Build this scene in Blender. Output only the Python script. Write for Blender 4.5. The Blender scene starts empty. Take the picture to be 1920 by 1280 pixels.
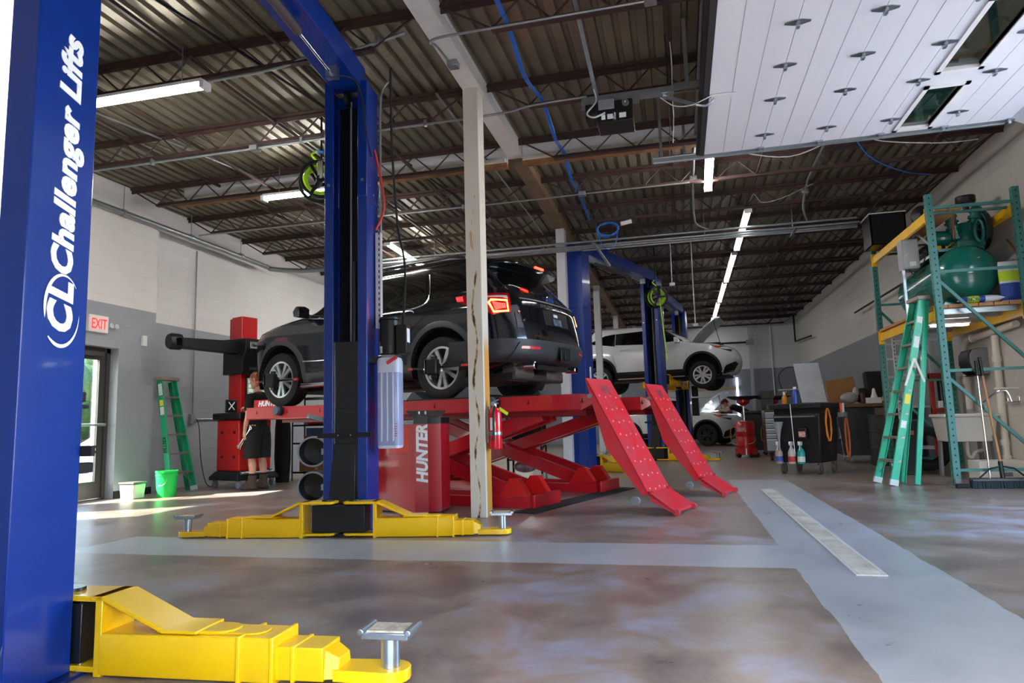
import bpy, bmesh, math, random
from math import sin, cos, pi, radians as rad, sqrt, atan2
from mathutils import Vector as V, Matrix
random.seed(7)
SC = bpy.context.scene
COL = SC.collection
MATS = {}

def lin(c):
    return tuple((x / 255 / 12.92) if x / 255 <= .04045 else ((x / 255 + .055) / 1.055) ** 2.4 for x in c)

def mat(name, rgb, rough=.5, metal=0., var=0., scale=8., bump=0., bscale=60., coat=0., spec=.5, emit=0., alpha=1., trans=0., second=None, ior=1.45):
    """procedural principled material: colour mottled by noise, optional bump"""
    if name in MATS: return MATS[name]
    m = bpy.data.materials.new(name); m.use_nodes = True
    nt = m.node_tree; b = nt.nodes['Principled BSDF']
    c = lin(rgb) + (1,)
    b.inputs['Base Color'].default_value = c
    b.inputs['Roughness'].default_value = rough
    b.inputs['Metallic'].default_value = metal
    b.inputs['Coat Weight'].default_value = coat
    b.inputs['Coat Roughness'].default_value = .06
    b.inputs['Specular IOR Level'].default_value = spec
    b.inputs['IOR'].default_value = ior
    b.inputs['Alpha'].default_value = alpha
    b.inputs['Transmission Weight'].default_value = trans
    if emit:
        b.inputs['Emission Color'].default_value = c
        b.inputs['Emission Strength'].default_value = emit
    tc = nt.nodes.new('ShaderNodeTexCoord')
    if var or second:
        n = nt.nodes.new('ShaderNodeTexNoise'); n.inputs['Scale'].default_value = scale
        n.inputs['Detail'].default_value = 6; n.inputs['Roughness'].default_value = .6
        nt.links.new(tc.outputs['Object'], n.inputs['Vector'])
        r = nt.nodes.new('ShaderNodeValToRGB')
        r.color_ramp.elements[0].position = .32; r.color_ramp.elements[1].position = .68
        s = lin(second) if second else tuple(max(0, x * (1 - var)) for x in c[:3])
        r.color_ramp.elements[0].color = s + (1,)
        r.color_ramp.elements[1].color = c if second else tuple(min(1, x * (1 + var * .5)) for x in c[:3]) + (1,)
        nt.links.new(n.outputs['Fac'], r.inputs['Fac'])
        nt.links.new(r.outputs['Color'], b.inputs['Base Color'])
    if bump:
        n2 = nt.nodes.new('ShaderNodeTexNoise'); n2.inputs['Scale'].default_value = bscale
        n2.inputs['Detail'].default_value = 3
        nt.links.new(tc.outputs['Object'], n2.inputs['Vector'])
        bp = nt.nodes.new('ShaderNodeBump'); bp.inputs['Strength'].default_value = bump; bp.inputs['Distance'].default_value = .01
        nt.links.new(n2.outputs['Fac'], bp.inputs['Height'])
        nt.links.new(bp.outputs['Normal'], b.inputs['Normal'])
    MATS[name] = m
    return m

def emat(name, rgb, s):
    return mat(name, rgb, .4, emit=s)

class MB:
    """collects shapes that become ONE mesh"""
    def __init__(self, M=None):
        self.v = []; self.f = []; self.M = M
    def add(self, vs, fs):
        o = len(self.v)
        self.v += [V(p) for p in vs]
        self.f += [tuple(i + o for i in f) for f in fs]
        return self
    def box(self, x0, x1, y0, y1, z0, z1, M=None):
        vs = [V((x, y, z)) for z in (z0, z1) for y in (y0, y1) for x in (x0, x1)]
        if M: vs = [M @ p for p in vs]
        return self.add(vs, [(0, 2, 3, 1), (4, 5, 7, 6), (0, 1, 5, 4), (2, 6, 7, 3), (0, 4, 6, 2), (1, 3, 7, 5)])
    def cbox(self, c, s, rz=0., rx=0., ry=0.):
        M = Matrix.Translation(c) @ Matrix.Rotation(rz, 4, 'Z') @ Matrix.Rotation(ry, 4, 'Y') @ Matrix.Rotation(rx, 4, 'X')
        return self.box(-s[0] / 2, s[0] / 2, -s[1] / 2, s[1] / 2, -s[2] / 2, s[2] / 2, M)
    def frame(self, p0, p1, up=(0, 0, 1)):
        d = (V(p1) - V(p0)); L = d.length; d = d.normalized(); u = V(up)
        if abs(d.dot(u.normalized())) > .98: u = V((0, 1, 0)) if abs(d.y) < .9 else V((1, 0, 0))
        s = d.cross(u).normalized(); u = s.cross(d).normalized()
        M = Matrix((s, d, u)).transposed().to_4x4(); M.translation = V(p0)
        return M, L
    def beam(self, p0, p1, w, h, up=(0, 0, 1)):
        M, L = self.frame(p0, p1, up)
        return self.box(-w / 2, w / 2, 0, L, -h / 2, h / 2, M)
    def lathe(self, prof, o=(0, 0, 0), axis=(0, 0, 1), n=24, caps=True, a0=0., a1=2 * pi):
        a = V(axis).normalized(); t = V((1, 0, 0)) if abs(a.x) < .9 else V((0, 1, 0))
        e1 = a.cross(t).normalized(); e2 = a.cross(e1); o = V(o)
        full = abs(a1 - a0 - 2 * pi) < 1e-6; k = n if full else n + 1
        vs = []
        for r, h in prof:
            for i in range(k):
                th = a0 + (a1 - a0) * i / n
                vs.append(o + a * h + (e1 * cos(th) + e2 * sin(th)) * max(r, 1e-5))
        fs = []
        for j in range(len(prof) - 1):
            for i in range(k if full else k - 1):
                i2 = (i + 1) % k
                fs.append((j * k + i, j * k + i2, (j + 1) * k + i2, (j + 1) * k + i))
        if caps and full:
            fs.append(tuple(range(k - 1, -1, -1))); fs.append(tuple((len(prof) - 1) * k + i for i in range(k)))
        return self.add(vs, fs)
    def cyl(self, p0, p1, r, r1=None, n=16):
        p0 = V(p0); p1 = V(p1); d = p1 - p0
        return self.lathe([(r, 0), (r if r1 is None else r1, d.length)], p0, d, n)
    def tube(self, pts, r, n=8, closed=False):
        pts = [V(p) for p in pts]; m = len(pts); vs = []; fs = []; prev = None
        for i, p in enumerate(pts):
            a = pts[(i - 1) % m] if (closed or i > 0) else p; b = pts[(i + 1) % m] if (closed or i < m - 1) else p
            d = (b - a).normalized()
            if prev is None:
                t = V((0, 0, 1)) if abs(d.z) < .9 else V((1, 0, 0)); u = d.cross(t).normalized()
            else:
                u = (prev - d * prev.dot(d)); u = u.normalized() if u.length > 1e-6 else d.orthogonal().normalized()
            prev = u; w = d.cross(u); rr = r[i] if isinstance(r, (list, tuple)) else r
            vs += [p + (u * cos(2 * pi * k / n) + w * sin(2 * pi * k / n)) * rr for k in range(n)]
        for i in range(m if closed else m - 1):
            j = (i + 1) % m
            for k in range(n):
                fs.append((i * n + k, i * n + (k + 1) % n, j * n + (k + 1) % n, j * n + k))
        if not closed:
            fs.append(tuple(range(n - 1, -1, -1))); fs.append(tuple((m - 1) * n + k for k in range(n)))
        return self.add(vs, fs)
    def prism(self, poly, f0, f1):
        """poly of (u,v); f0/f1 map (u,v)->point on both ends"""
        k = len(poly)
        vs = [f0(u, v) for u, v in poly] + [f1(u, v) for u, v in poly]
        fs = [tuple(range(k - 1, -1, -1)), tuple(range(k, 2 * k))]
        fs += [(i, (i + 1) % k, k + (i + 1) % k, k + i) for i in range(k)]
        return self.add(vs, fs)
    def prism_y(self, poly, y0, y1):
        return self.prism(poly, lambda u, v: (u, y0, v), lambda u, v: (u, y1, v))
    def prism_x(self, poly, x0, x1):
        return self.prism(poly, lambda u, v: (x0, u, v), lambda u, v: (x1, u, v))
    def prism_z(self, poly, z0, z1):
        return self.prism(poly, lambda u, v: (u, v, z0), lambda u, v: (u, v, z1))
    def loft(self, rings, caps=True, closed=True):
        k = len(rings[0]); vs = [p for r in rings for p in r]; fs = []
        for j in range(len(rings) - 1):
            for i in range(k if closed else k - 1):
                i2 = (i + 1) % k
                fs.append((j * k + i, j * k + i2, (j + 1) * k + i2, (j + 1) * k + i))
        if caps:
            fs.append(tuple(range(k - 1, -1, -1))); fs.append(tuple((len(rings) - 1) * k + i for i in range(k)))
        return self.add(vs, fs)
    def sphere(self, c, r, n=16, s=(1, 1, 1)):
        pr = [(r * sin(pi * i / n), -r * cos(pi * i / n)) for i in range(n + 1)]
        o = len(self.v); self.lathe(pr, (0, 0, 0), (0, 0, 1), n, caps=False)
        for i in range(o, len(self.v)):
            p = self.v[i]; self.v[i] = V((p.x * s[0] + c[0], p.y * s[1] + c[1], p.z * s[2] + c[2]))
        return self
    def xf(self, M):
        self.v = [M @ p for p in self.v]; return self

def top_of(p):
    while p.parent: p = p.parent
    return p

def obj(name, mb, m, parent=None, bevel=0., smooth=40., world=True, kind=None, seg=2):
    me = bpy.data.meshes.new(name)
    off = V((0, 0, 0))
    if parent is not None and world and not top_of(parent).get('_local'):
        off = top_of(parent).location
    me.from_pydata([tuple(p - off) for p in mb.v], [], mb.f)
    bm = bmesh.new(); bm.from_mesh(me)
    bmesh.ops.recalc_face_normals(bm, faces=bm.faces)
    bm.to_mesh(me); bm.free()
    if smooth:
        for p in me.polygons: p.use_smooth = True
        me.set_sharp_from_angle(angle=rad(smooth))
    me.materials.append(m)
    o = bpy.data.objects.new(name, me); COL.objects.link(o)
    if parent is not None: o.parent = parent
    if bevel:
        b = o.modifiers.new('b', 'BEVEL'); b.width = bevel; b.segments = seg; b.limit_method = 'ANGLE'; b.angle_limit = rad(50)
        b.harden_normals = False
    if kind: o['kind'] = kind
    return o

def tag(o, label, cat, group=None, kind=None):
    o['label'] = label; o['category'] = cat
    if group: o['group'] = group
    if kind: o['kind'] = kind
    return o

def thing(name, label, cat, loc=(0, 0, 0), rz=0., group=None, local=False):
    o = bpy.data.objects.new(name, None); COL.objects.link(o)
    o.empty_display_size = .1
    o.location = loc; o.rotation_euler = (0, 0, rz)
    if local or rz: o['_local'] = 1
    return tag(o, label, cat, group)

def kids(o):
    return [c for c in list(COL.objects) if c.parent is o]

def copy_tree(o, parent=None):
    c = o.copy(); COL.objects.link(c)
    if parent is not None: c.parent = parent
    for ch in kids(o): copy_tree(ch, c)
    return c

def struct(name, mb, m, **k):
    return obj(name, mb, m, kind='structure', **k)

def text(name, s, size, m, parent, M, off=0., shear=0., ext=.002, align='LEFT', sx=1., sp=1.):
    cu = bpy.data.curves.new(name, 'FONT'); cu.body = s; cu.size = size; cu.offset = off; cu.shear = shear
    cu.extrude = ext; cu.align_x = align; cu.space_character = sp; cu.resolution_u = 3
    t = bpy.data.objects.new(name + '_c', cu); COL.objects.link(t)
    bpy.context.view_layer.update()
    me = bpy.data.meshes.new_from_object(t.evaluated_get(bpy.context.evaluated_depsgraph_get()))
    bpy.data.objects.remove(t); bpy.data.curves.remove(cu)
    me.transform(M @ Matrix.Diagonal((sx, 1, 1, 1)))
    me.name = name
    me.materials.clear(); me.materials.append(m)
    o = bpy.data.objects.new(name, me); COL.objects.link(o)
    if parent is not None:
        o.parent = parent
        if not top_of(parent).get('_local'): me.transform(Matrix.Translation(-top_of(parent).location))
    return o

def basis(o, ex, ey):
    """matrix with local x=ex, y=ey at o (for lettering)"""
    ex = V(ex).normalized(); ey = V(ey).normalized(); ez = ex.cross(ey)
    M = Matrix((ex, ey, ez)).transposed().to_4x4(); M.translation = V(o); return M

def arc(c, r, a0, a1, n, e1=(1, 0, 0), e2=(0, 0, 1)):
    c = V(c); e1 = V(e1); e2 = V(e2)
    return [c + e1 * r * cos(a0 + (a1 - a0) * i / n) + e2 * r * sin(a0 + (a1 - a0) * i / n) for i in range(n + 1)]

def smooth_path(pts, k=6):
    pts = [V(p) for p in pts]; out = []
    for i in range(len(pts) - 1):
        p0 = pts[max(i - 1, 0)]; p1 = pts[i]; p2 = pts[i + 1]; p3 = pts[min(i + 2, len(pts) - 1)]
        for j in range(k):
            t = j / k
            out.append(.5 * ((2 * p1) + (p2 - p0) * t + (2 * p0 - 5 * p1 + 4 * p2 - p3) * t * t + (3 * p1 - p0 - 3 * p2 + p3) * t ** 3))
    return out + [pts[-1]]
SKY, SUN, EXPO, LAMP = 1.25, 40., 1.4, 10.
# ---------------------------------------------------------------- materials
blue = mat('blue_paint', (3, 46, 132), .28, var=.12, scale=3, bump=.06, bscale=220, coat=.4)
bluedk = mat('blue_paint_shade', (5, 36, 100), .32, coat=.3)
yellow = mat('yellow_paint', (246, 192, 4), .34, var=.06, scale=4, coat=.3)
red = mat('lift_red', (206, 22, 40), .3, var=.1, scale=6, coat=.4)
redramp = mat('ramp_red', (216, 26, 40), .38, scale=5, second=(192, 56, 70), coat=.2)
darkred = mat('cabinet_red', (176, 20, 38), .3, var=.08, scale=4, coat=.4)
brightred = mat('bright_red', (205, 24, 26), .35, var=.05, coat=.3)
black = mat('black_plastic', (17, 18, 20), .42, var=.2, scale=12)
blackm = mat('black_steel', (20, 21, 24), .35, var=.15, coat=.2)
rubber = mat('black_rubber', (24, 24, 25), .75, var=.2)
chrome = mat('chrome', (225, 228, 232), .12, 1.)
steel = mat('zinc_steel', (170, 178, 186), .32, .9, var=.15, scale=20)
galv = mat('galvanised_conduit', (160, 166, 168), .38, .75, var=.15, scale=14)
alum = mat('aluminium', (190, 194, 200), .35, .85)
white = mat('white_paint', (226, 226, 226), .5, var=.04)
offw = mat('off_white', (216, 208, 196), .6, var=.08, scale=2.5)
greyp = mat('grey_plastic', (128, 132, 138), .5)
letter = mat('white_lettering', (240, 243, 248), .45)
joistm = mat('joist_primer', (66, 46, 42), .6, var=.25, scale=9)
greenl = mat('ladder_green', (22, 160, 112), .42, var=.08, coat=.15)
teal = mat('rack_teal', (62, 124, 116), .45, var=.1)
tank = mat('compressor_green', (14, 104, 92), .22, var=.1, coat=.5)
wood = mat('lumber', (196, 146, 100), .7, second=(168, 116, 74), scale=6)
brown = mat('cardboard', (150, 108, 66), .8, var=.12)
pvc = mat('pvc_white', (222, 216, 206), .45)
copper = mat('copper', (184, 106, 76), .3, .9)
def clear_glass(name, tint, refl=.08):
    m = bpy.data.materials.new(name); m.use_nodes = True; nt = m.node_tree; nt.nodes.remove(nt.nodes['Principled BSDF'])
    t = nt.nodes.new('ShaderNodeBsdfTransparent'); t.inputs[0].default_value = lin(tint) + (1,)
    g = nt.nodes.new('ShaderNodeBsdfGlossy'); g.inputs['Roughness'].default_value = .03
    lw = nt.nodes.new('ShaderNodeLayerWeight'); lw.inputs['Blend'].default_value = .3
    mr = nt.nodes.new('ShaderNodeMapRange'); mr.inputs['To Min'].default_value = refl; mr.inputs['To Max'].default_value = .6
    mx = nt.nodes.new('ShaderNodeMixShader'); L = nt.links.new
    L(lw.outputs['Fresnel'], mr.inputs['Value']); L(mr.outputs[0], mx.inputs['Fac']); L(t.outputs[0], mx.inputs[1]); L(g.outputs[0], mx.inputs[2])
    L(mx.outputs[0], nt.nodes['Material Output'].inputs['Surface'])
    return m
glass = clear_glass('clear_glass', (240, 246, 244))
skin = mat('skin', (214, 160, 136), .55, var=.06, scale=20)

def cmu(name, up, lo, h, axis, ysplit=None):
    """painted concrete block: two paint bands, mortar joints as bump"""
    m = bpy.data.materials.new(name); m.use_nodes = True; nt = m.node_tree; b = nt.nodes['Principled BSDF']; L = nt.links.new
    tc = nt.nodes.new('ShaderNodeTexCoord'); sp = nt.nodes.new('ShaderNodeSeparateXYZ'); L(tc.outputs['Object'], sp.inputs[0])
    gt = nt.nodes.new('ShaderNodeMath'); gt.operation = 'GREATER_THAN'; gt.inputs[1].default_value = h; L(sp.outputs['Z'], gt.inputs[0])
    fac = gt.outputs[0]
    if ysplit:
        g2 = nt.nodes.new('ShaderNodeMath'); g2.operation = 'LESS_THAN'; g2.inputs[1].default_value = ysplit; L(sp.outputs['Y'], g2.inputs[0])
        mx = nt.nodes.new('ShaderNodeMath'); mx.operation = 'MAXIMUM'; L(fac, mx.inputs[0]); L(g2.outputs[0], mx.inputs[1]); fac = mx.outputs[0]
    mix = nt.nodes.new('ShaderNodeMix'); mix.data_type = 'RGBA'; L(fac, mix.inputs['Factor'])
    mix.inputs['A'].default_value = lin(lo) + (1,); mix.inputs['B'].default_value = lin(up) + (1,)
    no = nt.nodes.new('ShaderNodeTexNoise'); no.inputs['Scale'].default_value = 1.3; no.inputs['Detail'].default_value = 5; L(tc.outputs['Object'], no.inputs['Vector'])
    mr = nt.nodes.new('ShaderNodeMapRange'); mr.inputs['To Min'].default_value = .9; mr.inputs['To Max'].default_value = 1.06; L(no.outputs['Fac'], mr.inputs['Value'])
    vm = nt.nodes.new('ShaderNodeVectorMath'); vm.operation = 'SCALE'; L(mix.outputs['Result'], vm.inputs[0]); L(mr.outputs[0], vm.inputs['Scale'])
    L(vm.outputs[0], b.inputs['Base Color'])
    cb = nt.nodes.new('ShaderNodeCombineXYZ'); L(sp.outputs['Y' if axis == 'x' else 'X'], cb.inputs[0]); L(sp.outputs['Z'], cb.inputs[1])
    br = nt.nodes.new('ShaderNodeTexBrick'); L(cb.outputs[0], br.inputs['Vector']); br.inputs['Scale'].default_value = 1
    br.inputs['Brick Width'].default_value = .4; br.inputs['Row Height'].default_value = .2; br.inputs['Mortar Size'].default_value = .006
    br.inputs['Color1'].default_value = (1, 1, 1, 1); br.inputs['Color2'].default_value = (.96, .96, .96, 1); br.inputs['Mortar'].default_value = (0, 0, 0, 1)
    mm = nt.nodes.new('ShaderNodeMath'); mm.operation = 'MULTIPLY_ADD'; L(br.outputs['Fac'], mm.inputs[0]); mm.inputs[1].default_value = -.04; L(mr.outputs[0], mm.inputs[2]); L(mm.outputs[0], vm.inputs['Scale'])
    bp = nt.nodes.new('ShaderNodeBump'); bp.inputs['Strength'].default_value = .5; bp.inputs['Distance'].default_value = .006
    L(br.outputs['Color'], bp.inputs['Height']); L(bp.outputs['Normal'], b.inputs['Normal'])
    b.inputs['Roughness'].default_value = .6
    MATS[name] = m
    return m

wallL = cmu('block_left_near', (226, 222, 218), (154, 157, 163), 2.70, 'x')
wallL2 = cmu('block_left', (224, 221, 220), (152, 156, 163), 2.60, 'x')
wallB = cmu('block_back', (206, 210, 216), (132, 138, 148), 2.60, 'y')
wallR = cmu('block_right', (200, 197, 190), (132, 136, 142), 2.60, 'x', 12.2)
wallF = cmu('block_front', (226, 228, 230), (226, 228, 230), 0, 'y')

# ---------------------------------------------------------------- floor
def floor_mat():
    m = bpy.data.materials.new('sealed_concrete'); m.use_nodes = True; nt = m.node_tree; b = nt.nodes['Principled BSDF']; L = nt.links.new
    N = nt.nodes.new
    tc = N('ShaderNodeTexCoord'); sp = N('ShaderNodeSeparateXYZ'); L(tc.outputs['Object'], sp.inputs[0])
    def cmp(op, src, val):
        n = N('ShaderNodeMath'); n.operation = op; L(src, n.inputs[0]); n.inputs[1].default_value = val; return n.outputs[0]
    def m2(op, a, c):
        n = N('ShaderNodeMath'); n.operation = op; L(a, n.inputs[0]); L(c, n.inputs[1]); return n.outputs[0]
    def noise(s, d=6, r=.6, dist=0.):
        n = N('ShaderNodeTexNoise'); n.inputs['Scale'].default_value = s; n.inputs['Detail'].default_value = d; n.inputs['Roughness'].default_value = r
        n.inputs['Distortion'].default_value = dist; L(tc.outputs['Object'], n.inputs['Vector']); return n.outputs['Fac']
    def ramp(src, stops):
        r = N('ShaderNodeValToRGB'); L(src, r.inputs[0]); e = r.color_ramp.elements
        e[0].position = stops[0][0]; e[0].color = lin(stops[0][1]) + (1,)
        e[1].position = stops[-1][0]; e[1].color = lin(stops[-1][1]) + (1,)
        for p, c in stops[1:-1]:
            q = e.new(p); q.color = lin(c) + (1,)
        return r.outputs[0]
    def mixc(f, a, c):
        n = N('ShaderNodeMix'); n.data_type = 'RGBA'; L(f, n.inputs['Factor']); L(a, n.inputs['A']); L(c, n.inputs['B']); return n.outputs['Result']
    X, Y = sp.outputs['X'], sp.outputs['Y']
    n1 = noise(.55, 9, .62, .6); n2 = noise(2.2, 9, .66, .5)
    old = ramp(m2('MULTIPLY', n1, n2), [(.12, (92, 82, 80)), (.19, (112, 98, 92)), (.25, (136, 118, 104)), (.31, (140, 134, 140)), (.42, (164, 164, 172))])
    new = ramp(n2, [(.25, (142, 144, 146)), (.5, (160, 163, 165)), (.75, (172, 174, 176))])
    far = ramp(n1, [(.25, (112, 104, 96)), (.5, (136, 127, 116)), (.75, (150, 142, 132))])
    wob = N('ShaderNodeMath'); wob.operation = 'MULTIPLY_ADD'; L(noise(4), wob.inputs[0]); wob.inputs[1].default_value = .06; L(X, wob.inputs[2])
    Xw = wob.outputs[0]
    woy = N('ShaderNodeMath'); woy.operation = 'MULTIPLY_ADD'; L(noise(3.3), woy.inputs[0]); woy.inputs[1].default_value = .08; L(Y, woy.inputs[2])
    Yw = woy.outputs[0]
    s1 = m2('MULTIPLY', m2('MULTIPLY', cmp('GREATER_THAN', Xw, .63), cmp('LESS_THAN', Xw, 1.39)), cmp('LESS_THAN', Yw, 10.3))
    s2 = m2('MULTIPLY', m2('MULTIPLY', cmp('GREATER_THAN', Yw, 4.38), cmp('LESS_THAN', Yw, 5.12)), m2('MULTIPLY', cmp('LESS_THAN', Xw, .66), cmp('GREATER_THAN', Xw, -4.6)))
    strip = m2('MAXIMUM', s1, s2)
    fy = N('ShaderNodeMapRange'); fy.inputs['From Min'].default_value = 9.2; fy.inputs['From Max'].default_value = 11.; L(Y, fy.inputs['Value'])
    col = mixc(strip, mixc(fy.outputs[0], old, far), new)
    # fine saw joints
    jx = N('ShaderNodeMath'); jx.operation = 'PINGPONG'; L(X, jx.inputs[0]); jx.inputs[1].default_value = 1.9
    jo = cmp('LESS_THAN', Y, -50)
    jy = N('ShaderNodeMath'); jy.operation = 'PINGPONG'; L(Y, jy.inputs[0]); jy.inputs[1].default_value = 3.05
    dk = N('ShaderNodeRGB'); dk.outputs[0].default_value = lin((70, 66, 64)) + (1,)
    col = mixc(m2('MAXIMUM', jo, cmp('LESS_THAN', Y, -60)), col, dk.outputs[0])
    L(col, b.inputs['Base Color'])
    rr = N('ShaderNodeMapRange'); L(n2, rr.inputs['Value']); rr.inputs['From Min'].default_value = .3; rr.inputs['From Max'].default_value = .7
    rr.inputs['To Min'].default_value = .27; rr.inputs['To Max'].default_value = .36; L(rr.outputs[0], b.inputs['Roughness'])
    bp = N('ShaderNodeBump'); bp.inputs['Strength'].default_value = .1; bp.inputs['Distance'].default_value = .006
    n3 = noise(7, 6, .6); L(n3, bp.inputs['Height']); L(bp.outputs[0], b.inputs['Normal'])
    return m

XL, XL2, XR, YB, ZC = -7.68, -7.9, 4.19, 25.9, 4.47
struct('floor', MB().box(-8.3, 4.6, .3, 26.2, -.15, 0), floor_mat(), smooth=0)
struct('ground_apron', MB().box(4.6, 40, .3, 50, -.2, -.05), mat('bounce_concrete', (186, 184, 180), .9, var=.1, scale=2), smooth=0)  # unseen ground, made pale to bounce daylight in through the right door
struct('ground_outside', MB().box(-40, 40, -30, .3, -.2, -.05).box(-40, -8.3, .3, 50, -.2, -.05),
       mat('asphalt', (84, 83, 82), .9, var=.2, scale=2), smooth=0)
# left wall: thicker near part with the exit door, thinner beyond
DY0, DY1, DZ = 6.95, 7.98, 2.09
struct('wall_left', MB().box(-8.1, XL, .9, 4.9, 0, ZC).box(-8.1, XL, 4.9, 6.05, 0, .12).box(-8.1, XL, 4.9, 6.05, DZ, ZC).box(-8.1, XL, 6.05, DY0, 0, ZC).box(-8.1, XL, DY1, 8.66, 0, ZC).box(-8.1, XL, DY0, DY1, DZ, ZC), wallL, smooth=0)
struct('wall_left_far', MB().box(-8.1, XL2, 8.66, 26.1, 0, ZC), wallL2, smooth=0)
struct('baseboard_left', MB().box(XL, XL + .02, DY1, 8.66, 0, .1), rubber, smooth=0)
struct('wall_back', MB().box(-8.1, 4.5, YB, YB + .2, 0, ZC), wallB, smooth=0)
RY0, RY1, RZ = 4.3, 7.5, 3.5
struct('wall_right', MB().box(XR, 4.45, .9, RY0, 0, ZC).box(XR, 4.45, RY1, 26.1, 0, ZC).box(XR, 4.45, RY0, RY1, RZ, ZC), wallR, smooth=0)
struct('wall_front', MB().box(-8.1, -1.125, .6, .9, 0, ZC).box(.62, 4.5, .6, .9, 0, ZC).box(-1.125, .62, .6, .9, 1.85, ZC), wallF, smooth=0)

# corrugated roof deck, ribs run front to back
def deck():
    mb = MB(); p = .152; x = -8.1; pr = []
    while x < 4.5:
        pr += [(x, 0), (x + .088, 0), (x + .1, .038), (x + .14, .038)]; x += p
    k = len(pr); vs = [(a, .6, ZC + h) for a, h in pr] + [(a, 26.1, ZC + h) for a, h in pr] + [(a, .6, ZC + .3) for a, h in pr] + [(a, 26.1, ZC + .3) for a, h in pr]
    fs = []
    for i in range(k - 1):
        fs += [(i, i + 1, k + i + 1, k + i), (2 * k + i, 3 * k + i, 3 * k + i + 1, 2 * k + i + 1)]
    mb.add(vs, fs); return mb
deckm = mat('roof_deck', (124, 117, 98), .36, .4, var=.3, scale=1.6)
struct('ceiling', deck(), deckm, smooth=0)

# open web joists
def joist(x0, x1, y):
    mb = MB(); zt, zb = 4.435, 4.15
    mb.box(x0, x1, y - .036, y + .036, zt - .005, zt + .03); mb.box(x0, x1, y - .006, y + .006, zt - .05, zt)
    a, b = x0 + .45, x1 - .45
    mb.box(a, b, y - .032, y + .032, zb - .005, zb + .012); mb.box(a, b, y - .006, y + .006, zb, zb + .045)
    n = max(2, int(round((b - a) / .52))); d = (b - a) / n
    mb.tube([(x0 + .05, y, zt - .02), (a, y, zb + .02)], .011, 5); mb.tube([(x1 - .05, y, zt - .02), (b, y, zb + .02)], .011, 5)
    for i in range(n):
        mb.tube([(a + d * i, y, zb + .02), (a + d * (i + .5), y, zt - .02), (a + d * (i + 1), y, zb + .02)], .0105, 5)
    return mb
JY = [2.27 + 1.455 * i for i in range(17)]
for y in JY:
    struct('roof_joist', joist(-7.88 if y > 8.7 else XL + .01, -1.99, y), joistm, smooth=0)
    struct('roof_joist', joist(-1.81, XR - .01, y), joistm, smooth=0)
for x in (-6.3, -4.35, .1, 2.2):
    struct('joist_bridging', MB().box(x - .015, x + .015, 1, 25.8, 4.39, 4.425), joistm, smooth=0)
for x in (-5.3, -3.2, 1.2, 3.2):
    struct('joist_bridging', MB().box(x - .015, x + .015, 1, 25.8, 4.175, 4.2), joistm, smooth=0)
# timber nailer and foam closure on the old wall line
tim = mat('old_timber', (150, 104, 66), .75, second=(112, 74, 46), scale=5)
foam = mat('spray_foam', (206, 198, 182), .9, var=.15, scale=10, bump=.8, bscale=12)
struct('trim_timber', MB().box(-7.0, -2.0, 8.2, 8.29, 4.165, 4.225).box(-1.8, 3.0, 8.2, 8.29, 4.165, 4.225), tim, smooth=0)
def foam_strip(x0, x1):
    mb = MB(); r = random.Random(3); rings = []
    n = int((x1 - x0) / .06)
    for i in range(n + 1):
        x = x0 + (x1 - x0) * i / n; h = .035 + .03 * r.random(); d = .03 + .04 * r.random()
        rings.append([(x, 8.2 + .08, 4.22), (x, 8.2 - d, 4.226), (x, 8.2 - d * .7, 4.23 + h * .8), (x, 8.2 + .08, 4.24 + h)])
    return mb.loft(rings)
struct('trim_foam', foam_strip(-6.95, -2.02).loft([]) if 0 else foam_strip(-6.95, -2.02), foam)
struct('trim_foam', foam_strip(-1.78, 3.0), foam)
struct('trim_closure', MB().box(-6.9, -2.0, 8.25, 8.28, 4.226, 4.47).box(-1.8, 3.0, 8.25, 8.28, 4.226, 4.47), mat('closure_white', (236, 234, 236), .5), smooth=0)

# main girder: painted near part, bare timber colour beyond
def girder(y0, y1, x0=-1.995, x1=-1.805):
    return MB().box(x0, x1, y0, y1, 4.30, 4.325).box(x0 + .012, x1 - .012, y0, y1, 4.325, 4.445).box(x0, x1, y0, y1, 4.445, 4.468)
struct('ceiling_beam', girder(.9, 8.3), mat('girder_white', (212, 207, 200), .5, var=.1, scale=3), smooth=0)
struct('ceiling_beam', girder(8.3, 25.9), mat('girder_bare', (120, 98, 72), .6, var=.25, scale=3), smooth=0)

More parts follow.
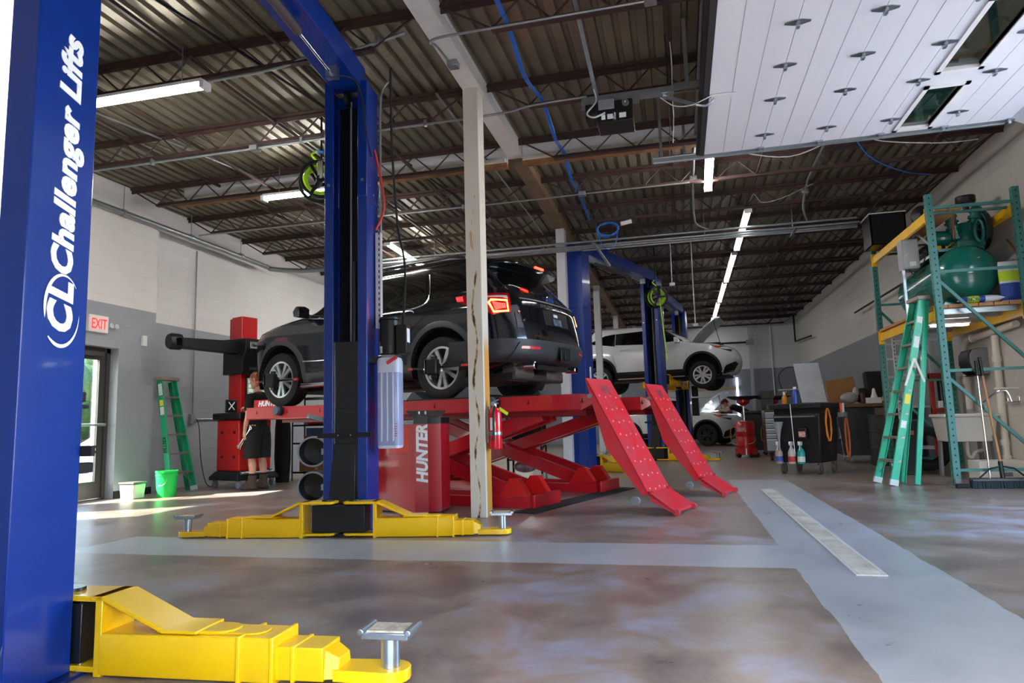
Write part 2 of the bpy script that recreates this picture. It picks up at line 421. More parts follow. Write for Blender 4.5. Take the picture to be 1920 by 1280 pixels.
# steel columns (the near one scuffed, its paint flaked to rust)
def chipped():
    m = bpy.data.materials.new('chipped_cream_paint'); m.use_nodes = True; nt = m.node_tree; b = nt.nodes['Principled BSDF']; L = nt.links.new; N = nt.nodes.new
    tc = N('ShaderNodeTexCoord'); sp = N('ShaderNodeSeparateXYZ'); L(tc.outputs['Object'], sp.inputs[0])
    def math_(op, a, c=None, v=None):
        n = N('ShaderNodeMath'); n.operation = op; L(a, n.inputs[0])
        if c is not None: L(c, n.inputs[1])
        elif v is not None: n.inputs[1].default_value = v
        return n.outputs[0]
    # wandering vertical scrape: centre x follows a sine of height
    wv = math_('MULTIPLY', math_('SINE', math_('MULTIPLY', sp.outputs['Z'], v=8.5)), v=.022)
    ctr = math_('ABSOLUTE', math_('SUBTRACT', math_('ADD', sp.outputs['X'], v=1.912), wv))
    n1 = N('ShaderNodeTexNoise'); n1.inputs['Scale'].default_value = 13; n1.inputs['Detail'].default_value = 5; n1.inputs['Roughness'].default_value = .6; mp_ = N('ShaderNodeMapping'); mp_.inputs['Scale'].default_value = (1, 1, .45); L(tc.outputs['Object'], mp_.inputs[0]); L(mp_.outputs[0], n1.inputs['Vector'])
    n2 = N('ShaderNodeTexNoise'); n2.inputs['Scale'].default_value = 2.2; n2.inputs['Detail'].default_value = 3; L(tc.outputs['Object'], n2.inputs['Vector'])
    near = N('ShaderNodeMapRange'); L(ctr, near.inputs['Value']); near.inputs['From Min'].default_value = .0; near.inputs['From Max'].default_value = .06; near.inputs['To Min'].default_value = 1; near.inputs['To Max'].default_value = 0
    low = N('ShaderNodeMapRange'); L(sp.outputs['Z'], low.inputs['Value']); low.inputs['From Min'].default_value = 3.1; low.inputs['From Max'].default_value = 1.6; low.inputs['To Min'].default_value = .0; low.inputs['To Max'].default_value = .1
    front = N('ShaderNodeMath'); front.operation = 'LESS_THAN'; L(sp.outputs['Y'], front.inputs[0]); front.inputs[1].default_value = 6.335
    sc = math_('MULTIPLY', math_('ADD', n1.outputs['Fac'], low.outputs[0]), near.outputs[0])
    sc = math_('MULTIPLY', sc, front.outputs[0])
    rust = math_('GREATER_THAN', sc, v=.585); tanm = math_('GREATER_THAN', sc, v=.50)
    lowtan = math_('MULTIPLY', tanm, math_('LESS_THAN', sp.outputs['Z'], v=3.2))
    right = math_('MULTIPLY', math_('GREATER_THAN', sp.outputs['X'], v=-1.838), math_('GREATER_THAN', sp.outputs['Y'], v=6.37))
    lowr = N('ShaderNodeMapRange'); L(sp.outputs['Z'], lowr.inputs['Value']); lowr.inputs['From Min'].default_value = 1.75; lowr.inputs['From Max'].default_value = 1.6
    rt = math_('MULTIPLY', right, lowr.outputs[0])
    base = N('ShaderNodeValToRGB'); L(n2.outputs['Fac'], base.inputs[0]); base.color_ramp.elements[0].color = lin((196, 186, 170)) + (1,); base.color_ramp.elements[1].color = lin((224, 218, 206)) + (1,)
    def mx(f, a, rgb):
        n = N('ShaderNodeMix'); n.data_type = 'RGBA'; L(f, n.inputs['Factor']); L(a, n.inputs['A']); n.inputs['B'].default_value = lin(rgb) + (1,); return n.outputs['Result']
    c = mx(rt, base.outputs[0], (206, 150, 70)); c = mx(lowtan, c, (186, 156, 108)); c = mx(math_('MULTIPLY', rust, math_('LESS_THAN', sp.outputs['Z'], v=2.4)), c, (58, 38, 32))
    L(c, b.inputs['Base Color']); b.inputs['Roughness'].default_value = .5
    return m
cream = chipped(); wcol = mat('column_white', (204, 206, 210), .5, var=.08, scale=3)
def hcol(y):
    return MB().box(-1.99, -1.835, y, y + .012, 0, 4.3).box(-1.925, -1.9, y + .012, y + .2, 0, 4.3).box(-1.99, -1.835, y + .2, y + .212, 0, 4.3).box(-1.85, -1.835, y + .012, y + .2, 0, 4.3)
for i, y in enumerate((6.33, 11.68, 17.05, 22.3)):
    struct('column', hcol(y), cream if i == 0 else wcol, smooth=0, bevel=.004)

# glazed exit door in the left wall
fr = mat('door_bronze', (84, 80, 78), .4, .5)
d1 = struct('door_1', MB().box(-7.9, -7.82, DY1 - .06, DY1, 0, DZ).box(-7.9, -7.82, DY0, DY0 + .06, 0, DZ).box(-7.9, -7.82, DY0, DY1, DZ - .07, DZ)
            .box(-7.9, -7.82, DY0, DY1, 0, .015), fr, smooth=0)
d = obj('door_leaf', MB().box(-7.88, -7.84, DY1 - .16, DY1 - .06, .02, DZ - .07).box(-7.88, -7.84, 7.03, 7.1, .02, DZ - .07).box(-7.88, -7.84, 7.1, DY1 - .16, DZ - .17, DZ - .07).box(-7.88, -7.84, 7.1, DY1 - .16, .02, .25), fr, d1, smooth=0)
obj('glass_pane', MB().box(-7.864, -7.856, 7.1, DY1 - .16, .25, DZ - .17), glass, d, smooth=0)
w1 = struct('window_1', MB().box(-7.9, -7.82, 4.9, 4.96, .12, DZ).box(-7.9, -7.82, 5.99, 6.05, .12, DZ).box(-7.9, -7.82, 4.96, 5.99, .12, .18).box(-7.9, -7.82, 4.96, 5.99, DZ - .06, DZ), fr, smooth=0)
obj('glass_pane', MB().box(-7.864, -7.856, 4.96, 5.99, .18, DZ - .06), glass, w1, smooth=0)
obj('push_bar', MB().tube([(-7.78, 7.08, 1.02), (-7.78, DY1 - .09, 1.02)], .018).box(-7.84, -7.77, DY1 - .12, DY1 - .08, 1.0, 1.04), galv, d)
obj('door_closer', MB().box(-7.84, -7.76, 7.45, 7.82, DZ - .12, DZ - .06), fr, d, bevel=.005)

# big door in the back wall with its timber header
d3 = struct('door_3', MB().box(-1.0, 1.95, YB - .06, YB, 0, 1.86), mat('door_panel_white', (200, 204, 208), .5), smooth=0)
for i in range(4):
    obj('panel_joint', MB().box(-1.0, 1.95, YB - .066, YB - .06, .35 + i * .42, .362 + i * .42), greyp, d3, smooth=0)
struct('trim_door_header', MB().box(-1.1, 2.1, YB - .08, YB, 1.86, 1.98), mat('pale_timber', (176, 160, 136), .7), smooth=0)

# greenery across the yard outside the exit door, added to dim horizon sky
def hedge():
    mb = MB(); r = random.Random(9)
    for i in range(60):
        mb.sphere((-19 + r.uniform(-1, 1), -6 + .75 * i * .7 + r.uniform(-.3, .3), .9 + r.uniform(0, 2.2)), .9 + .5 * r.random(), 8)
    return mb
tag(obj('hedge_outside', hedge(), mat('leaf_green', (66, 98, 44), .8, second=(34, 60, 26), scale=6, bump=1., bscale=9)), 'green hedge across the yard outside the exit door', 'hedge', kind='stuff')
# ================================================================ two-post lifts
# local frame: near column back at y=0 (open side +y), far column open side at y=LW; x across
LW, CW, CD, CH = 3.47, .388, .30, 3.98

def column_mb(flip):
    """C-section post with lips; flip: open side toward -y"""
    poly = [(-CW / 2, 0), (CW / 2, 0), (CW / 2, CD), (CW / 2 - .085, CD), (CW / 2 - .085, CD - .014), (CW / 2 - .014, CD - .014),
            (CW / 2 - .014, .014), (-CW / 2 + .014, .014), (-CW / 2 + .014, CD - .014), (-CW / 2 + .085, CD - .014), (-CW / 2 + .085, CD), (-CW / 2, CD)]
    if flip: poly = [(x, LW + CD - y) for x, y in poly]
    return poly

def arm(parent, px, py, ang, L1, L2, z0, fy, ztop=None):
    """swing arm pivoting at (px,py), pointing along ang; z0 underside height"""
    e = V((cos(ang), sin(ang), 0)); n = V((-sin(ang), cos(ang), 0)); P = V((px, py, z0))
    def at(u, v, w): return P + e * u + n * v + V((0, 0, w))
    up = (0, 0, 1)
    A = MB()
    # hub fork: top and bottom plates around the carriage
    for w0, w1 in ((.015, .035), (.265, .285)):
        pl = [(-.075, -.05), (-.05, -.075), (.2, -.085), (.2, .085), (-.05, .075), (-.075, .05)]
        A.prism(pl, lambda u, v: at(u, v, w0), lambda u, v: at(u, v, w1))
    A.prism([(-.085, .0), (.085, 0), (.085, .285), (-.085, .285)], lambda u, v: at(.18, u, v), lambda u, v: at(.21, u, v))
    # sloping top gusset
    A.prism([(.16, .285), (.22, .285), (.47, .172), (.60, .172), (.60, .16), (.46, .16), (.21, .268), (.16, .268)], lambda u, v: at(u, -.085, v), lambda u, v: at(u, .085, v))
    # outer square tube
    t = .155
    A.prism([(-.08, .005), (.08, .005), (.085, .012), (.085, t - .007), (.08, t), (-.08, t), (-.085, t - .007), (-.085, .012)], lambda u, v: at(.2, u, v), lambda u, v: at(L1, u, v))
    for u in (L1 - .14, L1 - .012):
        A.prism([(-.092, 0), (.092, 0), (.092, t + .006), (-.092, t + .006)], lambda a, b: at(u, a, b), lambda a, b: at(u + .015, a, b))
    # rounded doubler plates on top
    pts = [(.0, -.06), (.24, -.06)] + [(.24 + .06 * sin(q), -.06 * cos(q)) for q in [pi * i / 8 for i in range(1, 8)]] + [(.24, .06), (0, .06)]
    A.prism([(u + .42, v) for u, v in pts], lambda u, v: at(u, v, t), lambda u, v: at(u, v, t + .012))
    A.prism([(u * .8 + .60, v * .9) for u, v in pts], lambda u, v: at(u, v, t), lambda u, v: at(u, v, t + .007))
    a = obj('swing_arm', A, yellow, parent, bevel=.004)
    # sliding extension
    B = MB(); s = .125
    B.prism([(-.066, .012), (.066, .012), (.07, .02), (.07, s), (-.07, s), (-.07, .02)], lambda u, v: at(L1 - .2, u, v), lambda u, v: at(L2 - .22, u, v))
    B.prism([(-.075, .008), (.075, .008), (.075, s + .005), (-.075, s + .005)], lambda u, v: at(L1 + .06, u, v), lambda u, v: at(L1 + .075, u, v))
    B.prism([(-.07, .02), (.07, .02), (.055, s - .01), (-.055, s - .01)], lambda u, v: at(L2 - .22, u, v), lambda u, v: at(L2 - .17, u * .8, .02 + (v - .02) * .7))
    pl = [(-.19, -.06), (0, -.072)] + [(.072 * sin(q), -.072 * cos(q)) for q in [pi * i / 8 for i in range(1, 8)]] + [(0, .072), (-.19, .06)]
    B.prism([(u + L2, v) for u, v in pl], lambda u, v: at(u, v, .012), lambda u, v: at(u, v, .052))
    obj('arm_extension', B, yellow, a, bevel=.003)
    # screw pad
    Q = MB(); c = at(L2, 0, .05)
    Q.cyl(c, c + V((0, 0, .105)), .033, n=20)
    hp = .158
    Q.prism([(-.085, -.06), (.085, -.06), (.085, .06), (-.085, .06)], lambda u, v: at(L2 + u, v, hp - .003), lambda u, v: at(L2 + u, v, hp + .02))
    for u in (-.085, .085):
        M_, L_ = Q.frame(at(L2 + u, -.066, hp + .018), at(L2 + u, .066, hp + .018))
        Q.cyl(at(L2 + u, -.066, hp + .022), at(L2 + u, .066, hp + .022), .012, n=10)
    p = obj('lift_pad', Q, steel, a, bevel=.003)
    R_ = MB(); R_.prism([(-.068, -.05), (.068, -.05), (.068, .05), (-.068, .05)], lambda u, v: at(L2 + u, v, hp + .02), lambda u, v: at(L2 + u, v, hp + .026))
    obj('pad_insert', R_, mat('pad_insert', (196, 186, 160), .7, second=(150, 132, 110), scale=30), p)
    k = obj('pivot_pin', MB().cyl(at(0, 0, -.01), at(0, 0, .292), .03, n=16).cyl(at(0, 0, .286), at(0, 0, .298), .048, n=20), blackm, a)
    return a

def carriage(parent, y, f, z0):
    """black sliding carriage; y of the open face, f = +1 opens toward +y"""
    K = MB()
    K.box(-.225, .225, min(y + .005 * f, y + .15 * f), max(y + .005 * f, y + .15 * f), z0 + .04, z0 + .255)
    K.box(-.115, .115, min(y - .2 * f, y - .03 * f), max(y - .2 * f, y - .03 * f), z0 + .02, z0 + 1.05)
    c = obj('carriage', K, blackm, parent, bevel=.004)
    G = MB()
    G.add([(-.105, y - .01 * f, z0 + .75), (.085, y - .01 * f, z0 + .75), (.095, y + .02 * f, z0 + .255), (-.14, y + .02 * f, z0 + .255),
           (-.105, y - .03 * f, z0 + .75), (.085, y - .03 * f, z0 + .75), (.095, y - .03 * f, z0 + .255), (-.14, y - .03 * f, z0 + .255)],
          [(0, 1, 2, 3), (7, 6, 5, 4), (0, 4, 5, 1), (1, 5, 6, 2), (2, 6, 7, 3), (3, 7, 4, 0)])
    obj('carriage_gusset', G, blackm, c, bevel=.003)
    E_ = MB().box(-.108, -.102, min(y - .035 * f, y - .02 * f), max(y - .035 * f, y - .02 * f), z0 + .26, z0 + 1.62).box(.108, .116, min(y - .035 * f, y - .02 * f), max(y - .035 * f, y - .02 * f), z0 + .26, z0 + 1.62)
    obj('carriage_edge', E_, steel, c)
    obj('carriage_cover', MB().box(-.105, .108, min(y - .05 * f, y - .034 * f), max(y - .05 * f, y - .034 * f), z0 + .9, z0 + 1.62), blackm, c)
    D = MB()
    for i in range(4):
        D.box(-.235, .235, min(y + .004 * f, y + (.024 + .006 * (i % 2)) * f), max(y + .004 * f, y + (.024 + .006 * (i % 2)) * f), z0 + .80 + .01 * i, z0 + .81 + .01 * i)
    dg = obj('door_guard', D, rubber, c)
    for x in (-.05, .06):
        obj('guard_bolt', MB().cyl((x, y + .028 * f, z0 + .82), (x, y + .034 * f, z0 + .82), .007, n=8), steel, dg)
    return c

def two_post_lift(loc, rz, label, z_arm, near_arms, far_arms, detail=True):
    t = thing('two_post_lift', label, 'car lift', loc, rz, group='blue two-post lifts', local=True)
    for flip, arms in ((False, near_arms), (True, far_arms)):
        yo = LW if flip else CD; f = -1 if flip else 1
        c = obj('column', MB().prism_z(column_mb(flip), .012, 2.9), blue, t, bevel=.006)
        P2 = [(x * 1.012, y) for x, y in column_mb(flip)]
        obj('column_extension', MB().prism_z(P2, 2.9, CH), blue, c, bevel=.006)
        yb = CD * .5 if not flip else LW + CD * .5
        B = MB().box(-.24, .24, yb - .2, yb + .2, 0, .014)
        for s in (-1, 1):
            B.prism_x([(yb - .15 * f, .014), (yb - .2 * f, .014), (yb - .15 * f, .2)], s * .19 - .004, s * .19 + .004)
        bp = obj('base_plate', B, bluedk, c, bevel=.002)
        for sx in (-.215, .215):
            for sy in (-.17, .17):
                obj('anchor_bolt', MB().lathe([(.022, 0), (.022, .008), (.009, .008), (.009, .05)], (sx, yb + sy, .014), (0, 0, 1), 10), steel, bp)
        # inner works: cylinder rod, chain; a black sheet painted in for the inner shade
        obj('hydraulic_cylinder', MB().cyl((.02, yo - .17 * f, .4), (.02, yo - .17 * f, 2.35), .034, n=16), mat('cylinder_grey', (58, 60, 64), .3, .5), c)
        obj('lift_chain', MB().box(-.007, .007, yo - .14 * f - .006, yo - .14 * f + .006, 1.6, 3.85), greyp, c)
        obj('inner_shadow_sheet', MB().box(-.16, .16, yo - .275 * f - .004, yo - .275 * f + .004, .1, 3.86), blackm, c)
        for x, z in ((-.155, 3.02), (.155, 3.05)):
            obj('splice_bolt', MB().cyl((x, yo, z), (x, yo + .008 * f, z), .014, n=10), steel, c)
        for dy, z in ((.06, 3.02), (.17, 2.96)):
            obj('splice_bolt', MB().cyl((CW / 2, yo - dy * f, z), (CW / 2 + .01, yo - dy * f, z), .012, n=10), steel, c)
        ca = carriage(t, yo, f, z_arm)
        for i, (ang, l1, l2) in enumerate(arms):
            s = 1 if cos(ang) > 0 else -1
            arm(ca, .115 * s, yo + .085 * f, ang, l1, l2, z_arm, f)
        # sheave at the head
        obj('cable_sheave', MB().cyl((-.03, yo - .1 * f, 3.86), (.0, yo - .1 * f, 3.86), .075, n=24), blackm, c)
    # overhead beam and padded shut-off bar
    y0, y1 = .1, LW + .12
    obj('overhead_beam', MB().prism_y([(-.14, CH - .05), (.14, CH - .05), (.14, CH + .17), (.11, CH + .17), (.11, CH - .035), (-.11, CH - .035), (-.11, CH + .17), (-.14, CH + .17)], y0, y1), blue, t, bevel=.004)
    sb = obj('shutoff_bar', MB().tube([(.02, .5, CH - .12), (.02, LW - .35, CH - .12)], .012), chrome, t)
    obj('bar_padding', MB().cyl((.02, .9, CH - .12), (.02, LW - 1.0, CH - .12), .035, n=14), mat('bar_foam', (74, 64, 66), .8), sb)
    for y in (.5, LW - .35):
        obj('bar_bracket', MB().box(-.03, .07, y - .03, y - .025, CH - .16, CH - .05).box(-.03, .07, y + .025, y + .03, CH - .16, CH - .05).box(-.03, .07, y - .03, y + .03, CH - .16, CH - .155), steel, sb)
    return t

O1 = (-2.404, 1.849, 0)
lift1 = two_post_lift(O1, rad(6), 'blue two-post lift with white lettering on its near column and yellow arms on the floor', 0.0,
                      [(rad(-3), .90, 1.30), (rad(183), .90, 1.30)], [(rad(2), .84, 1.22), (rad(180), .84, 1.24)])
# lettering on the side of the near column
SIDE = CW / 2 + .002
def side_text(s, z, y, size, nm, sx=1., sp=1.05):
    return text(nm, s, size, letter, kids_named(lift1, 'column')[0], basis((SIDE, y, z), (0, 0, 1), (0, -1, 0)), off=.0052 * size / .12, shear=.22, ext=.0015, sx=sx, sp=sp)
def kids_named(o, n): return [k for k in kids(o) if k.name.split('.')[0] == n]
side_text('Challenger Lifts', 1.475, .205, .135, 'lettering', 1.05)
lg = side_text('CL', 1.255, .215, .155, 'logo_lettering', 1.0, 1.12)
def swoosh(pts_o, pts_i):
    mb = MB(); k = len(pts_o)
    vs = [(SIDE + .001, a, b) for a, b in pts_o] + [(SIDE + .001, a, b) for a, b in pts_i]
    return mb.add(vs, [(i, i + 1, k + i + 1, k + i) for i in range(k - 1)])
def ell(cy, cz, ry, rz, a0, a1, w0, w1, n=18):
    o = []; i_ = []
    for j in range(n + 1):
        a = a0 + (a1 - a0) * j / n; w = (w0 + (w1 - w0) * j / n) * sin(pi * min(1, max(.02, j / n))) ** .5
        o.append((cy + ry * cos(a), cz + rz * sin(a))); i_.append((cy + (ry - w) * cos(a), cz + (rz - w) * sin(a)))
    return o, i_
for a in ((.17, 1.36, .085, .125, rad(40), rad(205), .006, .02), (.17, 1.33, .085, .125, rad(225), rad(365), .02, .004)):
    obj('logo_swoosh', swoosh(*ell(*a)), letter, kids_named(lift1, 'column')[0], smooth=0)
# rubber door bumpers on the far side of the near column
obj('door_bumper', MB().box(.0, .19, CD + .002, CD + .075, .735, .775).box(.05, .16, CD + .001, CD + .016, .70, 1.06).box(.1, .18, CD + .003, CD + .05, .985, 1.0).box(.12, .17, CD + .003, CD + .045, 1.01, 1.05), rubber, lift1, bevel=.004)

# power unit on the far column's outer side
cx, cy = .36, LW + .12
pu = obj('power_unit', MB().cyl((cx, cy, 1.50), (cx, cy, 1.80), .088, n=28).cyl((cx, cy, 1.8), (cx, cy, 1.825), .092, n=28).box(cx + .075, cx + .17, cy - .075, cy + .05, 1.5, 1.75), black, lift1, bevel=.006)
obj('motor_label', MB().lathe([(.0885, 1.51), (.0885, 1.57)], (cx, cy, 0), (0, 0, 1), 16, False, rad(35), rad(150)), letter, pu, smooth=60)
obj('warning_label', MB().lathe([(.089, 1.57), (.089, 1.615)], (cx, cy, 0), (0, 0, 1), 16, False, rad(60), rad(130)), yellow, pu, smooth=60)
obj('switch_label', MB().box(cx + .17, cx + .172, cy - .06, cy + .02, 1.6, 1.72), letter, pu)
obj('valve_block', MB().box(cx - .06, cx + .05, cy - .05, cy + .05, 1.41, 1.5), steel, pu, bevel=.004)
obj('valve_handle', MB().beam((cx + .0, cy - .09, 1.42), (cx + .09, cy - .1, 1.47), .012, .03), mat('handle_red', (205, 60, 70), .4), pu)
obj('mount_bracket', MB().box(CW / 2, cx - .06, cy - .06, cy + .06, 1.43, 1.48), blackm, pu)
tankm = mat('reservoir_plastic', (196, 202, 222), .3, coat=.2, spec=.4)
fluid = mat('reservoir_fluid', (150, 156, 192), .3, coat=.2)
rs = []
for i in range(28):
    a = 2 * pi * i / 28; cc = cos(a); ss = sin(a); e = .35
    rs.append((math.copysign(abs(cc) ** e, cc) * .098, math.copysign(abs(ss) ** e, ss) * .085))
def rprism(z0, z1, k=1.): return MB().loft([[(cx + x * k * q, cy + y * k * q, z) for x, y in rs] for z, q in ((z0, .93), (z0 + .02, 1), (z1 - .03, 1), (z1, .9))])
rv = obj('reservoir', rprism(.70, 1.47), tankm, lift1)
obj('fluid_level', rprism(.705, 1.37, 1.008), fluid, rv)
rb = MB()
for x in (-.05, .0, .05): rb.box(cx + x - .006, cx + x + .006, cy - .09, cy - .083, .76, 1.34)
obj('moulded_ribs', rb, tankm, rv, bevel=.002)
gm = MB()
for i in range(6): gm.box(cx + .066, cx + .088, cy - .0885, cy - .086, .80 + .02 * i, .806 + .02 * i)
obj('level_marks', gm, mat('mark_red', (200, 70, 60), .5), rv)
obj('breather_cap', MB().cyl((cx - .06, cy - .05, 1.39), (cx - .06, cy - .05, 1.42), .02, n=12), blackm, rv)
obj('perforated_strip', MB().box(CW / 2 + .01, CW / 2 + .06, LW + .2, LW + .245, 1.75, 2.62).box(CW / 2 + .012, CW / 2 + .06, LW + .195, LW + .2, 1.75, 2.62), mat('strut_white', (206, 206, 208), .45), lift1)
sl_ = MB()
for i in range(17): sl_.box(CW / 2 + .04, CW / 2 + .05, LW + .1935, LW + .196, 1.8 + .05 * i, 1.825 + .05 * i)
obj('strip_slots', sl_, black, lift1)
obj('feed_cable', MB().tube(smooth_path([(cx + .12, cy, 1.75), (cx + .11, cy + .1, 2.3), (cx + .03, cy + .15, 2.7), (cx - .0, cy + .1, 3.4), (cx + .02, cy, 4.14)]), .011), rubber, lift1)
obj('feed_conduit', MB().tube(smooth_path([(.235, LW + .26, 2.6), (.235, LW + .26, 3.7), (.25, LW + .26, 3.98), (.3, LW + .3, 4.1)]), .011), galv, lift1)
obj('switch_wire', MB().tube(smooth_path([(.05, LW - .3, CH - .1), (.13, LW - .1, CH - .06), (.17, LW - .005, CH - .25), (.19, LW - .01, 3.5), (.205, LW + .1, 3.3)]), .008), rubber, lift1)
obj('air_hose', MB().tube(smooth_path([(.2, LW + .2, 3.4), (.25, LW + .25, 3.1), (.27, LW + .25, 2.85), (.2, LW + .22, 2.65)]), .011), mat('hose_red', (196, 60, 56), .4), lift1)
# ================================================================ alignment scissor lift
# local frame: x along the runways (+x to the ramps), y across, origin at the near ramp's foot
AL_O, AL_R = V((-.10, 6.49, 0)), rad(-18)
al = thing('alignment_lift', 'red scissor alignment lift with two runways and two steep approach ramps', 'car lift', AL_O, AL_R, local=True)
def zt(x): return 1.155 + .0076 * (-x - .79)
red2 = mat('scissor_red', (188, 20, 36), .3, var=.1, scale=5, coat=.5)
lock = mat('slot_black', (16, 10, 10), .7)
for y0 in (0., 1.63):
    x0, x1 = -6.07, -.79
    R_ = MB(); h = .165
    pr = lambda x: [(y0, zt(x)), (y0 + .62, zt(x)), (y0 + .62, zt(x) - h * .2), (y0 + .60, zt(x) - h * .2), (y0 + .60, zt(x) - h), (y0 + .012, zt(x) - h), (y0, zt(x) - h + .012)]
    R_.loft([[(x, y, z) for y, z in pr(x)] for x in (x0, x1 - .12)])
    R_.loft([[(x, y, z) for y, z in pr(x)] for x in (x1 - .12, x1 - .118)])
    R_.loft([[(x1 - .118, y, z) for y, z in ((y0 + .005, zt(x1) - .0), (y0 + .6, zt(x1)), (y0 + .6, zt(x1) - h), (y0 + .005, zt(x1) - h))],
             [(x1 + .0, y, z) for y, z in ((y0 + .04, zt(x1) - .03), (y0 + .57, zt(x1) - .03), (y0 + .57, zt(x1) - h * .62), (y0 + .04, zt(x1) - h * .62))]])
    rw = obj('runway', R_, red2, al, bevel=.004)
    obj('runway_lip', MB().loft([[(x, y0 - .004, zt(x) - .002), (x, y0 + .03, zt(x) - .002), (x, y0 + .03, zt(x) + .012), (x, y0 - .004, zt(x) + .012)] for x in (-4.4, -1.4)]), blackm, rw)
    S_ = MB()
    for i in range(9):
        x = -5.85 + .62 * i
        S_.box(x - .018, x + .018, y0 - .002, y0 + .004, zt(x) - .082, zt(x) - .074).box(x - .005, x + .005, y0 - .002, y0 + .004, zt(x) - .095, zt(x) - .045)
    obj('lock_slots', S_, lock, rw, smooth=0)
    U = MB(); U.loft([[(x, y0 + .06, zt(x) - h), (x, y0 + .56, zt(x) - h), (x, y0 + .56, zt(x) - h - .05), (x, y0 + .06, zt(x) - h - .05)] for x in (-5.4, -.88)])
    obj('runway_underframe', U, mat('underframe_red', (120, 14, 24), .4), rw)
    tp = obj('turnplate', MB().box(-5.95, -5.35, y0 + .08, y0 + .54, zt(-5.6) - .003, zt(-5.6) + .004), galv, rw)
    for x in (-5.38, -1.94):
        kn = obj('slide_stop_knob', MB().cyl((x, y0 - .075, zt(x) - .055), (x, y0 - .03, zt(x) - .055), .055, n=24).cyl((x + .01, y0 - .03, zt(x) - .055), (x + .01, y0, zt(x) - .055), .062, n=24), mat('stop_grey', (86, 94, 108), .5), rw, bevel=.004)
        obj('stop_ring', MB().cyl((x + .02, y0 - .03, zt(x) - .055), (x + .02, y0 - .004, zt(x) - .055), .066, n=24), rubber, kn)
    # base frame on the floor
    Bf = MB()
    for yy in (y0 + .02, y0 + .53): Bf.box(-4.6, -1.5, yy, yy + .06, .0, .11)
    Bf.box(-1.72, -1.5, y0 + .02, y0 + .06, .11, .14).box(-1.54, -1.48, y0 + .02, y0 + .59, 0, .14).box(-4.6, -4.5, y0 + .02, y0 + .59, 0, .11).box(-3.2, -3.1, y0 + .02, y0 + .59, 0, .05)
    obj('base_frame', Bf, red2, al, bevel=.004)
    # scissor legs: outer pair and inner pair
    def leg(xa, za, xb, zb, ya, w):
        m_ = MB(); m_.beam((xa, ya, za), (xb, ya, zb), w, .155); 
        m_.beam((xa, ya, za), (xa + (xb - xa) * .04, ya, za + (zb - za) * .04), w + .012, .17); return m_
    for ya in (y0 + .09, y0 + .52):
        L_ = obj('scissor_leg', leg(-1.66, .11, -4.3, .98, ya, .06), red2, al, bevel=.005)
        obj('leg_foot_bracket', MB().prism_y([(-1.56, .1), (-1.95, .1), (-1.80, .3), (-1.70, .3)], ya - .045, ya + .045), brightred, L_, bevel=.003)
    for ya in (y0 + .2, y0 + .42):
        obj('scissor_leg', leg(-4.35, .11, -1.45, .97, ya, .1), red2, al, bevel=.005)
    obj('cross_tube', MB().cyl((-2.95, y0 + .04, .55), (-2.95, y0 + .58, .55), .05, n=16), red2, al)
    obj('lift_cylinder', MB().cyl((-4.2, y0 + .31, .16), (-2.6, y0 + .31, .62), .045, n=16), blackm, al)
    # approach ramp: steep deck, shallow side walls, hinged foot flap with rollers
    A = MB(); t0 = (-.84, 1.31); t1 = (-.245, .195); xs = V((t1[0] - t0[0], t1[1] - t0[1])).normalized(); nn_ = (-xs[1], xs[0])
    def rp(s, q):
        return (t0[0] + (t1[0] - t0[0]) * s - nn_[0] * q, t0[1] + (t1[1] - t0[1]) * s - nn_[1] * q)
    deckp = [rp(0, 0), rp(1, 0), rp(1, .012), rp(0, .012)]
    A.prism_y(deckp, y0, y0 + .6)
    side = [rp(0, .0), rp(1, 0), rp(1, .06), rp(.55, .16), rp(.2, .07), rp(.0, .01)]
    for yy in (y0 + .0, y0 + .588): A.prism_y(side, yy, yy + .012)
    ra = obj('approach_ramp', A, redramp, al, bevel=.002)
    St = MB()
    for i in range(8):
        s = .16 + .115 * i
        for j in range(4):
            p = rp(s + .012 * (j % 2), -.001); St.cyl((p[0], y0 + .1 + .13 * j, p[1]), (p[0] + .004, y0 + .1 + .13 * j, p[1] + .002), .012, .006, n=8)
    obj('tread_dimples', St, mat('dimple_pink', (226, 130, 138), .4), ra)
    obj('tyre_scuff', MB().add([(rp(s_, -.0015)[0], y, rp(s_, -.0015)[1]) for s_, y in ((.06, y0 + .25), (.14, y0 + .25), (.14, y0 + .42), (.06, y0 + .42))], [(0, 1, 2, 3)]), mat('scuff', (170, 52, 66), .6, second=(92, 40, 48), scale=22), ra, smooth=0)
    F_ = MB().loft([[(t1[0], y0 + .02, .175), (t1[0], y0 + .58, .175), (t1[0], y0 + .58, .205), (t1[0], y0 + .02, .205)], [(-.01, y0 + .02, .02), (-.01, y0 + .58, .02), (-.01, y0 + .58, .045), (-.01, y0 + .02, .045)]])
    F_.prism_y([(t1[0], .13), (t1[0], .205), (-.0, .045), (-.0, .01)], y0 + .02, y0 + .035).prism_y([(t1[0], .13), (t1[0], .205), (-.0, .045), (-.0, .01)], y0 + .565, y0 + .58)
    fl = obj('ramp_flap', F_, redramp, ra, bevel=.002)
    for yy in (y0 + .03, y0 + .53):
        obj('foot_roller', MB().cyl((0, yy, .03), (0, yy + .05, .03), .03, n=16), mat('roller', (186, 60, 66), .4), fl)
    obj('ramp_hinge', MB().cyl((t1[0], y0, .2), (t1[0], y0 + .1, .2), .018, n=10).cyl((t1[0], y0 + .5, .2), (t1[0], y0 + .6, .2), .018, n=10), darkred, ra)
    obj('ramp_wheel', MB().cyl((-.36, y0 - .05, .13), (-.36, y0 - .015, .13), .042, n=18), greyp, ra)
    obj('wheel_hub', MB().cyl((-.36, y0 - .056, .13), (-.36, y0 - .05, .13), .02, n=12), steel, ra)
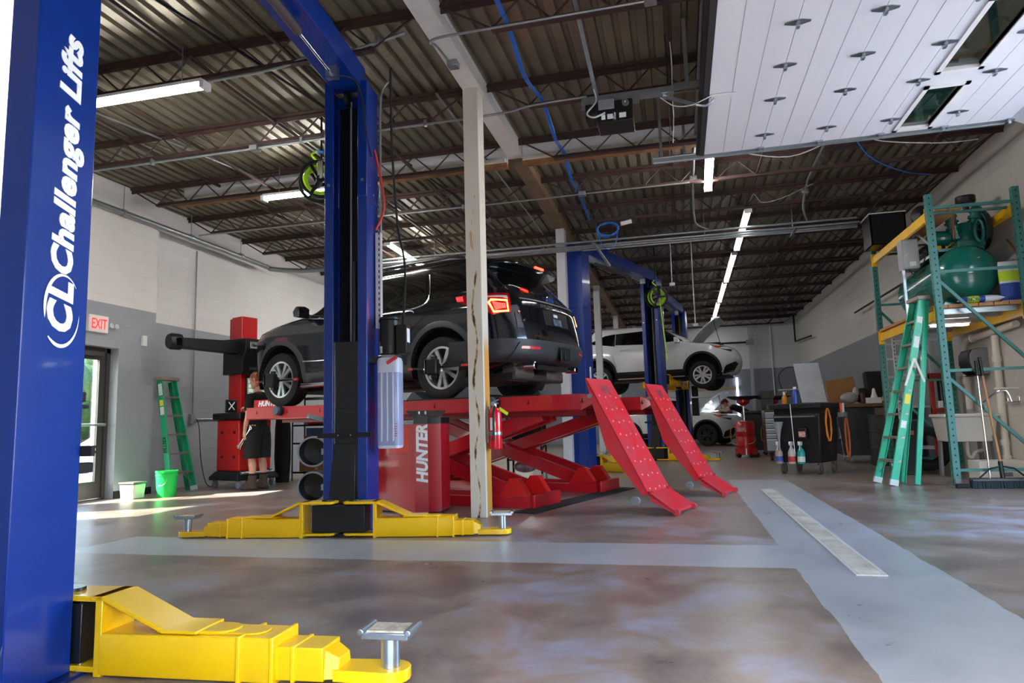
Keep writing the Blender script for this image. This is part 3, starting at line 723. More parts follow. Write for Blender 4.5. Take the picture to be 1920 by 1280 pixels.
    obj('hinge_bolt', MB().cyl((-.80, y0 - .02, 1.13), (-.80, y0, 1.13), .022, n=12), steel, ra)
obj('cross_channel', MB().box(-1.55, -1.3, -.3, 2.3, 0, .012), rubber, al)
# wheel-slide plates behind the rear tyres
for y0 in (.05, 1.68):
    obj('wheel_chock', MB().prism_y([(-3.32, zt(-3.3)), (-3.02, zt(-3)), (-3.2, zt(-3) + .12)], y0 + .1, y0 + .45).prism_y([(-2.62, zt(-2.6)), (-2.3, zt(-2.3)), (-2.4, zt(-2.3) + .14)], y0 + .1, y0 + .45), mat('chock_grey', (70, 78, 88), .5), al, bevel=.004)

# ================================================================ cars
paintD = mat('car_dark_blue', (17, 22, 30), .12, .35, coat=1., spec=.6)
paintW = mat('car_white', (222, 226, 228), .2, coat=.8)
clad = mat('cladding', (48, 51, 56), .5)
cladk = mat('cladding_black', (24, 25, 27), .55)
glassk = mat('tinted_glass', (8, 9, 10), .05, coat=1., spec=.7)
tyrem = mat('tyre', (22, 22, 23), .7, bump=.15, bscale=90)
rimm = mat('alloy', (190, 192, 196), .38, .7)
dark = mat('dark_cavity', (9, 9, 10), .8)
seam = mat('seam', (6, 7, 8), .6)
tail = mat('tail_red', (150, 10, 20), .15, coat=1.)
lens = mat('clear_lens', (210, 210, 214), .1, coat=1.)
amber = mat('amber_lens', (196, 92, 56), .2, coat=.8)
exh = mat('exhaust_metal', (128, 122, 116), .4, .7, var=.3, scale=12)
under = mat('underbody', (38, 37, 37), .7, var=.3)

class Body:
    def __init__(s, levels, nr=3.6, nf=2.7):
        s.nr, s.nf = nr, nf
        L = [tuple(map(float, l)) for l in levels]; T = []
        for i in range(len(L) - 1):
            p0, p1, p2, p3 = L[max(i - 1, 0)], L[i], L[i + 1], L[min(i + 2, len(L) - 1)]
            for j in range(4):
                t = j / 4; T.append(tuple(p1[k] + (p2[k] - p1[k]) * t if k == 0 else
                    p1[k] + .5 * t * (p2[k] - p0[k] + t * (2 * p0[k] - 5 * p1[k] + 4 * p2[k] - p3[k] + t * (3 * (p1[k] - p2[k]) + p3[k] - p0[k]))) * .5
                    + .5 * ((p2[k] - p1[k]) * t - 0) * 1. for k in range(len(p1))))
        T.append(L[-1]); s.T = T
    def at(s, z):
        T = s.T
        if z <= T[0][0]: return T[0][1:]
        for a, b in zip(T, T[1:]):
            if z <= b[0]:
                t = (z - a[0]) / max(1e-9, b[0] - a[0]); return tuple(a[k] + (b[k] - a[k]) * t for k in range(1, len(a)))
        return T[-1][1:]
    def side(s, x, z):
        xr, xf, hw, Lr, Lf = s.at(z)
        if x < xr + Lr:
            u = min(1, (xr + Lr - x) / Lr); return hw * max(0, 1 - u ** s.nr) ** (1 / s.nr)
        if x > xf - Lf:
            u = min(1, (x - xf + Lf) / Lf); return hw * max(0, 1 - u ** s.nf) ** (1 / s.nf)
        return hw
    def rear(s, y, z):
        xr, xf, hw, Lr, Lf = s.at(z); u = min(1, abs(y) / hw); return xr + Lr * (1 - max(0, 1 - u ** s.nr) ** (1 / s.nr))
    def front(s, y, z):
        xr, xf, hw, Lr, Lf = s.at(z); u = min(1, abs(y) / hw); return xf - Lf * (1 - max(0, 1 - u ** s.nf) ** (1 / s.nf))
    def ring(s, z, q=16):
        xr, xf, hw, Lr, Lf = s.at(z); R = []
        def se(n, th): return max(0, sin(th)) ** (2 / n), max(0, cos(th)) ** (2 / n)
        h = []
        for i in range(q + 1):
            a, b = se(s.nr, pi / 2 * i / q); h.append((xr + Lr * (1 - b), hw * a))
        n_ = 8
        for i in range(1, n_):
            h.append((xr + Lr + (xf - Lf - xr - Lr) * i / n_, hw))
        for i in range(q, -1, -1):
            a, b = se(s.nf, pi / 2 * i / q); h.append((xf - Lf * (1 - b), hw * a))
        return [(x, y, z) for x, y in h] + [(x, -y, z) for x, y in h[-2:0:-1]]
    def mesh(s):
        return MB().loft([s.ring(t[0]) for t in s.T])
    def per(s, t, z, off=0.):
        """around the tail: t=-1..1 is the rear, beyond runs forward along the sides (1 unit = 0.5 m)"""
        xr, xf, hw, Lr, Lf = s.at(z); a = abs(t); sg = 1 if t >= 0 else -1
        if a <= 1:
            th = a * pi / 2; y = hw * max(0, sin(th)) ** (2 / s.nr); x = xr + Lr * (1 - max(0, cos(th)) ** (2 / s.nr))
            nx, ny = -cos(th) ** (2 - 2 / s.nr), sin(th) ** (2 - 2 / s.nr)
        else: x = xr + Lr + (a - 1) * .5; y = hw; nx, ny = 0, 1
        l = max(1e-6, sqrt(nx * nx + ny * ny)); return (x + nx / l * off, (y + ny / l * off) * sg, z)

def rows(poly, n):
    z0 = min(p[1] for p in poly); z1 = max(p[1] for p in poly); out = []
    for i in range(n + 1):
        z = z0 + (z1 - z0) * min(.999, max(.001, i / n)); xs = []
        for a, b in zip(poly, poly[1:] + poly[:1]):
            if (a[1] - z) * (b[1] - z) < 0: xs.append(a[0] + (b[0] - a[0]) * (z - a[1]) / (b[1] - a[1]))
        out.append((z, min(xs), max(xs)))
    return out
def patch(fn, poly, n=10, m=14, th=.012):
    """skin a convex outline over a body; fn(u, z, off) -> point"""
    R_ = rows(poly, n); mb = MB(); k = m + 1; vs = []; fs = []
    for o in (0, -th):
        for z, a, b in R_: vs += [fn(a + (b - a) * j / m, z, o) for j in range(k)]
    N = len(R_) * k
    for i in range(n):
        for j in range(m):
            q = (i * k + j, i * k + j + 1, (i + 1) * k + j + 1, (i + 1) * k + j); fs += [q, tuple(N + c for c in q[::-1])]
    edge = [j for j in range(k)] + [i * k + m for i in range(1, n + 1)] + [n * k + j for j in range(m - 1, -1, -1)] + [i * k for i in range(n - 1, 0, -1)]
    for a, b in zip(edge, edge[1:] + edge[:1]): fs.append((a, N + a, N + b, b))
    return mb.add(vs, fs)

def wheel(car, x, y, r, w, rim_r, sgn, spokes=10, pair=True, steer=0., z=None, rm=None):
    z = r if z is None else z
    c = V((x, y, z)); ax = V((-sin(steer) * sgn, cos(steer) * sgn, 0))
    h = w / 2
    tp = [(rim_r - .01, -h * .8), (rim_r + .03, -h * .92), (r - .05, -h), (r - .012, -h * .86), (r, -h * .6), (r, -.04), (r - .008, -.035), (r - .008, -.025), (r, -.02), (r, .02), (r - .008, .025), (r - .008, .035), (r, .04), (r, h * .6), (r - .012, h * .86), (r - .05, h), (rim_r + .03, h * .92), (rim_r - .01, h * .8)]
    t = obj('wheel', MB().lathe(tp, c, ax, 40, caps=False), tyrem, car)
    R_ = MB().lathe([(rim_r - .025, -h * .7), (rim_r - .03, h * .55), (rim_r - .022, h * .8), (rim_r + .002, h * .84), (rim_r + .008, h * .7), (rim_r + .004, -h * .7)], c, ax, 40, caps=False)
    e1 = V((cos(steer), sin(steer), 0)); e2 = V((0, 0, 1))
    for i in range(spokes):
        a = 2 * pi * i / spokes
        if pair: a += (.085 if i % 2 else -.085) * (10 / spokes)
        d = e1 * cos(a) + e2 * sin(a); p = d.cross(ax)
        q0 = c + d * .045 + ax * h * .62; q1 = c + d * (rim_r - .015) + ax * h * .66
        w0, w1 = .018, .026
        R_.loft([[q0 + p * w0 + ax * .012, q0 - p * w0 + ax * .012, q0 - p * w0 - ax * .03, q0 + p * w0 - ax * .03], [q1 + p * w1 + ax * .01, q1 - p * w1 + ax * .01, q1 - p * w1 - ax * .02, q1 + p * w1 - ax * .02]])
    R_.lathe([(.075, -.02), (.07, h * .6), (.03, h * .74), (0, h * .76)], c, ax, 20, caps=False)
    rim = obj('rim', R_, rm or rimm, t, smooth=35)
    obj('brake_disc', MB().lathe([(rim_r - .05, 0), (rim_r - .05, .02), (0, .02)], c, ax, 24, caps=False).lathe([(rim_r - .027, -h * .2), (0, -h * .2)], c, ax, 24, caps=False), under, t)
    return t

def car(nm, label, sp):
    t = thing(nm, label, 'car', sp['loc'], sp['rz'], local=True, group=None)
    if 'tilt' in sp: t.rotation_euler.y = sp['tilt']
    B = Body(sp['levels'], sp.get('nr', 3.6), sp.get('nf', 2.7)); P, CL = sp['paint'], sp['clad']
    r, rr = sp['r'], sp['arch']; hb = sp['wb'] / 2
    body = obj('body', B.mesh(), P, t, smooth=30)
    cut = MB(); hw = sp['hw']
    for x in (-hb, hb):
        for s in (-1, 1): cut.cyl((x, s * (hw - .30), r + sp.get('archz', .02)), (x, s * (hw + .2), r + sp.get('archz', .02)), rr, n=40)
    co = obj('cutter', cut, P, None, smooth=0); co.parent = t
    bo = body.modifiers.new('arches', 'BOOLEAN'); bo.operation = 'DIFFERENCE'; bo.object = co; bo.solver = 'EXACT'
    bpy.context.view_layer.update()
    me = bpy.data.meshes.new_from_object(body.evaluated_get(bpy.context.evaluated_depsgraph_get()))
    body.modifiers.clear(); body.data = me; bpy.data.objects.remove(co)
    for p in me.polygons: p.use_smooth = True
    me.set_sharp_from_angle(angle=rad(30))
    sf = {s: (lambda x, z, o, s=s: (x, s * (B.side(x, z) + o), z)) for s in (1, -1)}
    for x, nmx in ((-hb, 'rear'), (hb, 'front')):
        for s in (1, -1):
            cz = r + sp.get('archz', .02)
            lin_ = MB(); lin_.lathe([(rr - .004, hw - .3), (rr - .004, hw - .02)], (x, 0, cz), (0, s, 0), 40, caps=False); lin_.lathe([(rr - .004, hw - .297), (0, hw - .297)], (x, 0, cz), (0, s, 0), 40, caps=False)
            lin_.v = [V((p_.x, p_.y, max(p_.z, .25))) for p_ in lin_.v]; obj('wheel_well', lin_, dark, t)
            # flare
            F_ = MB(); n = 26; a0, a1 = sp.get('flare_a', (-.35, pi + .35)); rings = []
            for i in range(n + 1):
                a = a0 + (a1 - a0) * i / n; q = []
                for rad_, o in ((rr - .005, -.05), (rr - .005, .018), (rr + .05, .014), (rr + sp.get('flare', .075), .0), (rr + sp.get('flare', .075), -.05)):
                    X, Z = x + cos(a) * rad_, max(.2, cz + sin(a) * rad_)
                    q.append((X, s * (B.side(X, Z) + o), Z))
                rings.append(q)
            obj('wheel_arch_trim', F_.loft(rings), CL, t, smooth=45)
    # sills
    for s in (1, -1):
        if sp.get('sill'):
            zs0, zs1 = sp['sill']
            obj('sill_cladding', patch(lambda x, z, o, s=s: sf[s](x, z, o + .012), [(-hb + rr, zs0), (hb - rr, zs0), (hb - rr, zs1), (-hb + rr, zs1 + sp.get('sillup', 0))], 4, 20, .03), CL, t)
        for nmw, poly in sp['windows']:
            obj(nmw, patch(lambda x, z, o, s=s: sf[s](x, z, o + .004), poly, 10, 14), glassk, t)
        for pl in sp.get('seams', []):
            obj('door_seam', MB().tube([sf[s](x, z, .001) for x, z in pl], .0045, 5), seam, t)
        for pl in sp.get('chrome', []):
            obj('window_trim', MB().tube([sf[s](x, z, .005) for x, z in smooth_path([(a, 0, b) for a, b in pl], 4) for x, _, z in [((x), 0, z)]] if 0 else [sf[s](p.x, p.z, .005) for p in smooth_path([(a, 0, b) for a, b in pl], 4)], .008, 6), chrome, t)
        for x, z in sp.get('handles', []):
            p = sf[s](x, z, 0)
            obj('door_handle', MB().tube([(x - .1, p[1] - .0 * s, z), (x - .085, p[1] + .035 * s, z + .003), (x + .085, p[1] + .035 * s, z + .008), (x + .1, p[1], z + .008)], .013, 8), sp.get('handle_m', chrome), t)
        mx, mz = sp['mirror']; p = sf[s](mx, mz, 0)
        mi = obj('wing_mirror', MB().loft([[(mx - .05 + dx, p[1] + s * (.05 + .2 * u), mz + dz * k) for dx, dz in ((0, -.03), (.1, -.02), (.12, .06), (.06, .13), (0, .13))] for u, k in ((0, .8), (.4, 1), (1, .9))]), sp.get('mirror_m', P), t, bevel=.015, seg=3)
        obj('mirror_stalk', MB().beam((mx + .02, p[1] - s * .03, mz - .0), (mx + .02, p[1] + s * .08, mz + .02), .08, .05), cladk, mi)
    for x in (-hb, hb):
        for s in (1, -1):
            wheel(t, x, s * sp['track'] / 2, r, sp['tw'], sp['rim'], s, sp.get('spokes', 10), sp.get('pair', True), z=r - sp.get('droop', 0), rm=sp.get('rim_m'))
    return t, B, sf

# ---- dark sport utility on the alignment lift
ALM = Matrix.Translation(AL_O) @ Matrix.Rotation(AL_R, 4, 'Z')
pc = ALM @ V((-4.21, 1.15, zt(-4.21) + .006))
LE = [ # z, xr, xf, hw, Lr, Lf
 (.24, -1.80, 2.10, .80, .5, .7), (.30, -1.95, 2.24, .90, .5, .8), (.38, -2.30, 2.3, .94, .55, .82), (.46, -2.47, 2.34, .955, .58, .85), (.62, -2.50, 2.37, .965, .58, .9), (.74, -2.488, 2.375, .97, .58, .9), (.86, -2.465, 2.37, .978, .56, .9),
 (.98, -2.44, 2.33, .98, .55, .9), (1.06, -2.425, 2.24, .972, .55, .85), (1.12, -2.405, 2.05, .955, .55, .8), (1.17, -2.375, 1.75, .935, .55, .7), (1.22, -2.33, 1.32, .912, .53, .6),
 (1.28, -2.27, 1.08, .885, .52, .55), (1.40, -2.16, .90, .848, .5, .5), (1.50, -2.06, .73, .815, .5, .5), (1.575, -2.01, .60, .785, .5, .5), (1.60, -2.21, .55, .772, .45, .5), (1.645, -2.20, .45, .745, .45, .5), (1.70, -1.98, .30, .70, .5, .5), (1.75, -1.6, .05, .62, .5, .6), (1.785, -1.2, -.4, .44, .4, .4)]
suv, BE, sfE = car('car', 'dark blue-black sport utility raised on the red alignment lift, tail lamps lit', dict(
    loc=pc, rz=AL_R + pi, tilt=-.0076, nr=3.0, levels=LE, paint=paintD, clad=clad, r=.375, arch=.455, archz=.03, wb=2.82, hw=.975, track=1.69, tw=.25, rim=.252, flare=.07,
    sill=(.26, .44), windows=[('front_window', [(.95, 1.22), (.07, 1.13), (.03, 1.60), (.36, 1.60)]), ('rear_window', [(.05, 1.13), (-1.04, 1.15), (-1.16, 1.22), (-1.08, 1.58), (.01, 1.61)]), ('quarter_window', [(-1.24, 1.22), (-1.95, 1.26), (-1.78, 1.57), (-1.14, 1.58)])],
    seams=[[(.08, .46), (.09, .8), (.07, 1.24)], [(1.02, .46), (1.06, .8), (1.04, 1.2)], [(-.93, .82), (-1.15, .98), (-1.2, 1.2)], [(1.02, .5), (-.6, .48)], [(-2.12, .78), (-2.0, .80), (-1.86, .74)]],
    chrome=[[(1.0, 1.20), (.1, 1.11), (-.6, 1.105), (-1.06, 1.13), (-1.2, 1.23), (-1.13, 1.55)], [(.42, 1.625), (.05, 1.635), (-.8, 1.62)], [(1.0, .60), (.4, .59), (-.6, .585)]],
    handles=[(-.88, 1.09), (.27, 1.09)], mirror=(.86, 1.2)))
def rf(y, z, o): return (BE.rear(y, z) - o, y, z)
def pe(t_, z, o): return BE.per(t_, z, o)
obj('rear_window', patch(lambda y, z, o: rf(y, z, o + .004), [(-.70, 1.26), (.70, 1.26), (.66, 1.565), (-.66, 1.565)], 8, 14), glassk, suv)
obj('rear_bumper', patch(lambda u, z, o: pe(u, z, o + .015), [(-1.75, .40), (1.75, .40), (1.75, .66), (.75, .66), (-.75, .66), (-1.75, .66)], 8, 40, .03), clad, suv)
obj('bumper_step', patch(lambda u, z, o: pe(u, z, o + .03), [(-.62, .42), (.62, .42), (.50, .62), (-.50, .62)], 6, 20, .03), clad, suv)
for s in (1, -1):
    tl = obj('tail_light', patch(lambda u, z, o, s=s: pe(u * s, z, o + .008), [(.80, .93), (.55, .96), (.52, 1.20), (1.42, 1.20), (1.35, 1.12), (1.08, 1.06)][::1], 8, 16), tail, suv)
    obj('reverse_lens', patch(lambda u, z, o, s=s: pe(u * s, z, o + .011), [(.56, 1.125), (.9, 1.135), (.9, 1.165), (.56, 1.165)], 2, 8, .004), lens, tl)
    ring = [(.585, .975), (.78, .965), (.83, 1.08), (.80, 1.11), (.585, 1.10)]
    obj('lit_brake_ring', MB().tube([pe(u * s, z, .014) for u, z in ring], .013, 6, closed=True), emat('lamp_orange', (255, 96, 40), 9.), tl)
    obj('lit_brake_core', patch(lambda u, z, o, s=s: pe(u * s, z, o + .012), [(.61, .99), (.76, .985), (.79, 1.09), (.61, 1.085)], 4, 6, .003), emat('lamp_red', (255, 60, 50), 1.6), tl)
    obj('side_marker', patch(lambda u, z, o, s=s: pe(u * s, z, o + .0115), [(1.2, 1.13), (1.38, 1.13), (1.38, 1.19), (1.2, 1.19)], 3, 6, .004), emat('lamp_deep_red', (230, 20, 24), 1.4), tl)
    obj('bumper_reflector', patch(lambda y, z, o, s=s: rf(y * s, z, o + .034), [(.50, .545), (.78, .545), (.78, .575), (.50, .575)], 2, 8), mat('reflector_red', (220, 36, 48), .25, coat=.6), suv)
    tp = obj('tail_pipe', MB().lathe([(.04, 0), (.045, .14), (.038, .145), (.034, .02)], (-2.30, s * .52, .365), (-1, 0, 0), 20, caps=False), chrome, suv)
    obj('silencer', MB().lathe([(.0, 0), (.09, .01), (.1, .05), (.1, .4), (.09, .44), (0, .45)], (-2.12, s * .60, .30), (0, -s, 0), 20, caps=False), exh, suv)
    obj('head_light', patch(lambda x, z, o, s=s: (x, s * (BE.side(x, z) + o + .006), z), [(2.16, .90), (1.80, 1.02), (1.72, 1.08), (1.9, 1.075), (2.2, .98)], 6, 10), amber, suv)
    obj('roof_rail', MB().tube([(.2, s * .60, 1.75), (.1, s * .61, 1.79), (-1.3, s * .60, 1.79), (-1.5, s * .58, 1.76)], .017, 8), blackm, suv)
    obj('running_board', MB().tube([(.92, s * .98, .25), (.88, s * 1.02, .27), (-.75, s * 1.02, .27), (-.85, s * .98, .25)], .038, 12), chrome, suv)
obj('high_brake_lamp', MB().box(-2.235, -2.19, -.10, .10, 1.608, 1.632), emat('lamp_red_hi', (255, 40, 24), 6.), suv)
obj('chrome_strip', patch(lambda y, z, o: rf(y, z, o + .014), [(-.66, 1.135), (.66, 1.135), (.66, 1.155), (-.66, 1.155)], 2, 16), mat('smoked_trim', (84, 88, 94), .5), suv)
obj('plate_recess', patch(lambda y, z, o: rf(y, z, o + .004), [(-.30, .86), (.30, .86), (.30, 1.04), (-.30, 1.04)], 3, 8), mat('recess_dark', (12, 14, 18), .3), suv)
obj('number_plate', patch(lambda y, z, o: rf(y, z, o + .012), [(-.10, .87), (.10, .87), (.10, .95), (-.10, .95)], 2, 4), mat('plate_blue', (86, 112, 140), .4, second=(30, 36, 44), scale=14), suv)
obj('latch_cover', patch(lambda y, z, o: rf(y, z, o + .012), [(-.03, .975), (.07, .975), (.07, 1.01), (-.03, 1.01)], 2, 3), mat('latch_white', (190, 192, 196), .4), suv)
obj('tailgate_seam', MB().tube([rf(-.74, .78, .002), rf(0, .775, .002), rf(.74, .78, .002)], .005, 5).tube([pe(.5, z, .002) for z in (.78, .95, 1.2)], .005, 5).tube([pe(-.5, z, .002) for z in (.78, .95, 1.2)], .005, 5), seam, suv)
obj('tow_hitch', MB().box(-2.58, -2.2, -.05, .05, .45, .54).box(-2.565, -2.555, -.12, .12, .42, .60).beam((-2.36, -.4, .36), (-2.36, .4, .36), .05, .06), blackm, suv, bevel=.004)
em = obj('badge', MB().lathe([(.0, .004), (.05, .004), (.058, 0)], rf(0, 1.195, .012), (-1, 0, .1), 24, caps=False).xf(Matrix.Identity(4)), chrome, suv)
for i, p in enumerate(em.data.vertices): p.co.y *= 1.6
ei = obj('badge_field', MB().lathe([(.0, .006), (.046, .006), (.048, 0)], rf(0, 1.195, .013), (-1, 0, .1), 24, caps=False), mat('badge_blue', (24, 48, 110), .2, coat=1.), em)
for p in ei.data.vertices: p.co.y *= 1.6
tb = lambda s, y, z, size, off=.018, ss=1.: text('badge_lettering', s, size, chrome, suv, basis(rf(y, z, off), (0, -1, 0), (-.05, 0, 1)), off=.001, ext=.003, sp=ss)
tb('EXPLORER', .34, 1.075, .05, .01, 1.35); tb('XLT', .74, .955, .045, .008, 1.2); tb('4WD', .70, .86, .05, .008)
# running gear below
obj('floor_pan', MB().box(-2.2, 2.0, -.62, .62, .21, .3), under, suv, bevel=.02)
obj('exhaust_pipe', MB().tube(smooth_path([(1.0, .1, .2), (-.6, .15, .18), (-1.3, .35, .2), (-1.7, .45, .24), (-1.95, .52, .33), (-2.3, .52, .365)]), .032, 10), exh, suv)
obj('fuel_tank', MB().box(-1.05, -.2, -.55, .5, .17, .26), cladk, suv, bevel=.03)
obj('rear_subframe', MB().tube([(-1.45, -.7, .3), (-1.45, -.3, .24), (-1.45, .3, .24), (-1.45, .7, .3)], .05, 10).box(-1.6, -1.3, -.16, .16, .2, .36), under, suv, bevel=.01)

# ---- wheel clamps carrying alignment targets (each hooked on a tyre)
def clamp(x, label):
    # lift-local frame, near side
    t = thing('wheel_clamp', label, 'wheel clamp', ALM @ V((x, .17, 1.18 + .375)), AL_R, group='alignment clamps on the wheels', local=True)
    obj('clamp_bar', MB().box(-.36, .36, -.04, -.02, -.012, .012), blackm, t, bevel=.003)
    for sx in (-.43, .36):
        obj('hook', MB().box(sx, sx + .075, -.045, -.015, -.014, .014), mat('hook_red', (214, 52, 46), .4), t, bevel=.003)
    obj('centre_hub', MB().cyl((0, -.02, 0), (0, -.1, 0), .06, n=20).box(-.035, .035, -.1, -.06, -.13, .13), black, t, bevel=.006)
    obj('target_housing', MB().cbox((.02, -.13, .0), (.13, .12, .19), rad(18)), black, t, bevel=.02, seg=3)
    tg = obj('target_face', MB().cbox((-.055, -.155, 0), (.012, .12, .17), rad(18)), mat('target_glass', (20, 24, 30), .15, coat=1.), t, bevel=.004)
    R_ = MB(); M_ = Matrix.Translation((-.065, -.158, 0)) @ Matrix.Rotation(rad(18), 4, 'Z')
    for a in (pi / 2, pi * 7 / 6, pi * 11 / 6):
        R_.beam(M_ @ V((0, 0, 0)), M_ @ V((0, cos(a) * .055, sin(a) * .08)), .012, .012, up=(1, 0, 0))
    R_.tube([M_ @ V((0, cos(a) * .024, sin(a) * .024)) for a in [2 * pi * i / 14 for i in range(14)]], .007, 6, closed=True)
    obj('target_spokes', R_, mat('spoke_silver', (214, 220, 226), .3, .4), tg)
    return t
clamp(-2.82, 'black alignment target clamped to the rear wheel of the dark raised car')
clamp(-5.63, 'black alignment target clamped to the front wheel of the dark raised car')

# ---- white crossover raised on the far lift, bonnet open
def crossover(nm, label, loc, rz, hoodang, droop=0., amb=True, rim_m=None):
    LC = [(.24, -2.05, 1.98, .76, .5, .7), (.32, -2.18, 2.10, .86, .5, .8), (.48, -2.23, 2.17, .90, .5, .9), (.62, -2.22, 2.19, .91, .45, .95), (.74, -2.16, 2.16, .912, .45, .95), (.86, -2.12, 2.10, .912, .42, .95), (.96, -2.10, 1.96, .905, .42, .9),
      (1.03, -2.08, 1.72, .89, .42, .8), (1.08, -2.05, 1.35, .87, .42, .7), (1.12, -2.02, 1.10, .85, .42, .6), (1.22, -1.94, .93, .815, .42, .5), (1.36, -1.80, .68, .765, .45, .5), (1.48, -1.66, .44, .71, .5, .5), (1.56, -1.6, .2, .66, .5, .5), (1.61, -1.5, -.1, .58, .5, .5), (1.64, -1.15, -.45, .40, .5, .5)]
    t, B, sf = car(nm, label, dict(loc=loc, rz=rz, droop=droop, rim_m=rim_m, levels=LC, paint=paintW, clad=cladk, r=.345, arch=.415, archz=.03, wb=2.62, hw=.91, track=1.58, tw=.225, rim=.225, spokes=10, pair=True, flare=.05,
        sill=(.26, .42), windows=[('front_window', [(.90, 1.12), (.045, 1.10), (.02, 1.47), (.40, 1.47)]), ('rear_window', [(.03, 1.10), (-.87, 1.11), (-.87, 1.45), (.005, 1.48)]), ('quarter_window', [(-.885, 1.11), (-1.62, 1.22), (-1.15, 1.42), (-.885, 1.45)])],
        seams=[[(.06, .44), (.07, .8), (.05, 1.1)], [(.92, .44), (.95, .8), (.93, 1.1)], [(-.85, .55), (-.95, .85), (-.9, 1.12)]],
        chrome=[], handles=[(-.62, .99), (.22, .98)], handle_m=paintW, mirror=(.74, 1.1)))
    for s in (1, -1):
        hl = obj('head_light', patch(lambda x, z, o, s=s: (x, s * (B.side(x, z) + o + .006), z), [(2.0, .80), (1.62, .93), (1.50, 1.0), (1.75, .985), (2.02, .90)], 6, 10), lens if not amb else mat('dark_lens', (60, 62, 66), .1, coat=1.), t)
        obj('indicator', patch(lambda x, z, o, s=s: (x, s * (B.side(x, z) + o + .009), z), [(1.72, .905), (1.56, .965), (1.60, .985), (1.78, .965)], 3, 6), mat('indicator', (206, 84, 40), .2, coat=.8), hl)
        obj('lower_bumper', patch(lambda x, z, o, s=s: (x, s * (B.side(x, z) + o + .012), z), [(1.78, .26), (1.85, .45), (2.08, .56), (2.14, .52), (2.0, .28)], 6, 12, .03), cladk, t)
    hd = MB(); h0 = V((1.02, 0, 1.09)); e = V((cos(hoodang), 0, sin(hoodang))); n = V((-sin(hoodang), 0, cos(hoodang))); rings = []
    for u, w_, up in ((0, .68, 0), (.3, .72, .03), (.6, .70, .03), (.85, .62, .0), (.96, .5, -.04)):
        rings.append([tuple(h0 + e * u + n * (up + q * .06 * (1 - (v / w_) ** 2) + th) + V((0, v, 0))) for th, vs_ in ((0, [w_ * i / 6 for i in range(-6, 7)]), (-.025, [w_ * i / 6 for i in range(6, -7, -1)])) for v in vs_ for q in (1,)])
    ho = obj('bonnet', hd.loft(rings), paintW, t, smooth=50)
    obj('bonnet_strut', MB().tube([(1.75, -.55, .98), tuple(h0 + e * .8 + V((0, -.5, -.02)))], .009, 6), blackm, ho)
    obj('engine_bay', MB().box(1.12, 1.75, -.55, .55, .9, 1.075), dark, t, bevel=.03)
    obj('floor_pan', MB().box(-1.95, 1.9, -.55, .55, .2, .3), under, t, bevel=.02)
    return t
# ================================================================ other lifts and white crossovers
lift2 = two_post_lift((-1.76, 11.95, 0), rad(-20.5), 'empty blue two-post lift behind the ramps, standing between two white columns', 0., [(rad(-14), .84, 1.2), (rad(140), .84, 1.2)], [(rad(8), .84, 1.2), (rad(172), .84, 1.2)])
lift3 = two_post_lift((-.52, 16.75, 0), rad(-10), 'blue two-post lift holding up the white crossover', 1.69, [(rad(82), .84, 1.2), (rad(118), .84, 1.2)], [(rad(-82), .84, 1.2), (rad(242), .84, 1.2)])
obj('power_unit', MB().cyl((.33, LW + .12, 1.5), (.33, LW + .12, 1.8), .09, n=20).box(.24, .42, LW + .03, LW + .2, .95, 1.45), black, lift3, bevel=.01)
for l_, y_ in ((lift2, CD * .6),):
    obj('warning_sticker', MB().box(CW / 2, CW / 2 + .002, y_ - .03, y_ + .03, 1.62, 1.84), mat('sticker', (226, 170, 110), .5, second=(230, 232, 236), scale=12), l_)
    obj('manual_tube', MB().cyl((CW / 2 + .02, y_ - .05, .9), (CW / 2 + .02, y_ - .05, 1.12), .018, n=12), white, l_)
crossover('car', 'white crossover up on a two-post lift, bonnet open above the far bay', (-.56, 18.52, 1.69), rad(-10), rad(43), droop=.09)
w2 = crossover('car', 'white car on the ground under the raised crossover, bonnet open', (-.16, 23.7, 0), rad(-20), rad(40), amb=True, rim_m=mat('rim_dark', (44, 44, 46), .6))
obj('bay_glow_plate', MB().box(.98, 1.3, -.5, .62, 1.10, 1.115), emat('engine_bay_glow', (240, 246, 255), 1.3), w2)  # glowing plate, no lamp: the light in the bay is put in as emission
# goose of orange cord hung on the third column
tag(obj('extension_cord', MB().tube([V((-1.83 + .07 * cos(a) * (1 + .1 * sin(3 * a)), 16.98 - .004 * i, 1.0 + .12 * sin(a))) for i, a in enumerate([2 * pi * j / 14 for j in range(57)])], .012, 6), mat('cord_orange', (206, 92, 40), .5)), 'orange cord coiled on the white column behind the empty lift', 'cord')
# ================================================================ left side of the shop
# exit sign with lamp heads
t = thing('exit_sign', 'white EXIT sign with red letters above the glass door', 'exit sign', (XL + .03, 7.56, 2.27))
obj('sign_body', MB().box(XL, XL + .06, 7.40, 7.72, 2.27, 2.50), mat('sign_white', (236, 226, 222), .5), t, bevel=.006)
text('sign_lettering', 'EXIT', .2, emat('exit_red', (226, 30, 36), 1.2), t, basis((XL + .062, 7.435, 2.315), (0, 1, 0), (0, 0, 1)), off=.002, ext=.001, sx=.62)
t = thing('emergency_lamp_mount', 'small twin-head emergency light beside the exit sign', 'emergency light', (XL + .03, 7.8, 2.35))
obj('bracket', MB().box(XL + .0005, XL + .03, 7.74, 7.86, 2.36, 2.38), white, t)
for y in (7.77, 7.86): obj('lamp_head', MB().cyl((XL + .03, y, 2.38), (XL + .07, y, 2.385), .03, .036, n=16), lens, t)
tag(obj('wall_sensor', MB().box(XL, XL + .04, 8.38, 8.46, 2.17, 2.32), white, bevel=.005), 'small white sensor box on the grey wall right of the exit sign', 'sensor')
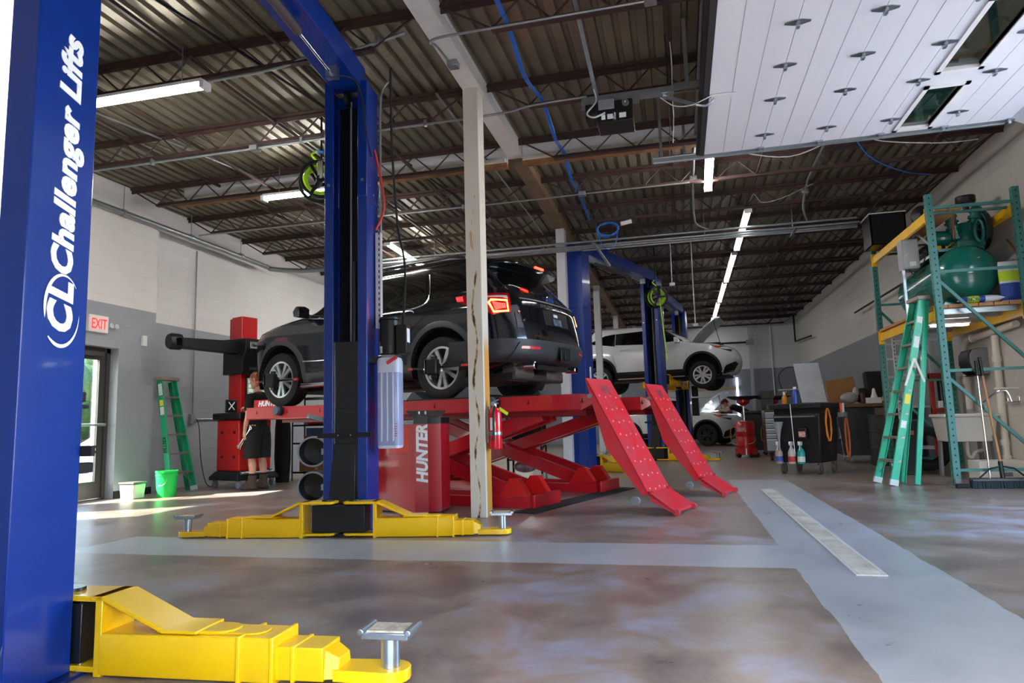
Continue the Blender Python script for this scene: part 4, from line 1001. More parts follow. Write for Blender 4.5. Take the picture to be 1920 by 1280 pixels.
# tub and bucket
t = thing('tub', 'white square tub with grey lid and yellow label by the exit door', 'tub', (-7.36, 7.98, 0))
obj('tub_body', MB().loft([[(-7.36 + x * k, 7.98 + y * k, z) for x, y in ((-.12, -.11), (.12, -.11), (.12, .11), (-.12, .11))] for z, k in ((0, .88), (.20, 1))]), mat('tub_white', (224, 222, 214), .45), t, bevel=.012)
obj('lid', MB().box(-7.49, -7.23, 7.86, 8.1, .20, .228), mat('lid_grey', (96, 94, 90), .5), t, bevel=.006)
obj('tub_label', MB().add([(-7.31 + .055 * i, 7.868 + .006 * (1 - j), .06 + .1 * j) for j in (0, 1) for i in (0, 1)], [(0, 1, 3, 2)]), mat('label_yellow', (226, 190, 60), .5, second=(80, 150, 190), scale=9), t)
t = thing('bucket', 'bright green plastic bucket in front of the green ladder', 'bucket', (-7.02, 8.22, 0))
gb = mat('bucket_green', (30, 214, 92), .42, coat=.2)
obj('bucket_body', MB().lathe([(.0, .0), (.12, .0), (.137, .29), (.143, .29), (.143, .315), (.137, .315), (.14, .335), (.146, .335), (.146, .36), (.134, .36), (.117, .03), (0, .03)], (-7.02, 8.22, 0), (0, 0, 1), 32, caps=False), gb, t)
for i, (dz, w_) in enumerate(((.24, .05), (.16, .11), (.13, .04))):
    obj('printed_mark', MB().lathe([(.1205 + dz * .058, dz), (.1222 + dz * .058, dz + .03)], (-7.02, 8.22, 0), (0, 0, 1), 8, False, rad(8 + 14 * i), rad(8 + 14 * i + 460 * w_)), mat('print_dark', (16, 60, 40), .5), t)
obj('handle', MB().tube(arc((-7.02, 8.08, .29), .13, rad(-100), rad(-10), 12, (1, 0, 0), (0, -.1, 1)), .004, 6), steel, t)

def ladder(label, A, B, TA, TB, RA, RB, RTA, RTB, n, m, brandtext=None, stickers=(), spread=True, group=None):
    t = thing('step_ladder', label, 'ladder', (V(A) + V(B)) / 2, group=group)
    A, B, TA, TB = map(V, (A, B, TA, TB)); w = (B - A).normalized(); up = (TA - A).normalized(); f = w.cross(up).normalized()
    def rail(p, q, wd, dp, sg):
        mb = MB(); o = [V(p), V(q)]; wv = w * sg
        for a, b in (((0, 0), (dp, .008)),): pass
        def ch(pt): return [pt + f * x + wv * y for x, y in ((-dp / 2, 0), (dp / 2, 0), (dp / 2, wd), (dp / 2 - .008, wd), (dp / 2 - .008, .007), (-dp / 2 + .008, .007), (-dp / 2 + .008, wd), (-dp / 2, wd))]
        return mb.loft([ch(o[0]), ch(o[1])])
    for p, q, sg in ((A, TA, 1), (B, TB, -1)):
        r_ = obj('front_rail', rail(p, q, .03, .085, sg), m, t)
        obj('foot_shoe', MB().beam(p, p + (q - p).normalized() * .07, .034, .095, up=f).xf(Matrix.Translation(w * .015 * sg)), mat('shoe_grey', (190, 206, 206), .5), r_)
    for p, q, sg in ((RA, RTA, 1), (RB, RTB, -1)):
        obj('rear_rail', rail(V(p), V(q), .028, .06, sg), m, t)
    stepm = mat('step_alu', (150, 142, 134), .45, .6, var=.2)
    for i in range(n):
        s = (i + 1) / (n + 1); p = A.lerp(TA, s); q = B.lerp(TB, s)
        st = obj('step', MB().beam(p, q, .085, .028, up=(0, 0, 1)), stepm, t, bevel=.003)
        if i == 0:
            for a, b in ((p, q), (q, p)):
                obj('step_brace', MB().tube([a.lerp(b, .4) - V((0, 0, .01)), a - up * .16 + (b - a) * .03], .006, 6), steel, st)
    c0 = (TA + TB) / 2
    obj('ladder_cap', MB().beam(TA - w * .03, TB + w * .03, .15, .05, up=(0, 0, 1)), mat('cap_grey', (150, 136, 126), .5), t, bevel=.01)
    for s, col, hh in stickers:
        p = A.lerp(TA, s) - w * .001
        ex = f; M_ = basis(p, up, f)
        obj('sticker', MB().box(-hh, hh, -.03, .03, .0, .0015, M_).box(-hh, hh, -.03, .03, -.0025, -.001, M_), col, t, smooth=0)
    return t, A, TA, w, up, f
stw = mat('sticker_white', (226, 230, 226), .5, var=.15, scale=40); sty = mat('sticker_yellow', (236, 214, 60), .5, var=.12, scale=40)
tl_, A_, TA_, w_, u_, f_ = ladder('green six-foot fibreglass step ladder folded against the left wall', (-7.22, 8.52, .01), (-7.26, 9.10, .01), (-7.6, 8.68, 1.70), (-7.6, 9.0, 1.70),
    (-7.37, 8.68, .01), (-7.40, 9.13, .01), (-7.69, 8.76, 1.66), (-7.69, 9.02, 1.66), 5, greenl, stickers=((.9, stw, .09), (.78, sty, .045), (.71, stw, .06)))
text('lettering', 'KELLER', .075, black, tl_, basis(A_.lerp(TA_, .48) - w_ * .002 + f_ * .02, -u_, -f_ if (u_.cross(f_)).dot(w_) > 0 else f_), off=.002, ext=.0005)

# aligner console: cabinet, monitor, tall post with camera crossbar.  local x faces the lift
ac = thing('alignment_console', 'red and black alignment console with a tall post and black camera crossbar', 'console', (-6.80, 9.66, 0), rad(-18))
cb = obj('cabinet', MB().box(-.34, .22, -.27, .33, .26, 1.06), brightred, ac, bevel=.02)
obj('worktop', MB().box(-.40, .30, -.32, .38, 1.06, 1.17), black, ac, bevel=.02)
bs = obj('base', MB().loft([[(x, y, z) for x, y in ((-.36 * k, -.3 * k), (.26 * k, -.3 * k), (.26 * k, .36 * k), (-.36 * k, .36 * k))] for z, k in ((.12, 1.16), (.17, 1.16), (.26, .94))]), blackm, ac, bevel=.01)
for x in (-.34, .24):
    for y in (-.28, .34):
        obj('caster', MB().cyl((x, y - .02, .055), (x, y + .02, .055), .055, n=18).box(x - .02, x + .02, y - .03, y + .03, .09, .12), greyp, bs)
for x in (-.2, .1):
    for z in (.48, .86):
        obj('vent_cap', MB().box(x - .03, x + .03, -.275, -.268, z - .022, z + .022), mat('cap_dark_red', (70, 12, 14), .5), cb)
obj('front_panel', MB().box(.22, .226, -.2, .2, .72, 1.03), black, cb)
text('lettering', 'HUNTER', .085, letter, ac, basis((.228, -.19, .88), (0, 1, 0), (0, 0, 1)), off=.003, shear=.2, ext=.0005)
obj('drawer_handle', MB().tube([(.23, -.17, .68), (.26, -.17, .66), (.26, .17, .66), (.23, .17, .68)], .01, 8), steel, cb)
obj('foot_bar', MB().tube([(.32, -.3, .23), (.32, .3, .23)], .018, 10), steel, bs)
po = obj('post', MB().box(-.20, .06, -.14, .16, .2, 2.72), mat('post_red', (190, 18, 24), .35, coat=.3), ac, bevel=.01)
obj('post_rear_channel', MB().box(-.27, -.2, -.12, .14, .2, 2.70), darkred, po)
bx = obj('crossbar_housing', MB().prism_y([(-.3, 1.78), (.16, 1.78), (.2, 1.85), (.2, 2.02), (.27, 2.12), (.27, 2.34), (-.3, 2.36)], -.22, .24), black, ac, bevel=.012)
obj('crossbar', MB().loft([[(.02 + sx * .07, y, 2.2 + sz * h) for sx, sz in ((-1, -1), (1, -1), (1, 1), (-1, 1))] for y, h in ((-1.22, .075), (-.22, .105), (.24, .105), (1.26, .075))]), black, ac, bevel=.01)
for s in (-1, 1):
    cp = obj('camera_pod', MB().loft([[(.04 + cos(a) * .1 * k, 1.26 * s + s * d, 2.21 + sin(a) * .12 * k) for a in [2 * pi * i / 20 for i in range(20)]] for d, k in ((-.1, .8), (-.08, 1), (.06, 1.02), (.1, .85))]), black, ac)
    obj('camera_window', MB().box(.13, .15, 1.26 * s - .05, 1.26 * s + .05, 2.15, 2.26), glassk, cp, bevel=.005)
    obj('pod_ribs', MB().lathe([(.105, -.05), (.112, -.04), (.105, -.03)], (.04, 1.26 * s, 2.21), (0, 1, 0), 20, caps=False), rubber, cp)
bd = obj('name_badge', MB().box(.271, .276, -.14, .16, 2.18, 2.29), chrome, bx, bevel=.004)
text('badge_lettering', 'HawkEye', .07, black, ac, basis((.278, -.12, 2.21), (0, 1, 0), (0, 0, 1)), off=.002, shear=.15, ext=.0005, sx=.9)
obj('lower_badge', MB().box(.201, .206, -.1, .12, 1.84, 1.89), chrome, bx)
mo = obj('monitor', MB().box(.02, .09, -.06, .62, 1.36, 1.74), black, ac, bevel=.012)
obj('screen', MB().box(.091, .094, -.04, .60, 1.39, 1.72), mat('screen', (150, 160, 140), .25, emit=.28, second=(96, 116, 96), scale=9), mo, smooth=0)
for i in range(4): obj('screen_icon', MB().box(.095, .097, -.02, .06, 1.43 + i * .07, 1.48 + i * .07), mat('icon', (196, 204, 196), .4, emit=.2), mo, smooth=0)
obj('monitor_stand', MB().box(-.06, .03, .14, .3, 1.17, 1.4), blackm, mo)
obj('keyboard', MB().box(.1, .3, -.1, .34, 1.17, 1.19), greyp, ac, bevel=.003)
tag(obj('work_gloves', MB().sphere((-7.02, 9.52, 1.212), .06, 10, (1.2, 1, .55)).sphere((-6.97, 9.47, 1.205), .045, 10, (1.1, .8, .6)), mat('glove_tan', (196, 176, 140), .8)), 'tan work gloves lying on the console worktop', 'gloves')
# small target rack on the console: black panel with white marks
t = thing('target_panel', 'black panel with white cross marks standing on the console', 'panel', (-6.83, 9.62, 1.17))
obj('panel_body', MB().cbox((-6.84, 9.35, 1.272), (.03, .2, .2), rad(-18)), black, t, bevel=.01)
for s in (-1, 1):
    obj('panel_mark', MB().beam((-6.837, 9.29, 1.272 - .06 * s), (-6.807, 9.39, 1.272 + .06 * s), .012, .012, up=(1, 0, 0)), letter, t)
# sign board on the lift's front end
hs = obj('front_sign_board', MB().box(-6.5, -5.6, .45, .46, 1.21, 1.325).box(-6.1, -6.04, .44, .47, 1.1, 1.21), brightred, al)
text('sign_lettering', 'HUNTER', .1, letter, al, basis((-6.40, .448, 1.235), (1, 0, 0), (0, 0, 1)), off=.006, shear=.25, ext=.001, sx=1.15)

# red control cabinet with white lettering in front of the scissor lift
cc = thing('control_cabinet', 'dark red control cabinet lettered HUNTER beside the scissor lift', 'cabinet', (-2.75, 6.8, 0))
fp = [(-3.14, 6.74), (-2.63, 6.51), (-2.50, 6.55), (-2.40, 6.66), (-2.42, 6.98), (-2.56, 7.08), (-3.06, 7.2)]
obj('cabinet_body', MB().prism_z(fp[1:] + [fp[0]], .02, .90), darkred, cc, smooth=15)
obj('plinth', MB().prism_z([((x + 2.75) * .95 - 2.75, (y - 6.85) * .95 + 6.85) for x, y in fp], 0, .02), black, cc)
obj('black_collar', MB().prism_z([((x + 2.53) * 1.02 - 2.53, (y - 6.8) * 1.02 + 6.8) for x, y in ((-2.63, 6.51), (-2.50, 6.55), (-2.40, 6.66), (-2.42, 6.98), (-2.62, 7.05))], .90, .965), black, cc, smooth=15)
tp = MB(); lo = [(-2.64, 6.50, .965), (-2.50, 6.54, .965), (-2.39, 6.66, .965), (-2.46, 6.98, 1.03), (-2.72, 7.0, 1.03), (-2.80, 6.72, 1.03)]
tp.prism([(i, 0) for i in range(6)], lambda u, v: lo[int(u)], lambda u, v: (lo[int(u)][0], lo[int(u)][1], lo[int(u)][2] + .012))
pn = obj('control_panel', tp, black, cc)
for x, y in ((-2.62, 6.62), (-2.56, 6.64), (-2.66, 6.9)):
    obj('panel_button', MB().cyl((x, y, .985), (x, y, 1.03), .012, n=10), steel, pn)
obj('access_hatch', MB().prism_z([(-2.98, 6.665), (-2.70, 6.54), (-2.695, 6.55), (-2.975, 6.675)], .60, .86), brightred, cc, bevel=.004)
obj('grey_tray', MB().prism_z([(-3.1, 6.75), (-2.66, 6.56), (-2.7, 6.9), (-3.0, 7.05)], .90, .93), mat('tray_blue_grey', (120, 140, 150), .4), cc)
e1 = (V((-2.50, 6.55, 0)) - V((-2.63, 6.51, 0))).normalized()
text('lettering', 'HUNTER', .15, letter, cc, basis((-2.508, 6.5425, .31), (0, 0, 1), (-e1.x, -e1.y, 0)), off=.007, shear=.18, ext=.001, sx=.98)

# wire shelf behind the mechanic with what stands on it
sx0, sx1, sy = -6.62, -5.75, 10.75
t = thing('wire_shelf', 'black wire shelving standing behind the mechanic', 'shelf', (-6.2, 10.9, 0))
for x in (sx0, sx1):
    for y in (sy, sy + .4): obj('post', MB().cyl((x, y, 0), (x, y, 1.5), .014, n=10), blackm, t)
for z in (.12, .62, .93, 1.4):
    s_ = obj('wire_deck', MB().box(sx0, sx1, sy, sy + .015, z, z + .03).box(sx0, sx1, sy + .38, sy + .4, z, z + .03).box(sx0, sx1, sy + .02, sy + .38, z + .012, z + .018), blackm, t)
def crate(nm, label, x, y, z, w_, d_, h_, m_, grp=None):
    return tag(obj(nm, MB().box(x, x + w_, y, y + d_, z, z + .01).box(x, x + w_, y, y + .008, z, z + h_).box(x, x + w_, y + d_ - .008, y + d_, z, z + h_).box(x, x + .008, y, y + d_, z, z + h_).box(x + w_ - .008, x + w_, y, y + d_, z, z + h_), m_, bevel=.003), label, 'bin', grp)
rb_ = mat('bin_red', (190, 40, 40), .45); bb_ = mat('bin_blue', (96, 136, 172), .5)
crate('parts_bin', 'red parts bin on the upper deck of the wire shelf', -6.35, 10.8, .96, .4, .25, .1, rb_)
crate('parts_bin', 'red parts bin on the lower deck of the wire shelf', -6.42, 10.8, .65, .6, .28, .11, rb_)
tag(obj('storage_tote', MB().box(-6.56, -6.1, 11.09, 11.13, .655, .9), bb_, bevel=.01), 'blue tote at the back of the lower wire shelf', 'tote')
tag(obj('storage_tote', MB().box(-6.58, -6.12, 11.06, 11.13, .965, 1.22), bb_, bevel=.01), 'blue tote at the back of the upper wire shelf', 'tote')
t = thing('cardboard_box', 'brown cardboard box at the bottom of the wire shelf', 'box', (-6.1, 10.85, .15))
obj('carton', MB().box(-6.5, -5.98, 10.78, 11.1, .155, .56), brown, t, bevel=.004)
obj('tape', MB().box(-6.2, -6.14, 10.777, 10.78, .156, .56).box(-6.2, -6.14, 10.78, 11.1, .56, .562), mat('parcel_tape', (188, 150, 104), .35), t)
obj('barcode_label', MB().box(-6.16, -6.08, 10.775, 10.777, .38, .43), black, t)
tag(obj('hanging_coat', MB().loft([[(-6.0 + .13 * k * cos(a) - .62, 10.45 + .1 * k * sin(a), z) for a in [2 * pi * i / 14 for i in range(14)]] for z, k in ((.0, .9), (.4, 1.1), (.9, 1.05), (1.25, .8), (1.4, .3))]), mat('coat_black', (20, 20, 22), .85)), 'black floor stand covered by a dark cloth beside the mechanic', 'stand')
# stacked hose rings fixed to a stand behind the lift column: two open black cylinders
for i, z in enumerate((.645, .285)):
    t = thing('adapter_cup', ('upper' if i == 0 else 'lower') + ' round black cup with grey rim behind the lift column', 'cup', (-3.75, 6.5, z - .165), group='black cups behind the lift')
    obj('cup', MB().lathe([(.0, .26), (.14, .26), (.155, .25), (.155, 0), (.143, 0), (.14, .23), (0, .24)], (-3.74, 6.46, z), (-.30, .954, .02), 32, caps=False), blackm, t)
    obj('cup_rim', MB().lathe([(.14, 0), (.158, 0), (.160, .02), (.142, .02)], (-3.74, 6.458, z), (-.30, .954, .02), 32, caps=False), greyp, t)
    obj('rim_lock', MB().box(-3.62, -3.59, 6.42, 6.46, z - .03, z + .03), steel, t)
t = thing('cup_stand', 'blue-grey steel stand holding the two black cups', 'stand', (-3.66, 6.85, 0))
obj('stand_post', MB().box(-3.74, -3.58, 6.88, 6.93, 0, .9), mat('stand_blue', (78, 100, 124), .45), t)
obj('stand_foot', MB().box(-3.95, -3.45, 6.75, 7.05, 0, .03), mat('stand_blue', (78, 100, 124), .45), t)
obj('stand_arm', MB().beam((-3.66, 6.9, .92), (-3.88, 6.6, 1.02), .05, .05), blackm, t)
# wall outlet, conduits on the left wall, lead of the console
t = thing('outlet_box', 'grey outlet box on the left wall with a rising conduit', 'outlet', (XL2 + .03, 9.76, 1.02))
obj('box', MB().box(XL2, XL2 + .06, 9.70, 9.82, 1.02, 1.18), galv, t, bevel=.004)
obj('riser', MB().tube([(XL2 + .03, 9.76, 1.18), (XL2 + .03, 9.76, 3.95)], .012, 8), galv, t)
obj('branch_conduit', MB().tube([(XL2 + .03, 9.82, 1.1), (XL2 + .03, 11.4, 1.1)], .011, 8), galv, t)
tag(obj('power_lead', MB().tube(smooth_path([(XL2 + .07, 9.8, 1.1), (XL2 + .1, 9.84, .95), (XL2 + .14, 9.85, .45), (XL2 + .3, 9.75, .12), (-7.5, 9.72, .012), (-7.38, 9.7, .012)]), .007, 6), rubber), 'black power lead hanging from the outlet to the console', 'cord')
# ================================================================ right side: pallet rack, compressor, sink
t = thing('pallet_rack', 'teal and yellow pallet rack carrying the green air compressor', 'rack', (3.55, 9.12, 0))
RX0, RX1, RYN, RYF = 3.10, 4.03, 9.12, 11.62
def upright(x, y, h, label=None):
    mb = MB(); w_, d_ = .075, .07
    mb.prism_z([(x - w_ / 2, y - d_ / 2), (x + w_ / 2, y - d_ / 2), (x + w_ / 2, y + d_ / 2), (x + w_ / 2 - .006, y + d_ / 2), (x + w_ / 2 - .006, y - d_ / 2 + .006), (x - w_ / 2 + .006, y - d_ / 2 + .006), (x - w_ / 2 + .006, y + d_ / 2), (x - w_ / 2, y + d_ / 2)], .01, h)
    p = obj('upright_post', mb, teal, t)
    hl = MB(); n = int(h / .076)
    for i in range(n):
        z = .06 + .076 * i; c = [(x + .009 * cos(a), y - d_ / 2 - .0012, z + .012 * sin(a)) for a in [2 * pi * k / 8 for k in range(8)]]
        hl.add(c, [tuple(range(8))])
        c = [(x - w_ / 2 - .0012, y + .009 * cos(a), z + .012 * sin(a)) for a in [2 * pi * k / 8 for k in range(8)]]
        hl.add(c, [tuple(range(8))])
    obj('slot_holes', hl, mat('hole_dark', (14, 40, 42), .7), p, smooth=0)
    obj('post_foot', MB().box(x - .07, x + .07, y - .06, y + .06, 0, .01).box(x - .03, x + .03, y - .05, y - .036, .01, .09), bluedk if 0 else greyp, p)
for y, h in ((RYN, 3.53), (RYF, 3.53)):
    for x in (RX0, RX1): upright(x, y, h)
    for z in (3.36, 2.56, 1.36, .19):
        obj('rack_brace', MB().box(RX0 + .03, RX1 - .03, y - .015, y + .015, z - .017, z + .017), teal, t)
    for za, zb in ((2.45, 1.42), (1.27, .32)):
        obj('rack_diagonal', MB().beam((RX0 + .03, y, za), (RX1 - .03, y, zb), .03, .035), teal, t)
for x in (RX0, RX1):
    for z in (3.28, 2.05):
        b_ = obj('load_beam', MB().prism_y([(x - .022, z - .065), (x + .022, z - .065), (x + .022, z + .065), (x - .006, z + .065), (x - .006, z + .04), (x - .022, z + .04)], RYN + .04, RYF - .04), yellow, t, bevel=.003)
        for y in (RYN + .042, RYF - .048): obj('beam_connector', MB().box(x - .042, x + .042, y - .004, y + .01, z - .11, z + .09), yellow, b_)
for y in (9.3, 9.75, 10.3, 10.9, 11.4):
    obj('deck_support', MB().box(RX0 + .03, RX1 - .03, y - .03, y + .03, 2.06, 2.125), galv, t)
def plank(x0, x1, y0, y1, z, lab, grp):
    return tag(obj('plank', MB().box(x0, x1, y0, y1, z, z + .04), wood, bevel=.003), lab, 'plank', grp)
# shelf boards run along the rack (end grain shows to the front)
for i in range(6):
    x = RX0 - .03 + i * .163
    plank(x, x + .155, RYN + .08, RYF - .08, 2.127, 'lumber board decking the rack shelf under the compressor', 'boards on the lower rack shelf')
for i in range(2):
    plank(3.19 + .16 * i, 3.34 + .16 * i, 9.2, 11.4, 3.348, ('outer' if i == 0 else 'inner') + ' of two boards lying along the top of the rack', 'boards on the top of the rack')
obj('top_tie', MB().box(RX0 + .02, RX1 - .02, 9.28, 9.32, 3.32, 3.346).box(RX0 + .02, RX1 - .02, 11.0, 11.04, 3.32, 3.346), teal, t)
tag(obj('plywood_sheet', MB().box(3.13, 3.185, 9.4, 11.5, 3.347, 3.36), wood), 'thin plywood strip along the yellow top beam', 'board')

# compressor
t = thing('air_compressor', 'large green air compressor with a horizontal tank up on the rack', 'compressor', (3.62, 10.3, 2.17))
cx_, r_ = 3.61, .355; zc = 2.60
pr = [(r_ * sin(a), -.2 * cos(a)) for a in [pi / 2 * i / 8 for i in range(9)]]
tk = obj('tank', MB().lathe([(a, b + .2) for a, b in pr] + [(r_, 1.75)] + [(r_ * cos(a), 1.75 + .2 * sin(a)) for a in [pi / 2 * i / 8 for i in range(1, 9)]], (cx_, 9.36, zc), (0, 1, 0), 48, caps=False), tank, t, smooth=60)
obj('weld_seam', MB().lathe([(r_ - .002, .215), (r_ + .005, .22), (r_ - .002, .225)], (cx_, 9.36, zc), (0, 1, 0), 48, caps=False), tank, tk)
obj('end_port', MB().lathe([(.0, -.012), (.045, -.01), (.05, .02)], (cx_, 9.365, zc + .02), (0, 1, 0), 20, caps=False), tank, tk)
obj('warning_sticker', MB().cbox((cx_ + .03, 9.398, zc + .175), (.12, .003, .05), 0, rad(-33)), mat('sticker_red_white', (226, 226, 224), .5, second=(190, 60, 60), scale=20), tk)
for y in (9.75, 10.9):
    obj('tank_foot', MB().prism_y([(cx_ - .3, 2.17), (cx_ + .3, 2.17), (cx_ + .2, 2.32), (cx_ - .2, 2.32)], y - .05, y + .05), tank, t)
obj('top_plate', MB().box(cx_ - .25, cx_ + .28, 9.7, 11.0, 2.93, 2.97), tank, t)
pm = obj('pump_block', MB().box(cx_ - .02, cx_ + .3, 9.7, 10.05, 2.97, 3.06).lathe([(.13, 0), (.14, .05), (.12, .28), (.1, .3)], (cx_ + .16, 9.9, 3.02), (0, 0, 1), 20), tank, t, bevel=.008)
for dx, hgt in ((.05, .36), (.22, .42)):
    fin = [(.06, .0)] + [q for i in range(9) for q in ((.085 if i % 2 == 0 else .065, .02 + .035 * i), (.085 if i % 2 == 0 else .065, .05 + .035 * i))] + [(.05, .37)]
    obj('cylinder_head', MB().lathe([(a, b * hgt / .36) for a, b in fin], (cx_ + dx, 9.88, 3.1), (.18 if dx > .1 else -.25, -.1, 1), 16), tank, pm)
fl = obj('intake_filter', MB().cyl((cx_ + .18, 9.86, 3.50), (cx_ + .18, 9.86, 3.58), .035, n=14).lathe([(.105, 0), (.115, .02), (.115, .09), (.1, .105), (0, .108)], (cx_ + .18, 9.86, 3.58), (-.05, -.12, 1), 28), black, t)
obj('crankcase', MB().lathe([(0, 0), (.07, .01), (.1, .05), (.1, .25)], (cx_ - .3, 9.9, 3.15), (1, .1, 0), 20), tank, pm)
fw = obj('flywheel', MB().lathe([(.25, 0), (.26, .01), (.26, .05), (.25, .06), (.21, .06), (.19, .03), (.06, .03), (.05, .06), (0, .06)], (3.97, 9.86, 3.2), (-1, .0, .0), 36, caps=False), blackm, t)
obj('flywheel_ring', MB().lathe([(.215, .061), (.23, .066), (.245, .061)], (3.97, 9.86, 3.2), (-1, .0, .0), 36, caps=False), tank, fw)
obj('belt_guard', MB().cbox((3.965, 10.42, 3.2), (.06, .5, .5), 0), blackm, t, bevel=.02)
obj('copper_line', MB().tube(smooth_path([(cx_ - .05, 9.72, 3.1), (cx_ - .04, 9.7, 3.35), (cx_ + .02, 9.7, 3.44), (cx_ + .4, 9.75, 3.46)]), .012, 8), copper, t)
obj('fitting', MB().cyl((cx_ + .38, 9.75, 3.46), (cx_ + .46, 9.76, 3.47), .014, n=10), mat('brass', (206, 176, 90), .3, .9), t)
obj('discharge_line', MB().tube(smooth_path([(cx_ + .45, 9.5, 2.98), (cx_ + .50, 9.42, 2.8), (cx_ + .50, 9.44, 2.66), (cx_ + .4, 9.52, 2.62), (cx_ + .33, 9.6, 2.6)]), .012, 8), copper, t)
obj('cooler_loop', MB().tube([V((cx_ + .22 + .05 * cos(a), 9.66, 3.16 + .14 * sin(a))) for a in [2 * pi * i / 20 for i in range(20)]], .022, 8, closed=True), tank, pm)
obj('drive_motor', MB().lathe([(0, 0), (.12, .01), (.13, .04), (.13, .36), (.1, .4), (0, .4)], (cx_ - .05, 10.35, 3.11), (0, 1, 0), 24, caps=False).box(cx_ - .2, cx_ + .1, 10.4, 10.7, 2.97, 3.0), black, t)
obj('motor_cowl', MB().lathe([(.135, 0), (.14, .05), (.12, .1), (0, .12)], (cx_ - .24, 10.15, 3.54), (-.5, -.8, .1), 24, caps=False), black, t)
obj('danger_tag', MB().cbox((cx_ - .22, 9.78, 2.98), (.09, .004, .1), rad(20)), yellow, t)
# switchgear box beside the compressor
t = thing('disconnect_box', 'grey electrical disconnect box between the rack posts', 'electrical box', (3.14, 10.15, 2.17))
obj('box', MB().box(3.04, 3.245, 10.05, 10.25, 2.80, 3.21), mat('box_grey', (148, 152, 156), .45, .2), t, bevel=.005)
obj('door_seam', MB().box(3.055, 3.23, 10.047, 10.05, 2.82, 3.19), mat('box_door_grey', (166, 168, 170), .45), t, bevel=.002)
for z in (2.98, 3.08, 3.16): obj('latch', MB().cyl((3.08, 10.03, z), (3.08, 10.05, z), .012, n=10), steel, t)
obj('name_plate', MB().box(3.12, 3.2, 10.044, 10.047, 2.84, 2.9), white, t)
obj('stand_legs', MB().box(3.04, 3.07, 10.1, 10.14, 2.12, 2.80), steel, t)
tag(obj('flex_conduit', MB().tube(smooth_path([(3.2, 10.12, 3.23), (3.2, 9.98, 3.26), (3.22, 9.8, 3.15), (3.3, 9.72, 3.0), (3.34, 9.68, 2.95)]), .016, 8), greyp), 'grey flexible conduit looping from the disconnect box to the compressor', 'conduit')
tag(obj('control_wires', MB().tube(smooth_path([(3.1, 10.04, 2.79), (3.12, 9.9, 2.70), (3.17, 9.7, 2.80), (3.14, 9.5, 2.86)]), .008, 6), rubber), 'loose black wires draped over the compressor tank', 'wire')
# bags on the shelf
def bag(nm, label, c, s, rz, tilt, cols):
    t = thing(nm, label, 'bag', (c[0], c[1], c[2]))
    M_ = Matrix.Translation(c) @ Matrix.Rotation(rz, 4, 'Z') @ Matrix.Rotation(tilt, 4, 'Y')
    def body(x0, x1, k):
        rings = []
        for i in range(9):
            u = x0 + (x1 - x0) * i / 8; e_ = sqrt(max(.03, 1 - (2 * u - 1) ** 4))
            rings.append([M_ @ V(((u - .5) * s[0], s[1] / 2 * cos(a) * (.9 + .1 * e_) * k, s[2] / 2 + s[2] / 2 * sin(a) * e_ * k)) for a in [2 * pi * j / 20 for j in range(20)]])
        return MB().loft(rings)
    b = obj('sack', body(0, 1, 1), cols[0], t)
    for (u0, u1, m_) in cols[1:]: obj('printed_band', body(u0, u1, 1.012), m_, b)
    return t, M_
sackw = mat('sack_white', (214, 214, 220), .5, var=.06); sackb = mat('sack_blue', (34, 66, 150), .45); sackl = mat('sack_lime', (190, 220, 40), .5)
t_, M_ = bag('absorbent_sack', 'white and blue sack lettered NC 950 lying flat under the green tank', (3.60, 9.25, 2.168), (.46, .18, .09), 0, 0, [sackw, (.0, .52, sackb), (.06, .42, sackl)][0:1] + [(.02, .55, sackb), (.14, .42, sackl)])
text('lettering', 'NC 950', .05, black, t_, basis((3.44, 9.158, 2.19), (1, 0, 0), (0, 0, 1)), off=.002, ext=.001, sx=.8)
bag('absorbent_sack', 'white and blue sack standing upright at the right end of the rack shelf', (3.985, 9.40, 2.17 + .25), (.5, .26, .12), rad(90), rad(-88), [sackw, (.04, .45, sackb), (.5, .75, sackl)])
# dark cabinet on top at the far end
t = thing('dark_cabinet', 'open dark steel cabinet with a white lid standing on the far end of the rack', 'cabinet', (3.12, 11.35, 3.345))
obj('shell', MB().box(2.93, 3.42, 11.0, 11.012, 3.389, 3.86).box(2.93, 2.95, 11.0, 11.45, 3.389, 3.86).box(3.40, 3.42, 11.0, 11.45, 3.389, 3.86).box(2.93, 3.42, 11.43, 11.45, 3.389, 3.86).box(2.93, 3.42, 11.0, 11.45, 3.389, 3.40), mat('cabinet_dark', (17, 18, 24), .35, var=.2), t)
obj('lid_edge', MB().box(2.92, 3.43, 10.99, 11.46, 3.86, 3.875), white, t)
# lamp under the shelf
t = thing('shelf_lamp', 'lit fluorescent tube lamp fixed under the rack shelf', 'lamp', (3.5, 10.0, 2.0))
obj('lamp_housing', MB().beam((3.26, 9.98, 2.03), (3.74, 10.02, 2.03), .09, .025), white, t)
obj('lamp_tube', MB().beam((3.28, 9.98, 2.005), (3.72, 10.02, 2.005), .07, .03), emat('tube_glow', (255, 250, 244), 7.), t)
